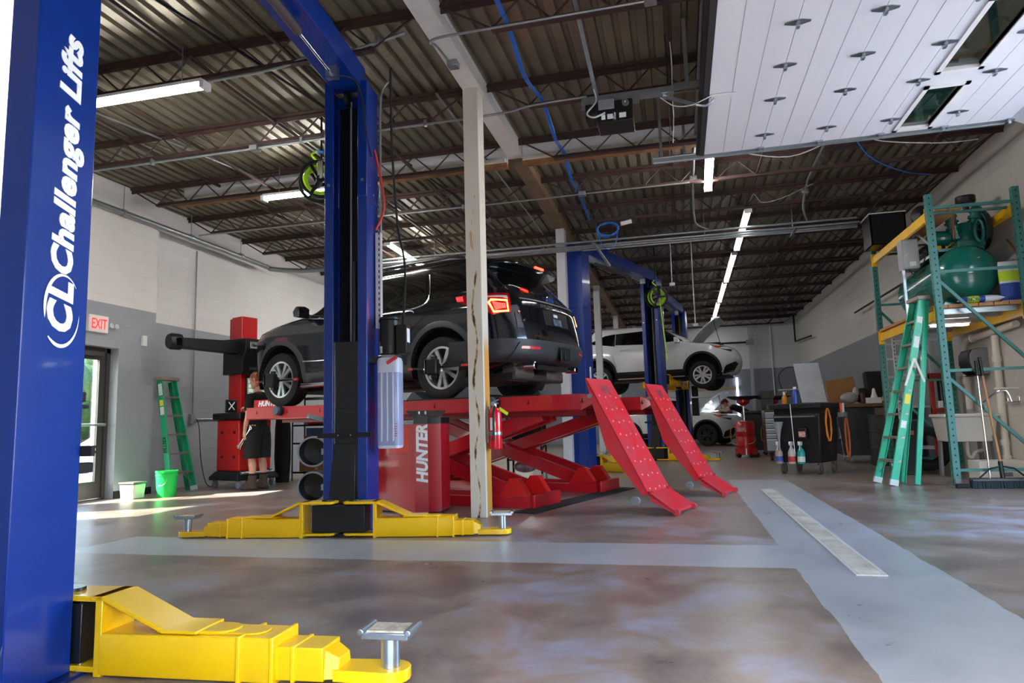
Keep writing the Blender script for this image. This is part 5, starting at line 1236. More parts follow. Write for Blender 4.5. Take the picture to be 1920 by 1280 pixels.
# sink, dispenser, pipes
t = thing('utility_sink', 'white plastic utility sink on grey legs behind the rack post', 'sink', (3.72, 10.55, 0))
def basin(): 
    o = [(-.31, -.28), (.31, -.28), (.31, .28), (-.31, .28)]
    return MB().loft([[(3.74 + x * k, 10.55 + y * k, z) for x, y in o] for z, k in ((.47, .86), (.80, .98), (.80, 1.06), (.84, 1.06), (.84, .94), (.52, .82))])
obj('basin', basin(), mat('sink_white', (214, 212, 206), .4), t, bevel=.012)
for x in (3.50, 3.98):
    for y in (10.34, 10.76): obj('leg', MB().beam((x, y, .55), (x + (.02 if x > 3.7 else -.02), y, 0), .09, .03, up=(1, 0, 0)), mat('leg_grey', (126, 130, 136), .5), t)
obj('drain_trap', MB().tube(smooth_path([(3.74, 10.5, .5), (3.74, 10.5, .3), (3.78, 10.5, .25), (3.82, 10.5, .32), (3.95, 10.6, .34)]), .025, 10), pvc, t)
t = thing('sink_faucet', 'chrome wall faucet with a long spout over the sink', 'faucet', (XR - .05, 10.1, .95))
obj('faucet_body', MB().tube([(XR - .04, 9.82, .97), (XR - .04, 10.22, .97)], .018, 10).tube([(XR - .04, 9.95, .97), (XR - .002, 9.95, .97)], .014, 8), chrome, t)
for y in (9.87, 10.18): obj('tap_handle', MB().cyl((XR - .04, y, .97), (XR - .04, y, 1.03), .012, n=10).tube([(XR - .04, y - .04, 1.035), (XR - .04, y + .04, 1.035)], .008, 8), chrome, t)
obj('spout', MB().tube(smooth_path([(XR - .05, 10.05, .98), (XR - .1, 10.05, 1.12), (XR - .2, 10.1, 1.1), (XR - .32, 10.2, .98)]), .012, 8), chrome, t)
obj('brace_bracket', MB().tube([(XR - .014, 9.9, 1.15), (XR - .25, 10.0, 1.15), (XR - .014, 10.2, 1.15)], .012, 8), pvc, t)
t = thing('towel_dispenser', 'black paper towel dispenser on the wall behind the brooms', 'dispenser', (XR - .1, 11.1, 1.36))
obj('dispenser_body', MB().loft([[(XR - q * .24, y, 1.56 + h) for q, h in ((0, -.19), (.6, -.19), (.85, -.14), (1, -.02), (.98, .1), (.8, .17), (.4, .19), (0, .19))] for y in (10.74, 11.11)]), black, t, bevel=.012)
obj('dispenser_cheek', MB().loft([[(XR - q * .23, y, 1.56 + h) for q, h in ((0, -.185), (.6, -.185), (.85, -.135), (.99, -.02), (.97, .1), (.8, .165), (.4, .185), (0, .185))] for y in (10.715, 10.74)]), greyp, t, bevel=.008)
obj('feed_slot', MB().box(XR - .2, XR - .1, 10.76, 11.08, 1.362, 1.372), rubber, t)
def pipe(nm, label, pts, r, m_, cat='pipe', clips=(), grp=None):
    t = thing(nm, label, cat, pts[0], group=grp)
    obj('pipe_run', MB().tube(pts, r, 14), m_, t, smooth=50)
    for p, ax in clips: obj('coupling', MB().cyl(V(p) - V(ax) * .035, V(p) + V(ax) * .035, r * 1.3, n=16), m_, t)
    return t
pipe('waste_pipe', 'white plastic drain pipe running up the wall beside the faucet', [(XR - .06, 10.36, .02), (XR - .06, 10.33, 1.0), (XR - .06, 10.31, 1.87)], .045, pvc, clips=(((XR - .06, 10.36, .45), (0, 0, 1)), ((XR - .06, 10.35, .25), (0, 0, 1)), ((XR - .06, 10.32, 1.55), (0, 0, 1))))
pipe('vent_pipe', 'white plastic pipe bending along the wall above the towel dispenser', [(XR - .07, 11.33, .9), (XR - .07, 11.33, 1.72), (XR - .07, 11.29, 1.84), (XR - .07, 11.18, 1.9), (XR - .07, 9.66, 1.94)], .045, pvc, clips=(((XR - .07, 11.33, 1.3), (0, 0, 1)), ((XR - .07, 11.0, 1.906), (0, 1, 0))))
t = thing('white_plinth', 'low white box on the floor under the sink', 'box', (3.92, 10.0, 0))
obj('plinth_body', MB().box(3.62, 4.16, 9.86, 10.22, 0, .24), mat('plinth_white', (224, 222, 216), .5), t, bevel=.006)
obj('plinth_hatch', MB().box(3.86, 3.98, 9.857, 9.86, .05, .1), greyp, t)
# brooms
t = thing('push_broom', 'wide push broom with a wooden handle propped against the rack', 'broom', (3.5, 8.94, 0))
obj('handle', MB().tube([(3.50, 8.93, .2), (3.46, 9.06, 1.28)], .014, 10), mat('broom_wood', (176, 128, 86), .5, var=.1), t)
obj('grip', MB().tube([(3.46, 9.06, 1.28), (3.452, 9.075, 1.5)], .019, 10), black, t)
hd = obj('broom_head', MB().box(3.17, 3.83, 8.87, 8.97, .075, .115), blackm, t, bevel=.008)
br = MB(); rr_ = random.Random(5)
for i in range(66):
    for j in range(4):
        x = 3.175 + .01 * i; y = 8.88 + .027 * j
        br.beam((x, y, .085), (x + rr_.uniform(-.006, .006), y - .01 + .006 * j, .003), .008, .008, up=(0, 1, 0))
obj('bristles', br, mat('bristle', (34, 48, 54), .8), hd, smooth=0)['kind'] = 'stuff'
obj('head_brace', MB().tube([(3.26, 8.92, .11), (3.38, 8.92, .22), (3.50, 8.925, .245), (3.62, 8.92, .22), (3.74, 8.92, .11)], .01, 8).cyl((3.5, 8.925, .1), (3.495, 8.94, .3), .024, n=12), black, t)
t = thing('broom_pole', 'thin chrome pole with a black grip leaning beside the wooden broom handle', 'pole', (3.46, 9.02, 0))
obj('pole', MB().tube([(3.415, 9.03, .0), (3.405, 9.056, 1.28)], .010, 10), chrome, t)
obj('grip', MB().tube([(3.405, 9.056, 1.28), (3.403, 9.06, 1.46)], .017, 10), black, t)
tag(obj('floor_squeegee', MB().box(3.02, 3.15, 8.9, 8.96, .0, .05), rubber, bevel=.008), 'small black rubber block on the floor beside the broom head', 'block')
# behind the ladder: slotted shelving, bin, red press
t = thing('slotted_shelving', 'white slotted-angle shelving standing behind the ladder', 'shelf', (3.6, 12.2, 0))
for x in (3.38, 4.05):
    for y in (12.0, 12.5): obj('slotted_post', MB().box(x - .02, x + .02, y - .004, y + .004, 0, 2.1).box(x - .02, x - .012, y, y + .04, 0, 2.1), mat('slot_white', (196, 200, 202), .45), t)
sm_ = MB()
for i in range(34): sm_.box(3.375, 3.388, 11.9945, 11.996, .05 + .06 * i, .08 + .06 * i)
obj('post_slots', sm_, black, t, smooth=0)
for z in (.3, .95, 1.45, 1.75, 2.0): obj('shelf_rail', MB().box(3.38, 4.05, 11.99, 12.0, z, z + .035).box(3.38, 4.05, 12.5, 12.51, z, z + .035), mat('slot_white', (196, 200, 202), .45), t)
tag(obj('sheet_panel', MB().box(3.42, 3.75, 12.02, 12.05, .986, 1.72), mat('panel_pale', (170, 172, 174), .4), bevel=.004), 'pale sheet panel leaning in the slotted shelving', 'panel')
t = thing('shop_press', 'red machine frame behind the utility sink', 'machine', (3.9, 11.7, 0))
obj('frame', MB().box(3.76, 3.82, 11.75, 11.82, 0, 1.45).box(4.02, 4.08, 11.75, 11.82, 0, 1.45).box(3.76, 4.08, 11.74, 11.83, 1.38, 1.47).box(3.76, 4.08, 11.74, 11.83, .86, .93), mat('press_red', (150, 44, 38), .45), t, bevel=.004)
obj('ram', MB().cyl((3.92, 11.79, .95), (3.92, 11.79, 1.4), .05, n=16), blackm, t)
obj('white_part', MB().box(3.84, 3.9, 11.7, 11.745, .94, 1.04).box(3.94, 4.0, 11.7, 11.745, .94, 1.04), white, t)
t = thing('trash_can', 'black plastic trash can left of the white sink', 'trash can', (3.22, 10.98, 0))
obj('can', MB().loft([[(3.15 + x * k, 11.0 + y * k, z) for x, y in ((-.14, -.2), (.14, -.2), (.14, .2), (-.14, .2))] for z, k in ((0, .82), (.72, 1), (.75, 1.06), (.78, 1.06), (.78, .98), (.03, .8))]), black, t, bevel=.012)
obj('can_logo', MB().box(3.13, 3.19, 10.80, 10.805, .56, .62), mat('logo_red', (150, 60, 50), .5), t)
tag(obj('tyre', MB().lathe([(.2, -.08), (.27, -.1), (.32, -.08), (.33, 0), (.32, .08), (.27, .1), (.2, .08)], (3.52, 11.4, .34), (.1, 1, .1), 32, caps=False), tyrem), 'dark tyre standing on the floor behind the green ladder', 'tyre')
# ladder leaning on the rack
ladder('tall green step ladder leaning closed against the yellow rack', (2.45, 9.2, .01), (2.38, 9.68, .01), (2.985, 9.26, 2.28), (2.965, 9.56, 2.28),
       (2.74, 9.3, .01), (2.66, 9.62, .01), (3.03, 9.28, 2.24), (3.01, 9.55, 2.24), 7, mat('ladder_teal_green', (16, 176, 138), .42, var=.06, coat=.15), stickers=((.88, stw, .04), (.76, stw, .07), (.455, sty, .06), (.32, stw, .045)))
t = thing('ladder_spreader', 'pale folding spreader bar hooked over the tall ladder rail', 'bar', (2.75, 9.2, 1.4))
obj('bar', MB().beam((2.66, 9.14, 1.20), (2.79, 9.16, 1.53), .006, .026, up=(1, 0, 0)).beam((2.79, 9.16, 1.53), (2.89, 9.2, 1.24), .006, .026, up=(1, 0, 0)), mat('bar_pale', (216, 214, 196), .5), t)

# ================================================================ tool cart and the back corner
cart = thing('tool_cart', 'black rolling tool cart with a silver panel, hung all over with tools', 'cart', (1.88, 11.42, 0), rad(-32), local=True)
CM = Matrix.Translation((1.88, 11.42, 0)) @ Matrix.Rotation(rad(-32), 4, 'Z')
cbk = mat('cart_black', (27, 29, 33), .45, var=.25, scale=5)
obj('cart_body', MB().loft([[(x * k, y * k, z) for x, y in ((-.36, -.36), (.36, -.36), (.36, .36), (-.36, .36))] for z, k in ((.17, .86), (.9, 1))]), cbk, cart, bevel=.02)
obj('cart_rim', MB().box(-.40, .40, -.40, .40, .98, 1.06), cbk, cart, bevel=.012)
obj('tray_back', MB().box(-.36, .36, -.30, .36, .9, .98), black, cart)
obj('grab_bar', MB().tube([(-.3, -.38, .86), (-.3, -.43, .86), (.3, -.43, .86), (.3, -.38, .86)], .012, 8), steel, cart)
for x in (-.27, .27):
    for y in (-.27, .27):
        cs = obj('caster', MB().cyl((x - .02, y, .075), (x + .02, y, .075), .075, n=20), mat('caster_grey', (92, 86, 84), .6), cart)
        obj('caster_fork', MB().box(x - .03, x - .024, y - .03, y + .03, .06, .17).box(x + .024, x + .03, y - .03, y + .03, .06, .17), steel, cs)
obj('silver_panel', MB().loft([[(x + q, y, z) for x, y in ((.10, -.40), (.42, -.26), (.42, -.245), (.10, -.385))] for z, q in ((1.065, .03), (1.66, -.06))]), mat('brushed_panel', (138, 140, 144), .45, .25, var=.15, scale=5), cart)
obj('panel_post', MB().box(.08, .12, -.33, -.28, 1.06, 1.66), blackm, cart)
obj('cable_arm', MB().tube(smooth_path([(.08, -.3, 1.6), (-.1, -.3, 1.62), (-.25, -.28, 1.5), (-.22, -.28, 1.3)]), .008, 6), rubber, cart)
def wl(p): return CM @ V(p)
def ontool(nm, label, cat, p, builder, grp=None, rz=None):
    rz = rad(58) if p[0] > .38 else rad(-32); p = (p[0], p[1], p[2] + (.002 if p[2] == 1.06 else 0))
    t = thing(nm, label, cat, wl(p), rz, group=grp, local=True); builder(t); return t
def spray(body, trig, lab2=None, k=1.):
    def b(t):
        bo_ = obj('bottle', MB().lathe([(0, 0), (.042 * k, 0), (.045 * k, .02), (.045 * k, .13 * k), (.03 * k, .17 * k), (.014 * k, .19 * k), (.014 * k, .22 * k)], (0, 0, 0), (0, 0, 1), 20, caps=False), body, t)
        obj('trigger_head', MB().box(-.02, .02, -.05, .03, .22 * k, .265 * k).beam((0, -.03, .22 * k), (0, -.05, .16 * k), .012, .012).box(-.01, .01, -.075, -.05, .24 * k, .255 * k), trig, t, bevel=.003)
        if lab2: obj('bottle_label', MB().lathe([(.0455 * k, .03), (.0455 * k, .11)], (0, 0, 0), (0, 0, 1), 20, False, pi * .6, pi * 1.8), lab2, bo_)
    return b
clr = mat('bottle_clear', (196, 190, 186), .3, coat=.3); trw = mat('trigger_white', (230, 232, 236), .4)
for (x, lab, bm, lm) in ((-.28, 'clear spray bottle with a blue collar hooked at the left edge of the cart', mat('bottle_amber', (176, 150, 136), .3), mat('collar_blue', (60, 90, 170), .4)), (-.08, 'pale spray bottle with a red label hooked on the middle of the cart', clr, mat('label_red', (196, 60, 60), .5)), (.06, 'teal spray bottle hooked beside the pale one on the cart', mat('bottle_teal', (30, 160, 160), .35, coat=.3), trw)):
    ontool('spray_bottle', lab, 'spray bottle', (x, -.405, .16), spray(bm, trw, lm, 1.25), 'spray bottles on the cart')
ontool('funnel', 'long pale funnel hanging on the left of the cart', 'funnel', (-.24, -.455, .36), lambda t: obj('funnel_body', MB().lathe([(.012, 0), (.018, .18), (.04, .3), (.075, .42), (.08, .43), (.07, .42)], (0, 0, 0), (0, 0, 1), 20, caps=False), mat('funnel_grey', (148, 152, 150), .4), t))
def can_blue(t):
    obj('can', MB().lathe([(0, 0), (.038, 0), (.038, .18), (.026, .21), (.02, .24), (0, .24)], (0, 0, 0), (0, 0, 1), 20, caps=False), mat('can_blue', (36, 70, 160), .35, coat=.3), t)
    obj('can_cap', MB().cyl((0, 0, .215), (0, 0, .25), .025, n=14), trw, t)
ontool('spray_can', 'blue aerosol can standing on the cart rim', 'spray can', (.02, -.36, 1.06), can_blue)
ontool('oil_jug', 'black oil jug with a red and white label hanging on the cart', 'jug', (.12, -.42, .52), lambda t: (obj('jug', MB().box(-.065, .065, -.04, .04, 0, .17).cyl((.03, 0, .17), (.03, 0, .2), .018, n=12), black, t, bevel=.015), obj('jug_label', MB().box(-.05, .05, -.043, -.04, .04, .12), mat('label_red_white', (220, 214, 214), .5, second=(190, 60, 54), scale=25), t)))
ontool('grease_wand', 'thin steel wand leaning on the front of the cart', 'wand', (-.02, -.475, .3), lambda t: obj('wand', MB().tube([(0.02, 0, 0), (0, -.0, .75)], .006, 8), steel, t))
orange = mat('cord_bright_orange', (246, 146, 40), .45)
def cordloop(rx, rz_, n, jit):
    def b(t):
        r = random.Random(4); pts = []
        for i in range(n * 18):
            a = 2 * pi * i / 18; kk = 1 + jit * sin(i * .35)
            pts.append(V((rx * kk * sin(a), .008 * sin(i * .9), -rz_ + rz_ * kk * cos(a) * 1.0)))
        obj('cord', MB().tube(pts, .008, 6), t['_m'] if 0 else cordm[0], t)
    return b
cordm = [orange]
ontool('air_hose', 'bright orange cord looped on the right side of the cart front', 'cord', (.405, -.18, .97), cordloop(.09, .24, 3, .12))
cordm[0] = mat('cord_rust', (206, 104, 60), .5)
ontool('air_hose', 'rust orange hose bundle hanging at the right end of the cart', 'cord', (.45, .40, .82), cordloop(.07, .3, 4, .18))
ontool('hand_tools', 'cluster of chrome pliers and wrenches hanging on the cart end', 'tools', (.43, .12, .45), lambda t: [obj('wrench', MB().tube([(.03 * i - .04, 0, .42 - .03 * i), (.03 * i - .03 + .01 * i, 0, .02 + .05 * (i % 2))], .008, 6).sphere((.03 * i - .03 + .01 * i, 0, .02 + .05 * (i % 2)), .018, 8, (1, .5, 1)), steel if i % 2 else blackm, t) for i in range(5)])
ontool('pry_bar', 'long chrome pry bar slanting down the end of the cart', 'bar', (.45, .1, .18), lambda t: obj('hanging_bar', MB().tube([(.13, 0, .0), (.0, 0, .5)], .009, 8), chrome, t))
ontool('tool_holder', 'silver holder with orange handled screwdrivers at the cart end', 'holder', (.46, .24, .86), lambda t: (obj('holder', MB().box(-.06, .1, -.04, .04, -.02, .05), alum, t), [obj('screwdriver', MB().cyl((-.04 + .04 * i, 0, .05), (-.04 + .04 * i, 0, .19), .014, n=10), mat('handle_orange', (230, 92, 44), .4) if i < 2 else alum, t) for i in range(4)]))
ontool('supply_bottle', 'small orange and white bottle on the cart top', 'bottle', (-.22, -.2, 1.06), lambda t: (obj('bottle', MB().lathe([(0, 0), (.04, 0), (.04, .1), (.015, .14), (.015, .17)], (0, 0, 0), (0, 0, 1), 16), mat('bottle_orange', (220, 140, 50), .4), t), obj('bottle_cap', MB().cyl((0, 0, .14), (0, 0, .19), .02, n=12), white, t)))
ontool('supply_bottle', 'white bottle with a red mark beside the silver panel', 'bottle', (-.01, -.28, 1.06), lambda t: obj('bottle', MB().lathe([(0, 0), (.035, 0), (.035, .09), (.012, .12), (.012, .16)], (0, 0, 0), (0, 0, 1), 16), mat('bottle_white_red', (224, 220, 220), .4, second=(190, 70, 70), scale=14), t))
ontool('grey_tray', 'pale grey flat tray on stilts over the cart top', 'tray', (-.12, .1, 1.06), lambda t: (obj('tray', MB().box(-.28, .2, -.12, .12, .22, .24), mat('tray_grey', (150, 150, 146), .5), t), [obj('leg', MB().cyl((x, 0, 0), (x, 0, .22), .015, n=8), blackm, t) for x in (-.2, .12)]))

# work bench with its clutter, far right
t = thing('work_bench', 'dark work bench of cabinets with a wooden top along the right wall', 'bench', (3.4, 14.2, 0))
obj('bench_top', MB().box(2.78, 4.12, 13.4, 14.4, 1.0, 1.06), mat('bench_wood', (110, 78, 54), .7, var=.2), t)
obj('cabinet', MB().box(2.84, 3.42, 13.46, 14.34, .14, 1.0), mat('bench_grey', (38, 41, 44), .5, var=.15), t, bevel=.01)
obj('cabinet', MB().box(3.46, 4.1, 13.46, 14.34, .14, 1.0), mat('bench_grey', (38, 41, 44), .5, var=.15), t, bevel=.01)
for x in (2.95, 3.3, 3.6, 4.0): obj('caster', MB().cyl((x - .02, 13.56, .07), (x + .02, 13.56, .07), .07, n=16), greyp, t)
obj('name_plate', MB().box(3.38, 3.62, 13.445, 13.455, .86, .98), mat('plate_tan', (110, 100, 88), .4), t)
t = thing('steel_drum', 'dark steel drum standing in front of the work bench', 'drum', (3.42, 12.95, 0))
obj('drum', MB().lathe([(0, 0), (.28, 0), (.285, .01), (.28, .28), (.29, .29), (.28, .3), (.28, .56), (.29, .57), (.28, .58), (.28, .84), (.29, .85), (.285, .86), (.26, .84), (0, .84)], (3.42, 12.95, 0), (0, 0, 1), 32, caps=False), mat('drum_dark', (44, 44, 46), .5, var=.3), t)
tag(obj('cardboard_box', MB().cbox((2.98, 14.05, 1.32), (.5, .12, .46), rad(-6), 0, rad(-7)).box(2.8, 2.86, 14.0, 14.1, 1.06, 1.1), brown, bevel=.004), 'brown cardboard sheet box tilted on the bench', 'box')
tag(obj('plastic_bag', MB().sphere((3.0, 13.55, 1.168), .13, 14, (1.2, .8, .8)).sphere((3.12, 13.56, 1.27), .08, 12, (.7, .8, 1.2)), mat('bag_translucent', (150, 148, 146), .35, var=.25, scale=18)), 'translucent plastic bag heaped on the bench in front of the cardboard', 'bag')
tag(obj('dark_cloth_heap', MB().sphere((3.28, 13.74, 1.205), .17, 16, (.9, .7, .85)).sphere((3.42, 13.72, 1.145), .12, 12, (1, .8, .7)), mat('cloth_black', (18, 19, 22), .9, bump=.6, bscale=14)), 'black bundle of cloth in the middle of the bench', 'cloth')
tag(obj('seat_back', MB().cbox((3.55, 13.95, 1.36), (.38, .14, .6), 0, rad(-8)), mat('seat_black', (16, 16, 18), .6), bevel=.05, seg=3), 'tall black seat back standing on the bench by the wall', 'seat back')
tag(obj('tissue_box', MB().box(3.24, 3.5, 13.42, 13.56, 1.06, 1.16).loft([[(3.4 + .06 * k * cos(a), 13.49 + .05 * k * sin(a), z) for a in [2 * pi * i / 10 for i in range(10)]] for z, k in ((1.16, 1), (1.24, .6), (1.32, .35), (1.33, .05))]), white), 'white carton with a crumpled bag on the front of the bench', 'carton')
tag(obj('drink_can', MB().lathe([(0, 0), (.035, 0), (.038, .01), (.038, .17), (.03, .19), (0, .19)], (3.2, 13.45, 1.06), (0, 0, 1), 18, caps=False), mat('can_maroon', (90, 44, 40), .3, .3)), 'dark red can standing on the bench beside the white carton', 'can')
tag(obj('safety_helmet', MB().lathe([(.14, 0), (.13, .02), (.12, .09), (.07, .14), (0, .155)], (3.68, 13.58, 1.09), (0, 0, 1), 20, caps=False).lathe([(.15, 0), (.15, .01), (.1, .01)], (3.68, 13.58, 1.085), (0, 0, 1), 20, caps=False), mat('helmet_yellow', (210, 210, 40), .4)), 'yellow hard hat at the wall end of the bench', 'helmet')
# tool chest with pale drawers
t = thing('tool_chest', 'black tool chest with six pale grey drawer fronts behind the cart', 'tool chest', (1.95, 14.6, 0))
obj('chest_body', MB().box(1.62, 2.3, 14.46, 14.95, .16, 1.0), blackm, t, bevel=.006)
z = .2
for i, h in enumerate((.24, .1, .1, .1, .1, .13)):
    d_ = obj('drawer', MB().box(1.63, 2.29, 14.445, 14.46, z, z + h - .015), mat('drawer_grey', (136, 142, 150), .4), t, bevel=.003)
    obj('drawer_pull', MB().box(1.63, 2.29, 14.435, 14.445, z + h - .03, z + h - .017), alum, d_); z += h
for x in (1.72, 2.2): obj('caster', MB().cyl((x - .02, 14.55, .07), (x + .02, 14.55, .07), .07, n=16).box(x - .03, x + .03, 14.52, 14.58, .12, .16), rubber, t)
tag(obj('parts_heap', MB().cbox((1.8, 14.62, 1.052), (.2, .14, .1), .3).sphere((2.0, 14.6, 1.075), .07, 10).cbox((2.1, 14.7, 1.042), (.16, .1, .08), .8), mat('parts_dark', (70, 58, 50), .5, second=(130, 110, 96), scale=10), bevel=.006), 'small heap of greasy parts on the tool chest', 'parts')
tag(obj('wire_basket', MB().box(1.62, 1.86, 14.7, 14.9, 1.25, 1.26).box(1.62, 1.63, 14.7, 14.9, 1.26, 1.4).box(1.85, 1.86, 14.7, 14.9, 1.26, 1.4).box(1.62, 1.86, 14.89, 14.9, 1.0, 1.4), blackm), 'black basket rack standing at the back of the tool chest', 'basket')

def oil_drainer(label, x, y, rz, k=1.):
    t = thing('oil_drainer', label, 'oil drainer', (x, y, 0), rz, group='red oil drainers', local=True)
    rd = mat('drainer_red', (168, 26, 32), .3, var=.1, coat=.4)
    bo_ = obj('tank', MB().lathe([(0, .12), (.2, .12), (.21, .14), (.21, .42), (.2, .44), (.2, .46), (.21, .48), (.21, .72), (.18, .78), (.05, .8), (0, .8)], (0, 0, 0), (0, 0, 1), 32, caps=False), rd, t)
    obj('tank_label', MB().lathe([(.2125, .56), (.2125, .66)], (0, 0, 0), (0, 0, 1), 12, False, rad(120), rad(180)), mat('label_pale_red', (190, 160, 170), .5, second=(150, 50, 70), scale=16), bo_)
    obj('skirt', MB().lathe([(.24, .06), (.23, .2), (.21, .2)], (0, 0, 0), (0, 0, 1), 24, caps=False), rd, t)
    obj('lift_tube', MB().cyl((0, 0, .8), (0, 0, 1.16), .022, n=14), chrome, t)
    obj('funnel', MB().lathe([(.03, 1.12), (.11, 1.17), (.14, 1.2), (.14, 1.28)], (0, 0, 0), (0, 0, 1), 24, caps=False), rd, t)
    obj('drain_tray', MB().loft([[(x_ * q, y_ * q, z) for x_, y_ in ((-.3, -.24), (.3, -.24), (.3, .24), (-.3, .24))] for z, q in ((1.25, .5), (1.28, .85), (1.32, 1.1), (1.335, 1.12), (1.335, 1.08), (1.29, .8))]), blackm, t, bevel=.01)
    obj('drain_hose', MB().tube(smooth_path([(-.2, 0, .72), (-.3, 0, .6), (-.29, .02, .35), (-.2, -.1, .28), (.1, -.21, .3), (.2, -.1, .4)]), .013, 8), mat('hose_amber', (130, 110, 70), .5), t)
    for a in (pi * .75, pi * 1.25, pi * 1.6, pi * .2, pi * 1.9):
        p = V((cos(a) * .23, sin(a) * .23, .05)); e = V((-sin(a), cos(a), 0))
        obj('wheel', MB().cyl(p - e * .018, p + e * .018, .05, n=16), rubber, t)
    return t
oil_drainer('red oil drainer with a wide black tray in front of the far white car', 1.36, 15.95, 0)
oil_drainer('red oil drainer half hidden by the pale drawer chest', 2.06, 16.72, rad(20))
def wheelie(label, x, y, lid):
    t = thing('waste_bin', label, 'bin', (x, y, 0), group='dark bins at the back')
    obj('bin_body', MB().loft([[(x + a * k, y + b * k, z) for a, b in ((-.25, -.25), (.25, -.25), (.25, .25), (-.25, .25))] for z, k in ((.08, .8), (.95, 1))]), mat('bin_dark', (30, 34, 38), .5, var=.15), t, bevel=.015)
    obj('lid', MB().box(x - .27, x + .27, y - .28, y + .27, .95, 1.02), lid, t, bevel=.02)
    for s in (-1, 1): obj('wheel', MB().cyl((x + .2 * s, y + .12, .09), (x + .25 * s, y + .12, .09), .09, n=16), rubber, t)
wheelie('grey-green ribbed bin beside the back post', 1.72, 17.6, mat('lid_dark', (34, 40, 44), .5))
wheelie('black bin with a lime green strap behind the tool chest', 2.3, 17.5, black)
tag(obj('lime_strap', MB().cbox((2.12, 17.23, .90), (.26, .02, .05), 0), mat('strap_lime', (180, 220, 30), .5, emit=.1)), 'lime green strap across the front of the black bin', 'strap')
# black tool cart glimpsed through the scissor legs, tyre on the floor
t = thing('service_cart', 'black two-shelf service cart seen through the scissor legs', 'cart', (-2.35, 10.6, 0))
for x in (-2.66, -2.12):
    for y in (10.45, 10.8):
        obj('post', MB().box(x - .015, x + .015, y - .015, y + .015, .1, 1.0), blackm, t)
        obj('caster', MB().cyl((x - .012, y, .05), (x + .012, y, .05), .05, n=14), greyp, t)
for z in (.30, .55, .98): obj('shelf', MB().box(-2.68, -2.1, 10.43, 10.82, z, z + .025), blackm, t, bevel=.004)
obj('back_panel', MB().box(-2.66, -2.12, 10.8, 10.81, .57, .98), blackm, t)
tag(obj('folded_towel', MB().cbox((-2.28, 10.62, .615), (.26, .25, .07), .1).cbox((-2.27, 10.62, .66), (.2, .2, .03), .15), mat('towel_lime', (214, 226, 70), .9, var=.15), bevel=.015), 'lime yellow cloth folded on the black service cart', 'cloth')
tag(obj('wrapped_bundle', MB().sphere((-2.42, 10.6, .2), .17, 14, (1.1, .9, .55)), mat('wrap_maroon', (96, 66, 66), .3, second=(170, 150, 156), scale=9)), 'plastic wrapped bundle under the service cart', 'bundle')
t = thing('floor_jack', 'dark floor jack handle and wheel standing behind the far scissor leg', 'jack', (-2.75, 13.6, 0))
obj('jack_body', MB().cbox((-2.75, 13.6, .18), (.3, .5, .14)), blackm, t, bevel=.02)
obj('handle', MB().tube([(-2.87, 13.5, .3), (-3.2, 13.3, .42)], .02, 8).tube([(-2.75, 13.5, .3), (-2.5, 13.4, .75)], .02, 8), blackm, t)
for s in (-1, 1): obj('wheel', MB().cyl((-2.75 + .16 * s, 13.45, .12), (-2.75 + .22 * s, 13.45, .12), .12, n=20), rubber, t)
# fire extinguisher on the scuffed column
t = thing('fire_extinguisher', 'red fire extinguisher strapped to the scuffed cream column', 'fire extinguisher', (-1.75, 6.42, .64))
fe = mat('extinguisher_red', (214, 16, 36), .22, coat=.8)
cyl_ = obj('cylinder', MB().lathe([(0, 0), (.062, 0), (.066, .01), (.066, .34), (.055, .375), (.025, .395), (.018, .41)], (-1.755, 6.42, .64), (0, 0, 1), 32, caps=False), fe, t)
obj('valve_head', MB().cyl((-1.755, 6.42, 1.04), (-1.755, 6.42, 1.075), .02, n=14).box(-1.785, -1.72, 6.405, 6.435, 1.07, 1.085).beam((-1.775, 6.42, 1.09), (-1.71, 6.42, 1.115), .02, .01).cyl((-1.765, 6.40, 1.075), (-1.765, 6.38, 1.075), .018, n=14), steel, t)
obj('hose', MB().tube(smooth_path([(-1.75, 6.40, 1.05), (-1.75, 6.355, 1.0), (-1.75, 6.345, .9), (-1.75, 6.345, .72)]), .011, 8), black, t)
obj('strap', MB().lathe([(.067, .13), (.0685, .135), (.0685, .16), (.067, .165)], (-1.755, 6.42, .64), (0, 0, 1), 32, caps=False), steel, t)
obj('paper_label', MB().lathe([(.0668, .18), (.0668, .30)], (-1.755, 6.42, .64), (0, 0, 1), 8, False, rad(150), rad(185)).lathe([(.0668, .19), (.0668, .29)], (-1.755, 6.42, .64), (0, 0, 1), 8, False, rad(25), rad(50)), letter, cyl_)
obj('inspection_tag', MB().cbox((-1.665, 6.41, 1.0), (.105, .003, .03), 0, 0, rad(35)), mat('tag_lime', (206, 240, 40), .5), t)
obj('wall_mount', MB().box(-1.8345, -1.815, 6.40, 6.44, .7, 1.05), greyp, t)
# floor drain
t = thing('floor_drain', 'long pale slotted drain grate let into the concrete strip', 'drain', (.965, 6.5, 0))
gp = mat('grate_cream', (206, 202, 192), .55, second=(150, 140, 124), scale=3)
obj('drain_frame', MB().box(.885, .9, 4.2, 8.86, -.02, .006).box(1.03, 1.045, 4.2, 8.86, -.02, .006).box(.885, 1.045, 4.19, 4.2, -.02, .006).box(.885, 1.045, 8.86, 8.87, -.02, .006), mat('frame_cream', (196, 194, 188), .5), t)
obj('channel', MB().box(.9, 1.03, 4.2, 8.86, -.001, .0015), mat('drain_dark', (70, 66, 62), .8), t)
gr = MB()
for y_ in [4.21 + .0232 * i for i in range(200)]: gr.box(.902, 1.028, y_, y_ + .013, .001, .006)
for x in (.902, .938, .99, 1.024): gr.box(x, x + .005, 4.2, 8.86, .001, .0062)
obj('grate', gr, gp, t, smooth=0)
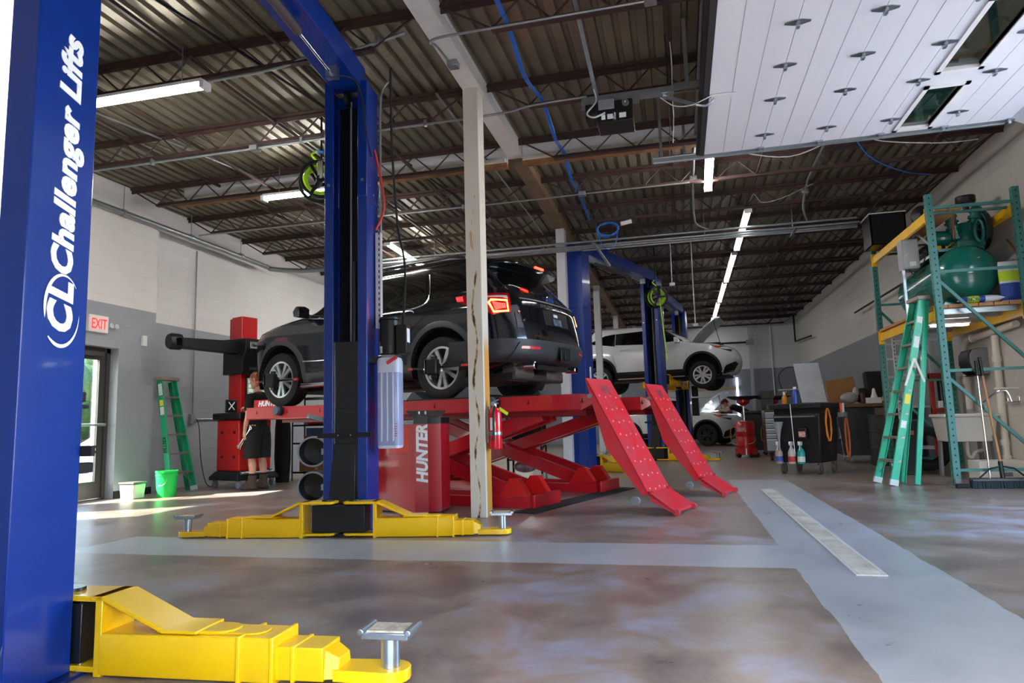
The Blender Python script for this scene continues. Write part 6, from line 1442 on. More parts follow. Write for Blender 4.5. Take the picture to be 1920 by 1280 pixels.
# ================================================================ lamps
glow = emat('tube_light', (255, 251, 246), LAMP * 4.5); glow2 = emat('tube_light_row', (255, 252, 250), LAMP * .45)
def batten(label, p0, p1, grp=None, two=False):
    p0, p1 = V(p0), V(p1); t = thing('ceiling_light', label, 'ceiling light', (p0 + p1) / 2, group=grp)
    d = (p1 - p0).normalized(); s = d.cross(V((0, 0, 1)))
    obj('housing', MB().beam(p0 + V((0, 0, .035)), p1 + V((0, 0, .035)), .11, .03), mat('lamp_housing', (222, 222, 220), .45), t)
    for o in ((-.028, .028) if two else (0,)):
        obj('light_tube', MB().beam(p0 + d * .04 + s * o, p1 - d * .04 + s * o, .038 if two else .085, .034), glow2 if grp else glow, t, bevel=.008)
    for p in (p0, p1):
        e = 1 if p is p1 else -1
        obj('end_cap', MB().beam(p - d * .02 * e, p + d * .025 * e, .112, .07), mat('lamp_housing', (222, 222, 220), .45), t)
    for q in (.15, .85):
        h = p0.lerp(p1, q); obj('hanger', MB().tube([h + V((0, 0, .05)), V((h.x, h.y, 4.46))], .005, 5), steel, t)
batten('long lit fluorescent lamp beside the lettered blue column', (-5.75, 5.10, 4.04), (-4.08, 5.10, 4.04))
batten('lit fluorescent lamp under the foam strip, left of the hose reel', (-5.41, 8.02, 4.05), (-3.9, 8.02, 4.05))
batten('lit twin-tube lamp running away above the dark raised car', (-4.92, 11.0, 4.13), (-5.0, 13.3, 4.13), two=True)
batten('short lit lamp hanging at the corner of the open overhead door', (.53, 8.4, 4.13), (.56, 9.83, 4.13))
for i, (a, b) in enumerate(((11.1, 13.65), (14.0, 16.85), (17.0, 19.8), (19.95, 22.75), (22.9, 25.5))):
    batten('%s lit lamp of the row running down the right bay to the back wall' % ('first', 'second', 'third', 'fourth', 'last')[i], (1.22, a, 4.13), (1.24, b, 4.13), 'lamps in the right bay row', two=True)
for i, (x, y) in enumerate(((-5.0, 15.5), (-5.0, 20.0))):
    batten(('nearer' if i == 0 else 'farther') + ' of two lit lamps above the far left bay behind the raised car', (x, y, 4.13), (x, y + 2.4, 4.13), two=True)

# ================================================================ conduits and cables
def conduit(label, pts, r=.012, m_=None, nm='conduit', boxes=(), clips=(), grp=None, cat='conduit'):
    t = thing(nm, label, cat, pts[0], group=grp)
    obj('tube', MB().tube(pts, r, 10), m_ or galv, t, smooth=50)
    for b in boxes: obj('junction_box', MB().cbox(b, (.1, .1, .06)), galv, t, bevel=.006)
    for c in clips: obj('clip', MB().cbox(c, (.03, .04, .07)), steel, t)
    return t
conduit('thin conduit along the first joist, turning down to a box on the white girder', smooth_path([(-.1, 5.08, 4.12), (-1.5, 5.09, 4.12), (-1.80, 5.10, 4.12), (-1.90, 5.16, 4.13), (-1.91, 5.35, 4.2), (-1.91, 5.75, 4.24)], 4), .012, boxes=[(-1.91, 5.8, 4.27), (-.05, 5.08, 4.13)])
conduit('conduit along the first joist from the left bay to the girder', smooth_path([(-5.9, 5.17, 4.125), (-3.6, 5.17, 4.125), (-3.1, 5.17, 4.19), (-2.6, 5.17, 4.19), (-2.15, 5.2, 4.28)], 4), .014, clips=[(-2.4, 5.18, 4.24)])
conduit('long pale conduit along the second joist across the left bay', smooth_path([(-7.5, 6.62, 4.11), (-4.6, 6.62, 4.11), (-2.9, 6.60, 4.11), (-1.7, 6.58, 4.10), (-1.3, 6.57, 4.14), (-.75, 6.57, 4.15)], 4), .013, boxes=[(-4.6, 6.62, 4.11)], clips=[(-6.0, 6.62, 4.12), (-4.0, 6.62, 4.13), (-2.5, 6.6, 4.12)])
conduit('pale conduit along the fourth joist, passing below the bare girder', smooth_path([(-7.6, 9.46, 4.12), (-4.0, 9.46, 4.12), (-2.0, 9.46, 4.12), (-1.1, 9.46, 4.13), (.3, 9.46, 4.13)], 3), .012, boxes=[(-1.2, 9.46, 4.13)], clips=[(-3.0, 9.46, 4.12)])
conduit('grey conduit running straight back along the roof deck of the left bay', [(-6.2, 5.2, 4.40), (-5.6, 8.0, 4.40), (-5.1, 11.0, 4.40)], .012, boxes=[(-5.1, 11.0, 4.38)])
conduit('black conduit running back along the roof deck above the lettered lift', [(-4.1, 3.4, 4.36), (-3.75, 5.3, 4.36), (-3.35, 8.1, 4.36), (-3.0, 10.9, 4.36)], .014, rubber, boxes=[(-3.0, 10.9, 4.34)])
conduit('conduit running back beside the girder over the scissor lift', [(-2.3, 6.4, 4.33), (-2.25, 10.5, 4.30), (-2.2, 11.6, 4.2)], .012, clips=[(-2.27, 8.0, 4.33)], nm='conduit')
# thick conduit on the left wall that turns across the shop
t = thing('main_conduit', 'thick grey conduit along the left wall that bends across the shop', 'conduit', (-7.6, 2, 4.05))
obj('tube', MB().tube(smooth_path([(-7.62, 1.2, 4.02), (-7.62, 7.5, 4.04), (-7.62, 11.2, 4.02), (-7.55, 11.45, 3.98), (-7.15, 11.6, 3.95), (-6.4, 11.6, 3.92), (-1.8, 11.6, 3.89), (2.9, 11.61, 3.87)], 5), .045, 14), galv, t, smooth=50)
for y in (5.0, 7.9, 9.3, 10.6):
    obj('pipe_clamp', MB().cyl((-7.62, y - .03, 4.04), (-7.62, y + .03, 4.04), .055, n=14).tube([(-7.62, y, 4.08), (-7.62, y, 4.44)], .006, 5), steel, t)
t = thing('conduit_bundle', 'bundle of straight conduits hung across the shop on a strut', 'conduit', (0, 11.8, 3.9))
for i, (y, z, x0) in enumerate(((11.50, 3.97, -6.0), (11.42, 3.88, -6.6), (11.36, 3.86, -1.8), (11.50, 3.82, -1.5))):
    obj('tube', MB().tube([(x0, y, z), (2.88, y, z)], .016 if i else .02, 10), galv, t)
obj('strut', MB().beam((-1.26, 11.1, 3.84), (-1.06, 11.7, 3.56), .04, .03).box(1.9, 1.94, 11.1, 11.7, 3.79, 3.80), galv, t)
for x in (-4.2, -1.24, 1.92, .55):
    obj('hanger_rod', MB().tube([(x, 11.46, 3.80), (x, 11.46, 4.46)], .006, 5), steel, t)
conduit('conduit drop bending from the deck down to the hung bundle', smooth_path([(.36, 5.5, 4.30), (.36, 9.2, 4.30), (.36, 9.9, 4.28), (.36, 10.4, 4.05), (.38, 10.9, 4.08), (.42, 11.15, 4.0), (.6, 11.3, 3.94)], 4), .016, boxes=[(.36, 9.75, 4.28)])
conduit('slanted conduit dropping from the deck beside the lamp row', smooth_path([(2.0, 8.3, 4.38), (2.0, 9.8, 4.34), (2.0, 10.5, 4.28), (2.0, 10.9, 4.05), (2.1, 11.25, 3.93)], 4), .016, boxes=[(2.0, 8.25, 4.37), (2.0, 10.7, 4.22)])
# wires
def cable(label, pts, r, m_, nm='cable', cat='cable', grp=None):
    return tag(obj(nm, MB().tube(smooth_path(pts), r, 6), m_), label, cat, grp)
wbl = mat('cable_blue', (28, 104, 190), .45); wwh = mat('cable_white', (206, 206, 204), .5)
for i in range(4):
    o = .011 * i
    cable('one of the blue data cables swagged from joist to joist right of the girder', [(-1.25 + o, 3.9, 4.15), (-1.24 + o, 5.12, 4.19), (-1.24 + o, 5.8, 4.05), (-1.23 + o, 6.62, 4.19), (-1.22 + o, 7.3, 4.06), (-1.24 + o, 8.05, 4.19), (-1.26 + o, 8.75, 4.07), (-1.28 + o, 9.5, 4.19), (-1.29 + o, 10.85, 4.15)], .0045, wbl if i != 2 else wwh if 0 else wbl, grp='blue data cables along the girder')
cl = []
for i in range(6 * 16):
    a = 2 * pi * i / 16; k = 1 + .12 * sin(i * .37)
    cl.append(V((-.98 + .17 * k * cos(a), 10.95 + .02 * sin(i * .7), 4.0 + .11 * k * sin(a) - (.02 * (i % 5 == 0)))))
tag(obj('cable_coil', MB().tube(cl, .008, 6), wbl), 'coil of blue cable hung from a joist', 'cable')
cable('slack loops of blue cable dangling under the coil', [(-1.2, 11.03, 4.1), (-1.12, 11.03, 3.8), (-1.0, 11.03, 3.68), (-.88, 11.03, 3.78), (-.84, 11.03, 4.0)], .007, wbl, nm='hanging_cable')
t = thing('camera_tube', 'small white cylinder fixed beside the blue cable coil', 'sensor', (-.66, 10.95, 4.08))
obj('tube_body', MB().cyl((-.78, 10.95, 4.07), (-.60, 10.95, 4.10), .035, n=16), white, t)
cable('white cable sagging from the door track to the right wall', [(.75, 8.6, 4.2), (1.5, 8.8, 4.1), (2.15, 8.6, 4.22), (2.6, 8.9, 4.2), (3.3, 9.1, 4.17), (3.75, 9.2, 4.2)], .007, wwh)
cable('blue and white cables drooping toward the compressor', [(2.05, 8.3, 4.3), (2.5, 9.2, 4.15), (3.1, 9.9, 4.12), (3.6, 10.3, 4.16)], .008, wbl)
cable('white lead looping from the first lamp of the row up to the deck', [(1.23, 11.09, 4.19), (1.3, 10.95, 4.34), (1.42, 10.95, 4.2), (1.7, 10.9, 4.22), (2.1, 10.6, 4.3)], .006, wwh)
for i, x in enumerate((.05, .09)):
    cable(('left' if i == 0 else 'right') + ' of a pair of twisted wires hanging from the deck beside the door opener', [(x, 6.2, 4.46), (x + .01, 6.22, 4.2), (x, 6.3, 3.9), (x + .01, 7.0, 4.0), (x, 8.0, 4.14)], .006, wwh if i else rubber)

# ================================================================ open overhead door and its opener
DZ_, dx0, dx1, dyn, dyf = 3.70, .40, 3.28, 4.45, 7.36
t = thing('overhead_door', 'white sectional overhead door rolled up flat under the roof, two windows in it', 'garage door', (1.8, 5.9, DZ_))
sec = mat('door_section_white', (224, 226, 232), .38, coat=.15); 
secs = [dx0 + .578 * i for i in range(6)]
for i in range(5):
    a, b = secs[i] + .002, secs[i + 1] - .002
    S_ = MB()
    if i == 3:
        wins = [(dyn + .16, dyn + 1.06), (dyn + 1.17 + .22, dyn + 1.17 + .22 + 0.0)] 
        ys = [(dyn, 5.06), (6.10, 6.38), (7.30, dyf)]
        for y0, y1 in ys: S_.box(a, b, y0, y1, DZ_, DZ_ + .045)
        S_.box(a, 2.27, 5.06, 6.10, DZ_, DZ_ + .045).box(2.55, b, 5.06, 6.10, DZ_, DZ_ + .045).box(a, 2.27, 6.38, 7.30, DZ_, DZ_ + .045).box(2.55, b, 6.38, 7.30, DZ_, DZ_ + .045)
    else: S_.box(a, b, dyn, dyf, DZ_, DZ_ + .045)
    s_ = obj('door_section', S_, sec, t, smooth=0)
    if i != 3:
        g_ = MB()
        for k in (1, 2): g_.box(a + .192 * k - .0015, a + .192 * k + .0015, dyn, dyf, DZ_ - .0012, DZ_)
        obj('groove', g_, greyp, s_, smooth=0)
    else:
        for y0, y1 in ((5.06, 6.10), (6.38, 7.30)):
            f_ = obj('window_frame', MB().box(2.23, 2.27, y0 - .03, y1 + .03, DZ_ - .012, DZ_ + .05).box(2.55, 2.59, y0 - .03, y1 + .03, DZ_ - .012, DZ_ + .05).box(2.23, 2.59, y0 - .03, y0 + .02, DZ_ - .012, DZ_ + .05).box(2.23, 2.59, y1 - .02, y1 + .03, DZ_ - .012, DZ_ + .05), white, s_, smooth=0)
            obj('window_pane', MB().box(2.27, 2.55, y0, y1, DZ_ + .02, DZ_ + .026), clear_glass('pane_glass', (206, 214, 210), .1) if y0 < 6 else bpy.data.materials['pane_glass'], f_, smooth=0)
    if i < 5:
        x = secs[i + 1]
        for y in (4.6, 4.98, 5.6, 6.21, 7.0):
            if i == 4 and y > 6.9: continue
            obj('hinge', MB().prism_z([(x - .09, y - .012), (x - .03, y - .035), (x + .03, y - .035), (x + .09, y - .012), (x + .09, y + .012), (x + .03, y + .035), (x - .03, y + .035), (x - .09, y + .012)], DZ_ - .006, DZ_).cyl((x, y - .03, DZ_ - .018), (x, y + .03, DZ_ - .018), .012, n=8).box(x - .012, x + .012, y - .012, y + .03, DZ_ - .04, DZ_ - .005), steel, s_)
# tilted last section at the curve down to the wall
e = V((cos(rad(-28)), 0, sin(rad(-28)))); p0 = V((3.29, 0, DZ_)); p1 = p0 + e * .57
obj('door_section', MB().loft([[(p.x, y, p.z + h) for y, h in ((dyn, 0), (dyf, 0), (dyf, .045), (dyn, .045))] for p in (p0, p1)]), sec, t, smooth=0)
obj('top_rail', MB().box(dx0 - .05, dx0, dyn, dyf, DZ_ - .01, DZ_ + .06), mat('rail_dark', (84, 84, 88), .35, .7), t)
obj('weather_strip', MB().box(dx0 - .085, dx0 - .05, dyn, dyf, DZ_ - .0, DZ_ + .05), blackm, t)
for y, s in ((dyf + .07, 1), (dyn - .07, -1)):
    cur = arc((3.28, y, DZ_ - .42), .45, pi / 2, 0, 10)
    tr = [(-.14, y, DZ_ + .03)] + [tuple(p) for p in cur] + [(3.73, y, .0)]
    ring = lambda p, q: q
    T_ = MB(); 
    T_.tube([V((-.14, y, DZ_ + .045))] + [p + V((0, 0, .015)) for p in cur] + [V((3.73, y, 0))], .014, 6)
    T_.box(-.14, 3.28, y - .012, y + .012, DZ_ - .002, DZ_ + .05)
    T_.box(-.14, 3.28, y + s * .012, y + s * .05, DZ_ - .004, DZ_ + .003)
    tk_ = obj('track', T_, mat('track_zinc', (196, 206, 214), .3, .8), t)
    for i in range(5):
        x = secs[i + 1]
        obj('roller_hinge', MB().box(x - .03, x + .03, y - .08 * s - .03, y - .08 * s + .03, DZ_ - .02, DZ_).cyl((x, y - .08 * s, DZ_ + .02), (x, y, DZ_ + .02), .02, n=10).box(x - .012, x + .012, y - .06 * s - .01, y - .06 * s + .01, DZ_ - .04, DZ_ + .02), steel, t)
    for x in (-.05, 1.6):
        obj('track_hanger', MB().box(x - .015, x + .015, y + .02 * s - .012, y + .02 * s + .012, DZ_, 4.45), galv, tk_)
t = thing('door_opener', 'black chain-drive door opener hung under the roof with a steel rail', 'door opener', (-.4, 5.95, 3.45))
obj('motor_case', MB().box(-.58, -.26, 5.80, 6.08, 3.50, 3.70), black, t, bevel=.008)
obj('gearbox', MB().cyl((-.62, 5.9, 3.62), (-.56, 5.9, 3.62), .09, n=20).box(-.68, -.58, 5.82, 6.0, 3.56, 3.7), black, t, bevel=.006)
obj('rail', MB().box(-.72, .1, 5.90, 5.98, 3.755, 3.81), steel, t)
obj('rail_tail', MB().box(.1, 3.9, 5.90, 5.98, 3.77, 3.83), mat('rail_zinc', (150, 152, 152), .35, .8), t)
obj('drive_chain', MB().box(-.3, 3.2, 5.93, 5.945, 3.762, 3.768), mat('chain_dark', (70, 66, 62), .5, .5), t)
obj('mount_plate', MB().box(-.72, -.2, 5.86, 5.88, 3.68, 3.76), steel, t)
obj('relay_box', MB().box(-.56, -.42, 5.78, 5.80, 3.62, 3.71), greyp, t, bevel=.004)
obj('sprocket', MB().cyl((-.32, 5.80, 3.66), (-.32, 5.785, 3.66), .03, n=18).beam((-.32, 5.79, 3.66), (-.45, 5.88, 3.77), .02, .02), steel, t)
for x, w_ in ((-.52, .035), (-.46, .05), (-.35, .06)):
    obj('case_label', MB().box(x - w_ / 2, x + w_ / 2, 5.798, 5.80, 3.53, 3.575), letter, t)
text('case_lettering', 'LiftMaster', .035, letter, t, basis((-.41, 5.797, 3.515), (0, 0, 1), (-1, 0, 0)), ext=.0005, sx=.5)
obj('door_arm', MB().beam((.0, 5.94, 3.74), (.28, 5.94, 3.62), .008, .035).tube(smooth_path([(.28, 5.94, 3.62), (.36, 5.95, 3.605), (.42, 5.97, 3.64), (.44, 5.99, 3.675)]), .013, 8), steel, t)
obj('release_cord', MB().tube(smooth_path([(-.02, 5.94, 3.73), (.1, 5.93, 3.63), (.25, 5.93, 3.62), (.42, 5.95, 3.69)]), .005, 6), wwh, t)
obj('header_bracket', MB().box(.42, .62, 5.95, 6.03, DZ_ - .014, DZ_ - .003), white, t)
obj('hanger_angle', MB().beam((-.68, 5.15, 4.44), (-.58, 5.92, 3.8), .035, .006).beam((-.68, 5.15, 4.44), (-.58, 5.92, 3.8), .006, .035), galv, t)
obj('hanger_angle', MB().box(.2, .235, 5.96, 5.964, 3.83, 4.46), galv, t)
obj('feed_wire', MB().tube(smooth_path([(-.6, 5.85, 3.85), (-.58, 5.82, 3.72), (-.66, 5.78, 3.6), (-.6, 5.77, 3.55), (-.5, 5.77, 3.58)]), .008, 6), wwh, t)
conduit('perforated steel angle hanging below the timber beam near the door', [(.22, 8.17, 4.42), (.22, 8.17, 3.95)], .018, nm='hanging_angle')

# ================================================================ hose reels
def hose_reel(label, c, ax, grp, k=1.):
    t = thing('hose_reel', label, 'hose reel', (c[0], c[1], c[2]), group=grp); c = V(c); ax = V(ax).normalized()
    lime = mat('hose_lime', (176, 226, 30), .45)
    for s in (-1, 1):
        F_ = MB().lathe([(.185 * k, 0), (.21 * k, 0), (.22 * k, .012), (.21 * k, .016), (.185 * k, .014), (.185 * k, 0)], c + ax * (.075 * s), ax * s, 32, caps=False)
        u_ = ax.orthogonal().normalized(); v_ = ax.cross(u_)
        for q in range(3):
            e_ = u_ * cos(2.1 * q + .4) + v_ * sin(2.1 * q + .4)
            F_.beam(c + ax * (.08 * s) + e_ * .03, c + ax * (.08 * s) + e_ * .2 * k, .035, .01, up=ax)
        obj('reel_flange', F_, blackm, t)
    pts = []
    a3 = ax; u = a3.orthogonal().normalized(); w_ = a3.cross(u)
    for i in range(7 * 20):
        a = 2 * pi * i / 20; r = (.15 + .018 * sin(i * .11)) * k
        pts.append(c + (u * cos(a) + w_ * sin(a)) * r + ax * (-.06 + .12 * i / 140))
    obj('wound_hose', MB().tube(pts, .0125, 8), lime, t)
    obj('hub', MB().cyl(c - ax * .1, c + ax * .11, .04, n=18), black, t)
    obj('hub_label', MB().cyl(c - ax * .1005 + V((0, 0, .09)) + ax * .012, c - ax * .1005 + V((0, 0, .09)) + ax * .01, .02, n=14), letter, t)
    obj('mount_bracket', MB().beam(c + V((0, 0, .0)) + ax * .11, V((c.x, c.y, c.z + .2)) + ax * .11, .06, .012).box(c.x - .1, c.x + .1, c.y - .05, c.y + .15, c.z + .2, c.z + .23).tube([(c.x, c.y + .05, c.z + .22), (c.x, c.y + .05, 4.45)], .012, 8), blackm, t)
    obj('feed_hose', MB().tube(smooth_path([tuple(c + V((.02, -.05, .1))), tuple(c + V((.02, -.08, .2))), tuple(c + V((-.06, -.05, .3))), tuple(c + V((-.02, 0, .36)))]), .0125, 8), lime, t)
    obj('shutoff_valve', MB().tube([tuple(c + V((-.03, 0, .36))), tuple(c + V((.06, 0, .33)))], .018, 8), mat('valve_blue', (40, 120, 200), .4), t)
    return t
hose_reel('black reel wound with lime green hose beside the middle blue column', (-3.78, 6.62, 3.62), (.6, -.8, 0), 'lime hose reels')
r2 = hose_reel('black reel with lime hose hung far back between the blue lift columns', (-.35, 14.0, 3.35), (.5, -.85, 0), 'lime hose reels')
obj('hanging_hose', MB().tube(smooth_path([(-.28, 13.8, 3.3), (-.25, 13.78, 2.8), (-.22, 13.78, 2.4), (-.2, 13.78, 2.05)]), .012, 8), mat('hose_lime', (176, 226, 30), .45), r2)
for x, y, zl in ((-.02, 12.5, 3.3), (.36, 13.0, 2.6)):
    conduit('thin drop conduit with a plug socket hanging from the roof %s' % ('beside the far lift' if x < 0 else 'left of the lamp row'), [(x, y, 4.45), (x, y, zl)], .011, boxes=[(x, y, zl)])
# back wall: door rail, jib post, pipe
t = thing('back_post', 'pale grey steel post with a braced bracket against the back wall', 'post', (2.55, 25.6, 0))
obj('post', MB().box(2.5, 2.6, 25.55, 25.65, 0, 4.2), mat('post_pale', (168, 170, 172), .5), t)
obj('brace', MB().beam((2.55, 25.6, 3.5), (2.85, 25.6, 4.2), .04, .04).box(2.2, 3.0, 25.57, 25.63, 4.18, 4.24), mat('post_pale', (168, 170, 172), .5), t)
obj('bracket', MB().box(2.42, 2.68, 25.5, 25.7, 3.46, 3.62), greyp, t)
obj('torsion_bar', MB().tube([(.5, 25.6, 3.54), (2.45, 25.6, 3.54)], .035, 10), blackm, t)
obj('daylight_strip', MB().box(2.0, 2.08, 25.82, 25.84, .9, 2.3), emat('daylight_glow', (220, 232, 255), 1.6), t)  # glowing strip stands in for daylight at the back wall
conduit('black gas pipe coming down and turning along the right wall', [(XR - .16, 25.3, 4.44), (XR - .16, 25.3, 3.45), (XR - .16, 22.4, 3.3)], .03, rubber, cat='pipe', nm='wall_mounted_pipe')
conduit('black sprinkler pipe along the right wall near the ceiling', [(XR - .15, 13.5, 3.2), (XR - .15, 17.0, 3.2)], .02, rubber, cat='pipe', nm='wall_mounted_pipe')
conduit('thin white conduit on the grey back wall', [(3.3, 25.86, .9), (3.3, 25.86, 4.1)], .02, white)
# ================================================================ people
def skinned(name, chains, m, parent, levels=2, root=None):
    """chains: list of lists of (point, radius); shared points are merged; grown with a Skin modifier"""
    vs, rs, es, ix = [], [], [], {}
    for ch in chains:
        prev = None
        for p, r in ch:
            key = tuple(round(c, 4) for c in p)
            if key not in ix: ix[key] = len(vs); vs.append(p); rs.append(r)
            if prev is not None and prev != ix[key]: es.append((prev, ix[key]))
            prev = ix[key]
    me = bpy.data.meshes.new(name); me.from_pydata(vs, es, [])
    o = bpy.data.objects.new(name, me); COL.objects.link(o)
    sk = o.modifiers.new('skin', 'SKIN'); sk.use_smooth_shade = True
    for i, d in enumerate(me.skin_vertices[0].data):
        r = rs[i]; d.radius = r if isinstance(r, tuple) else (r, r); d.use_root = (i == 0)
    su = o.modifiers.new('sub', 'SUBSURF'); su.levels = levels; su.render_levels = levels
    bpy.context.view_layer.update()
    m2 = bpy.data.meshes.new_from_object(o.evaluated_get(bpy.context.evaluated_depsgraph_get()))
    bpy.data.objects.remove(o); bpy.data.meshes.remove(me)
    m2.materials.clear(); m2.materials.append(m)
    for p in m2.polygons: p.use_smooth = True
    n = bpy.data.objects.new(name, m2); COL.objects.link(n)
    if parent is not None: n.parent = parent
    return n

def hand_chains(w, fwd, side, curl):
    """palm + four fingers + thumb from wrist w; fwd = finger direction, side = thumb side, curl = palm normal"""
    w, f, s, c = V(w), V(fwd).normalized(), V(side).normalized(), V(curl).normalized()
    out = [[(tuple(w), .024), (tuple(w + f * .045), (.022, .036)), (tuple(w + f * .085), (.016, .038))]]
    for i, (o, L) in enumerate(((.028, .068), (.010, .078), (-.010, .072), (-.028, .056))):
        b = w + f * .085 + s * o
        out.append([(tuple(w + f * .085), (.016, .038)), (tuple(b), .0095), (tuple(b + f * L * .45 + c * .012), .0088), (tuple(b + f * L * .68 + c * .036), .0082), (tuple(b + f * L * .6 + c * .058), .0072)])
    out.append([(tuple(w + f * .045), (.022, .036)), (tuple(w + f * .05 + s * .035 + c * .006), .0115), (tuple(w + f * .075 + s * .052 + c * .018), .0098), (tuple(w + f * .098 + s * .05 + c * .03), .0085)])
    return out

def head(parent, c, R3, hair_m, hair_len=.0):
    """R3 maps (right, forward, up) into thing space; c = centre of skull; head 0.235 tall"""
    c = V(c)
    def P(x, y, z): return c + R3 @ V((x, y, z))
    mb = MB(); rings = []
    prof = [(-.118, .030, .038, .062), (-.108, .046, .056, .048), (-.085, .058, .074, .030), (-.055, .066, .086, .012), (-.02, .071, .092, .004), (.02, .075, .098, -.003), (.06, .073, .096, -.006), (.09, .060, .080, -.008), (.11, .036, .050, -.008), (.117, .008, .012, -.008)]
    for z, a, b, oy in prof:
        ring = []
        for i in range(24):
            th = 2 * pi * i / 24; x = a * sin(th); y = b * cos(th) + oy
            if cos(th) > .9 and -.05 < z < .03: y += .004
            if abs(z - .005) < .02 and .7 < cos(th) < .97: y -= .008
            ring.append(P(x, y, z))
        rings.append(ring)
    mb.loft(rings)
    mb.loft([[P(x, y, z) for x, y, z in ((-.008, .090, .028), (.008, .090, .028), (.006, .086, .04), (-.006, .086, .04))], [P(x, y, z) for x, y, z in ((-.016, .098, -.022), (.016, .098, -.022), (.006, .116, -.014), (-.006, .116, -.014))], [P(x, y, z) for x, y, z in ((-.014, .09, -.032), (.014, .09, -.032), (.008, .1, -.03), (-.008, .1, -.03))]])
    for s in (-1, 1):
        mb.loft([[P(s * (.072 + q * .012), -.006 + .022 * k * cos(a) - q * .006, -.008 + .034 * k * sin(a)) for a in [2 * pi * i / 10 for i in range(10)]] for q, k in ((-.3, .7), (.6, 1), (1.2, .95), (1., .5))])
    hd = obj('head', mb, skin, parent, smooth=60, world=False)
    me_ = MB()
    for s in (-1, 1):
        me_.sphere(P(s * .032, .084, .008), .0115, 10)
    obj('eye', me_, mat('eye_white', (220, 220, 216), .3), hd, world=False)
    obj('mouth', MB().tube([P(-.024, .092, -.062), P(0, .099, -.06), P(.024, .092, -.062)], .005, 6), mat('lips', (176, 110, 100), .5), hd, world=False)
    bw = MB()
    for s in (-1, 1): bw.tube([P(s * .016, .096, .027), P(s * .034, .094, .033), P(s * .05, .083, .027)], .0045, 5)
    obj('eyebrow', bw, hair_m, hd, world=False)
    hb = MB(); rr = random.Random(2); rings = []
    for j in range(9):
        t = j / 8; z = .124 - .16 * t ** 1.3; ring = []
        for i in range(28):
            th = 2 * pi * i / 28; f = cos(th)
            zz = z if f < .35 else max(z, .058 + .03 * (f - .35))
            k = sqrt(max(.02, 1 - ((zz + .01) / .14) ** 2)) if zz > 0 else 1
            k = min(1, k * 1.04); jig = 1 + .03 * rr.uniform(-1, 1)
            ring.append(P(.083 * k * sin(th) * jig, (.106 * k * f - .008) * jig, zz + .003 * rr.uniform(-1, 1)))
        rings.append(ring)
    obj('hair', hb.loft(rings), hair_m, hd, smooth=70, world=False)
    return hd

shirt = mat('shirt_black', (18, 18, 20), .85, var=.2, scale=9); short = mat('shorts_dark', (27, 26, 27), .85, var=.2, scale=14)
boot = mat('boot_brown', (74, 58, 48), .7, var=.25, scale=18); sole = mat('boot_sole', (40, 34, 30), .8)
# --- mechanic standing at the console, facing it; local frame: +y forward, +x right
p = thing('person', 'person in black shirt, dark shorts and brown boots standing at the console holding wrenches', 'person', (-6.27, 9.22, 0), rad(82), local=True)
S = 1.0
body = []
hip = (0, 0, .92)
for s in (-1, 1):
    body.append([(hip, (.13, .10)), ((s * .095, 0, .86), .088), ((s * .105, .005, .66), .074), ((s * .11, .012, .49), .054), ((s * .112, -.012, .36), .063), ((s * .115, -.02, .20), .044), ((s * .118, -.02, .09), .036), ((s * .12, .06, .045), .034), ((s * .125, .12, .03), .026)])
chest = (0, .0, 1.30); neck = (0, .01, 1.47)
body += [[(hip, (.13, .10)), ((0, -.005, 1.05), (.13, .095)), ((0, -.01, 1.18), (.145, .105)), (chest, (.155, .105)), ((0, -.005, 1.41), (.12, .08)), (neck, .052), ((0, .025, 1.56), .050)]]
# left arm hangs, wrenches in hand; right arm reaches to the keyboard
L_ = [(chest, (.155, .105)), ((-.165, -.01, 1.385), .056), ((-.215, -.02, 1.24), .047), ((-.235, -.02, 1.10), .040), ((-.23, .02, .97), .036), ((-.222, .045, .87), .026)]
R_ = [(chest, (.155, .105)), ((.165, -.01, 1.385), .056), ((.22, .04, 1.24), .047), ((.225, .08, 1.15), .040), ((.17, .22, 1.22), .034), ((.14, .29, 1.25), .026)]
body += [L_, R_] + hand_chains((-.222, .045, .87), (.02, .08, -1), (.25, .9, .1), (1, -.2, 0)) + hand_chains((.14, .29, 1.25), (-.2, 1, -.05), (-1, -.1, .1), (0, 0, -1))
bo_ = skinned('body', body, skin, p)
def tube_cloth(name, secs, m_, par, n=20):
    rings = [[(cx + a * cos(t_), cy + b * sin(t_), z) for t_ in [2 * pi * i / n for i in range(n)]] for cx, cy, z, a, b in secs]
    return obj(name, MB().loft(rings, caps=False), m_, par, smooth=70, world=False)
sh = skinned('shirt', [[((0, 0, .85), (.15, .125)), ((0, 0, .93), (.165, .135)), ((0, -.005, 1.05), (.155, .12)), ((0, -.01, 1.18), (.165, .125)), (chest, (.175, .125)), ((0, -.005, 1.40), (.145, .098)), ((0, .005, 1.455), (.08, .07))],
    [(chest, (.175, .125)), ((-.17, -.01, 1.385), .075), ((-.222, -.02, 1.24), .068), ((-.232, -.02, 1.16), .066)], [(chest, (.175, .125)), ((.17, -.01, 1.385), .075), ((.222, .04, 1.25), .068), ((.226, .08, 1.18), .064)]], shirt, p)
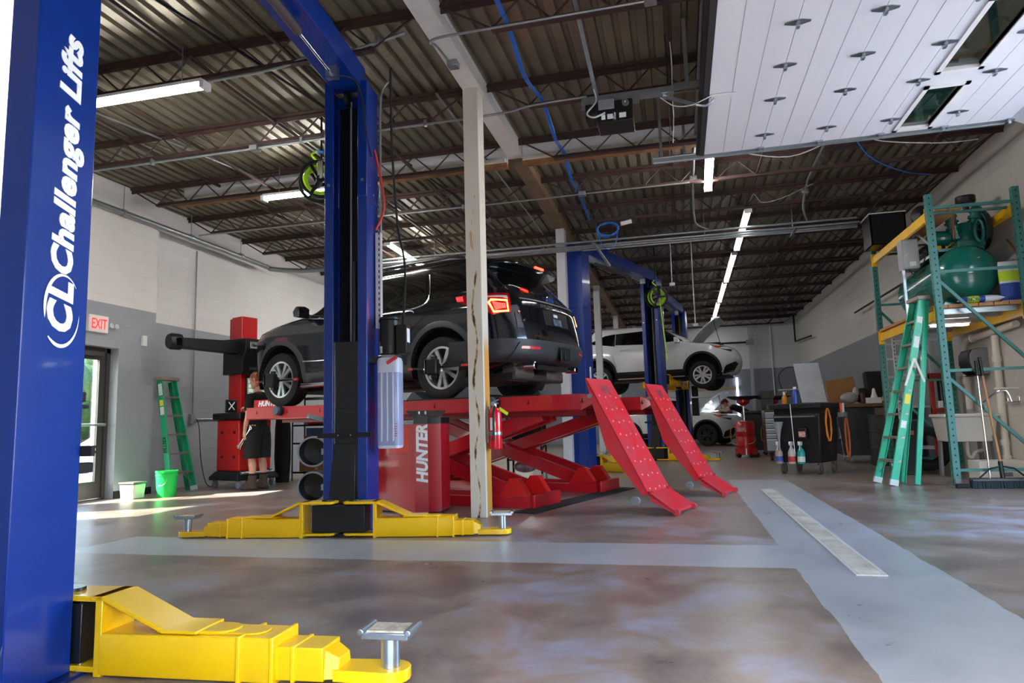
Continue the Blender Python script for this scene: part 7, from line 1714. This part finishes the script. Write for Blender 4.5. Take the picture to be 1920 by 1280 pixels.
for s in (-1, 1):
    tube_cloth('shorts_leg', [(s * .06, 0, .95, .12, .135), (s * .09, 0, .82, .125, .135), (s * .11, .003, .66, .12, .13), (s * .115, .008, .47, .118, .125), (s * .115, .008, .468, .10, .105)], short, p)
    b_ = obj('boot', MB().loft([[(s * .118 + a * cos(t_), cy + b * sin(t_), z) for t_ in [2 * pi * i / 20 for i in range(20)]] for z, cy, a, b in ((.0, .04, .052, .145), (.03, .04, .056, .15), (.07, .035, .054, .138), (.11, .0, .05, .085), (.16, -.02, .052, .066), (.21, -.02, .056, .066), (.215, -.02, .05, .058))]), boot, p, world=False)
    obj('sole', MB().loft([[(s * .118 + a * cos(t_), .04 + b * sin(t_), z) for t_ in [2 * pi * i / 20 for i in range(20)]] for z, a, b in ((0, .056, .152), (.028, .058, .155))]), sole, b_, world=False)
    tube_cloth('sock', [(s * .116, -.02, .2, .046, .05), (s * .115, -.02, .245, .05, .054), (s * .115, -.02, .247, .04, .044)], mat('sock_dark', (30, 28, 28), .9), p)
yaw = rad(8); Rm = Matrix.Rotation(yaw, 3, 'Z') @ Matrix.Rotation(rad(-16), 3, 'X')
head(p, (0, .045, 1.655), Rm, mat('hair_ginger', (140, 88, 48), .75, var=.3, scale=30))
PM = Matrix.Translation((-6.27, 9.22, 0)) @ Matrix.Rotation(rad(82), 4, 'Z')
for i, (dx, ang) in enumerate(((.0, rad(58)), (-.02, rad(48)))):
    t = thing('wrench', ('front' if i == 0 else 'back') + ' of two chrome combination wrenches in the hand of the person at the console', 'wrench', PM @ V((-.21, .05, .775)), 0, group='wrenches held by the mechanic')
    c = PM @ V((-.205 + dx, .055, .775)); d = (PM.to_3x3() @ V((0, -cos(ang), sin(ang)))).normalized()
    a, b = c - d * .15, c + d * .17
    n_ = d.cross(PM.to_3x3() @ V((1, 0, 0))).normalized()
    obj('shank', MB().beam(a, b, .008, .016, up=n_), chrome, t, bevel=.002)
    ax_ = (PM.to_3x3() @ V((1, 0, 0))).normalized()
    obj('ring_end', MB().lathe([(.012, -.006), (.02, -.006), (.02, .006), (.012, .006), (.012, -.006)], b + d * .018, ax_, 18, caps=False), chrome, t)
    obj('open_end', MB().beam(a, a - d * .02 + n_ * .016, .01, .016, up=n_).beam(a, a - d * .02 - n_ * .016, .01, .016, up=n_).beam(a - d * .018 + n_ * .016, a - d * .04 + n_ * .012, .01, .01, up=n_).beam(a - d * .018 - n_ * .016, a - d * .04 - n_ * .012, .01, .01, up=n_), chrome, t)

# --- second mechanic bent over the engine of the far white car; +y forward
q = thing('person', 'person in black clothes and cap bent over the engine of the far white car', 'person', (2.02, 22.0, 0), rad(78), local=True)
hip = (0, -.05, .92); ch2 = (0, .36, 1.17)
bd = []
for s in (-1, 1):
    bd.append([(hip, (.13, .10)), ((s * .1, -.03, .86), .09), ((s * .12, .02, .66), .076), ((s * .13, .03, .49), .055), ((s * .13, -.02, .34), .055), ((s * .13, -.04, .09), .038), ((s * .13, .06, .04), .034)])
bd += [[(hip, (.13, .10)), ((0, .1, 1.02), (.13, .1)), ((0, .24, 1.11), (.14, .1)), (ch2, (.15, .1)), ((0, .47, 1.22), (.11, .075)), ((0, .54, 1.25), .052), ((0, .61, 1.26), .05)]]
for s in (-1, 1):
    w_ = (s * .16, .78, 1.10)
    bd += [[(ch2, (.15, .1)), ((s * .165, .45, 1.18), .056), ((s * .21, .55, 1.10), .046), ((s * .2, .62, 1.06), .04), (w_, .026)]] + hand_chains(w_, (0, 1, -.25), (-s, .2, 0), (0, -.2, -1))
skinned('body', bd, skin, q)
skinned('shirt', [[((0, -.03, .92), (.15, .12)), ((0, .1, 1.02), (.15, .12)), ((0, .24, 1.11), (.16, .12)), (ch2, (.17, .12)), ((0, .47, 1.22), (.13, .09))], [(ch2, (.17, .12)), ((.17, .45, 1.18), .07), ((.215, .54, 1.11), .062)], [(ch2, (.17, .12)), ((-.17, .45, 1.18), .07), ((-.215, .54, 1.11), .062)]], shirt, q)
skinned('trousers', [[((0, -.05, .93), (.15, .12)), ((s * .1, -.03, .84), .105), ((s * .12, .02, .64), .092), ((s * .13, .02, .45), .078), ((s * .13, -.03, .25), .072), ((s * .13, -.04, .10), .068)] for s in (-1, 1)], mat('trousers_dark', (26, 27, 30), .85), q)
for s in (-1, 1):
    obj('shoe', MB().loft([[(s * .13 + a * cos(t_), .03 + b * sin(t_), z) for t_ in [2 * pi * i / 16 for i in range(16)]] for z, a, b in ((.0, .05, .14), (.05, .052, .135), (.09, .045, .08), (.11, .04, .05))]), boot, q, world=False)
R2 = Matrix.Rotation(rad(-38), 3, 'X')
h2 = head(q, (0, .68, 1.32), R2, mat('hair_dark', (50, 34, 28), .8))
obj('cap', MB().loft([[tuple(V((0, .68, 1.32)) + R2 @ V((.088 * k * cos(a), .112 * k * sin(a) - .005, z))) for a in [2 * pi * i / 22 for i in range(22)]] for z, k in ((.03, 1), (.06, 1), (.1, .85), (.125, .5), (.13, .1))]), mat('cap_maroon', (70, 30, 28), .8), q, world=False)
tag(obj('work_lamp', MB().cyl((.95, 22.2, 1.33), (.92, 22.2, 1.40), .035, n=14), emat('work_lamp_white', (240, 246, 255), 2.)), 'small bright work lamp held near the head of the bent mechanic', 'lamp')
# ---------------------------------------------------------------- camera, light, view
cd = bpy.data.cameras.new('camera'); cam = bpy.data.objects.new('camera', cd); COL.objects.link(cam)
R = ((0.97046, 0.23966, -0.02783), (0.05548, -0.10941, 0.99245), (-0.2348, 0.96467, 0.11948))
m = Matrix((R[0], R[1], tuple(-c for c in R[2]))).transposed().to_4x4(); m.translation = (0, 0, .88)
cam.matrix_world = m
cd.sensor_width = 36; cd.lens = 1275.1 / 1920 * 36; cd.clip_start = .05; cd.clip_end = 300
SC.camera = cam
w = bpy.data.worlds.new('world'); SC.world = w; w.use_nodes = True
nt = w.node_tree; bg = nt.nodes['Background']
sky = nt.nodes.new('ShaderNodeTexSky'); sky.sky_type = 'NISHITA'; sky.sun_disc = False
sky.sun_elevation = rad(41); sky.sun_rotation = rad(237); sky.altitude = 100; sky.air_density = 1.; sky.dust_density = 2.5; sky.ozone_density = 1.
nt.links.new(sky.outputs[0], bg.inputs['Color']); bg.inputs['Strength'].default_value = SKY
sl = bpy.data.lights.new('sun', 'SUN'); sl.energy = SUN; sl.angle = rad(.53); sl.color = (1, .95, .86)
so = bpy.data.objects.new('sun', sl); COL.objects.link(so)
so.rotation_euler = V((2.18, 1.3, -1.92)).to_track_quat('-Z', 'Y').to_euler()
# portals: tell the sampler where daylight comes in
def portal(n, loc, rot, sx, sy):
    l = bpy.data.lights.new(n, 'AREA'); l.shape = 'RECTANGLE'; l.size = sx; l.size_y = sy; l.cycles.is_portal = True
    o = bpy.data.objects.new(n, l); COL.objects.link(o); o.location = loc; o.rotation_euler = rot
portal('portal_right', (4.47, 5.9, 1.75), (0, rad(90), 0), 3.5, 3.2)
portal('portal_front', (-.25, .58, .92), (rad(90), 0, 0), 1.75, 1.85)
portal('portal_exit', (-8.11, 6.45, 1.05), (0, rad(-90), 0), 2.09, 3.1)
SC.view_settings.view_transform = 'Standard'; SC.view_settings.look = 'None'
SC.view_settings.exposure = EXPO; SC.view_settings.gamma = 1
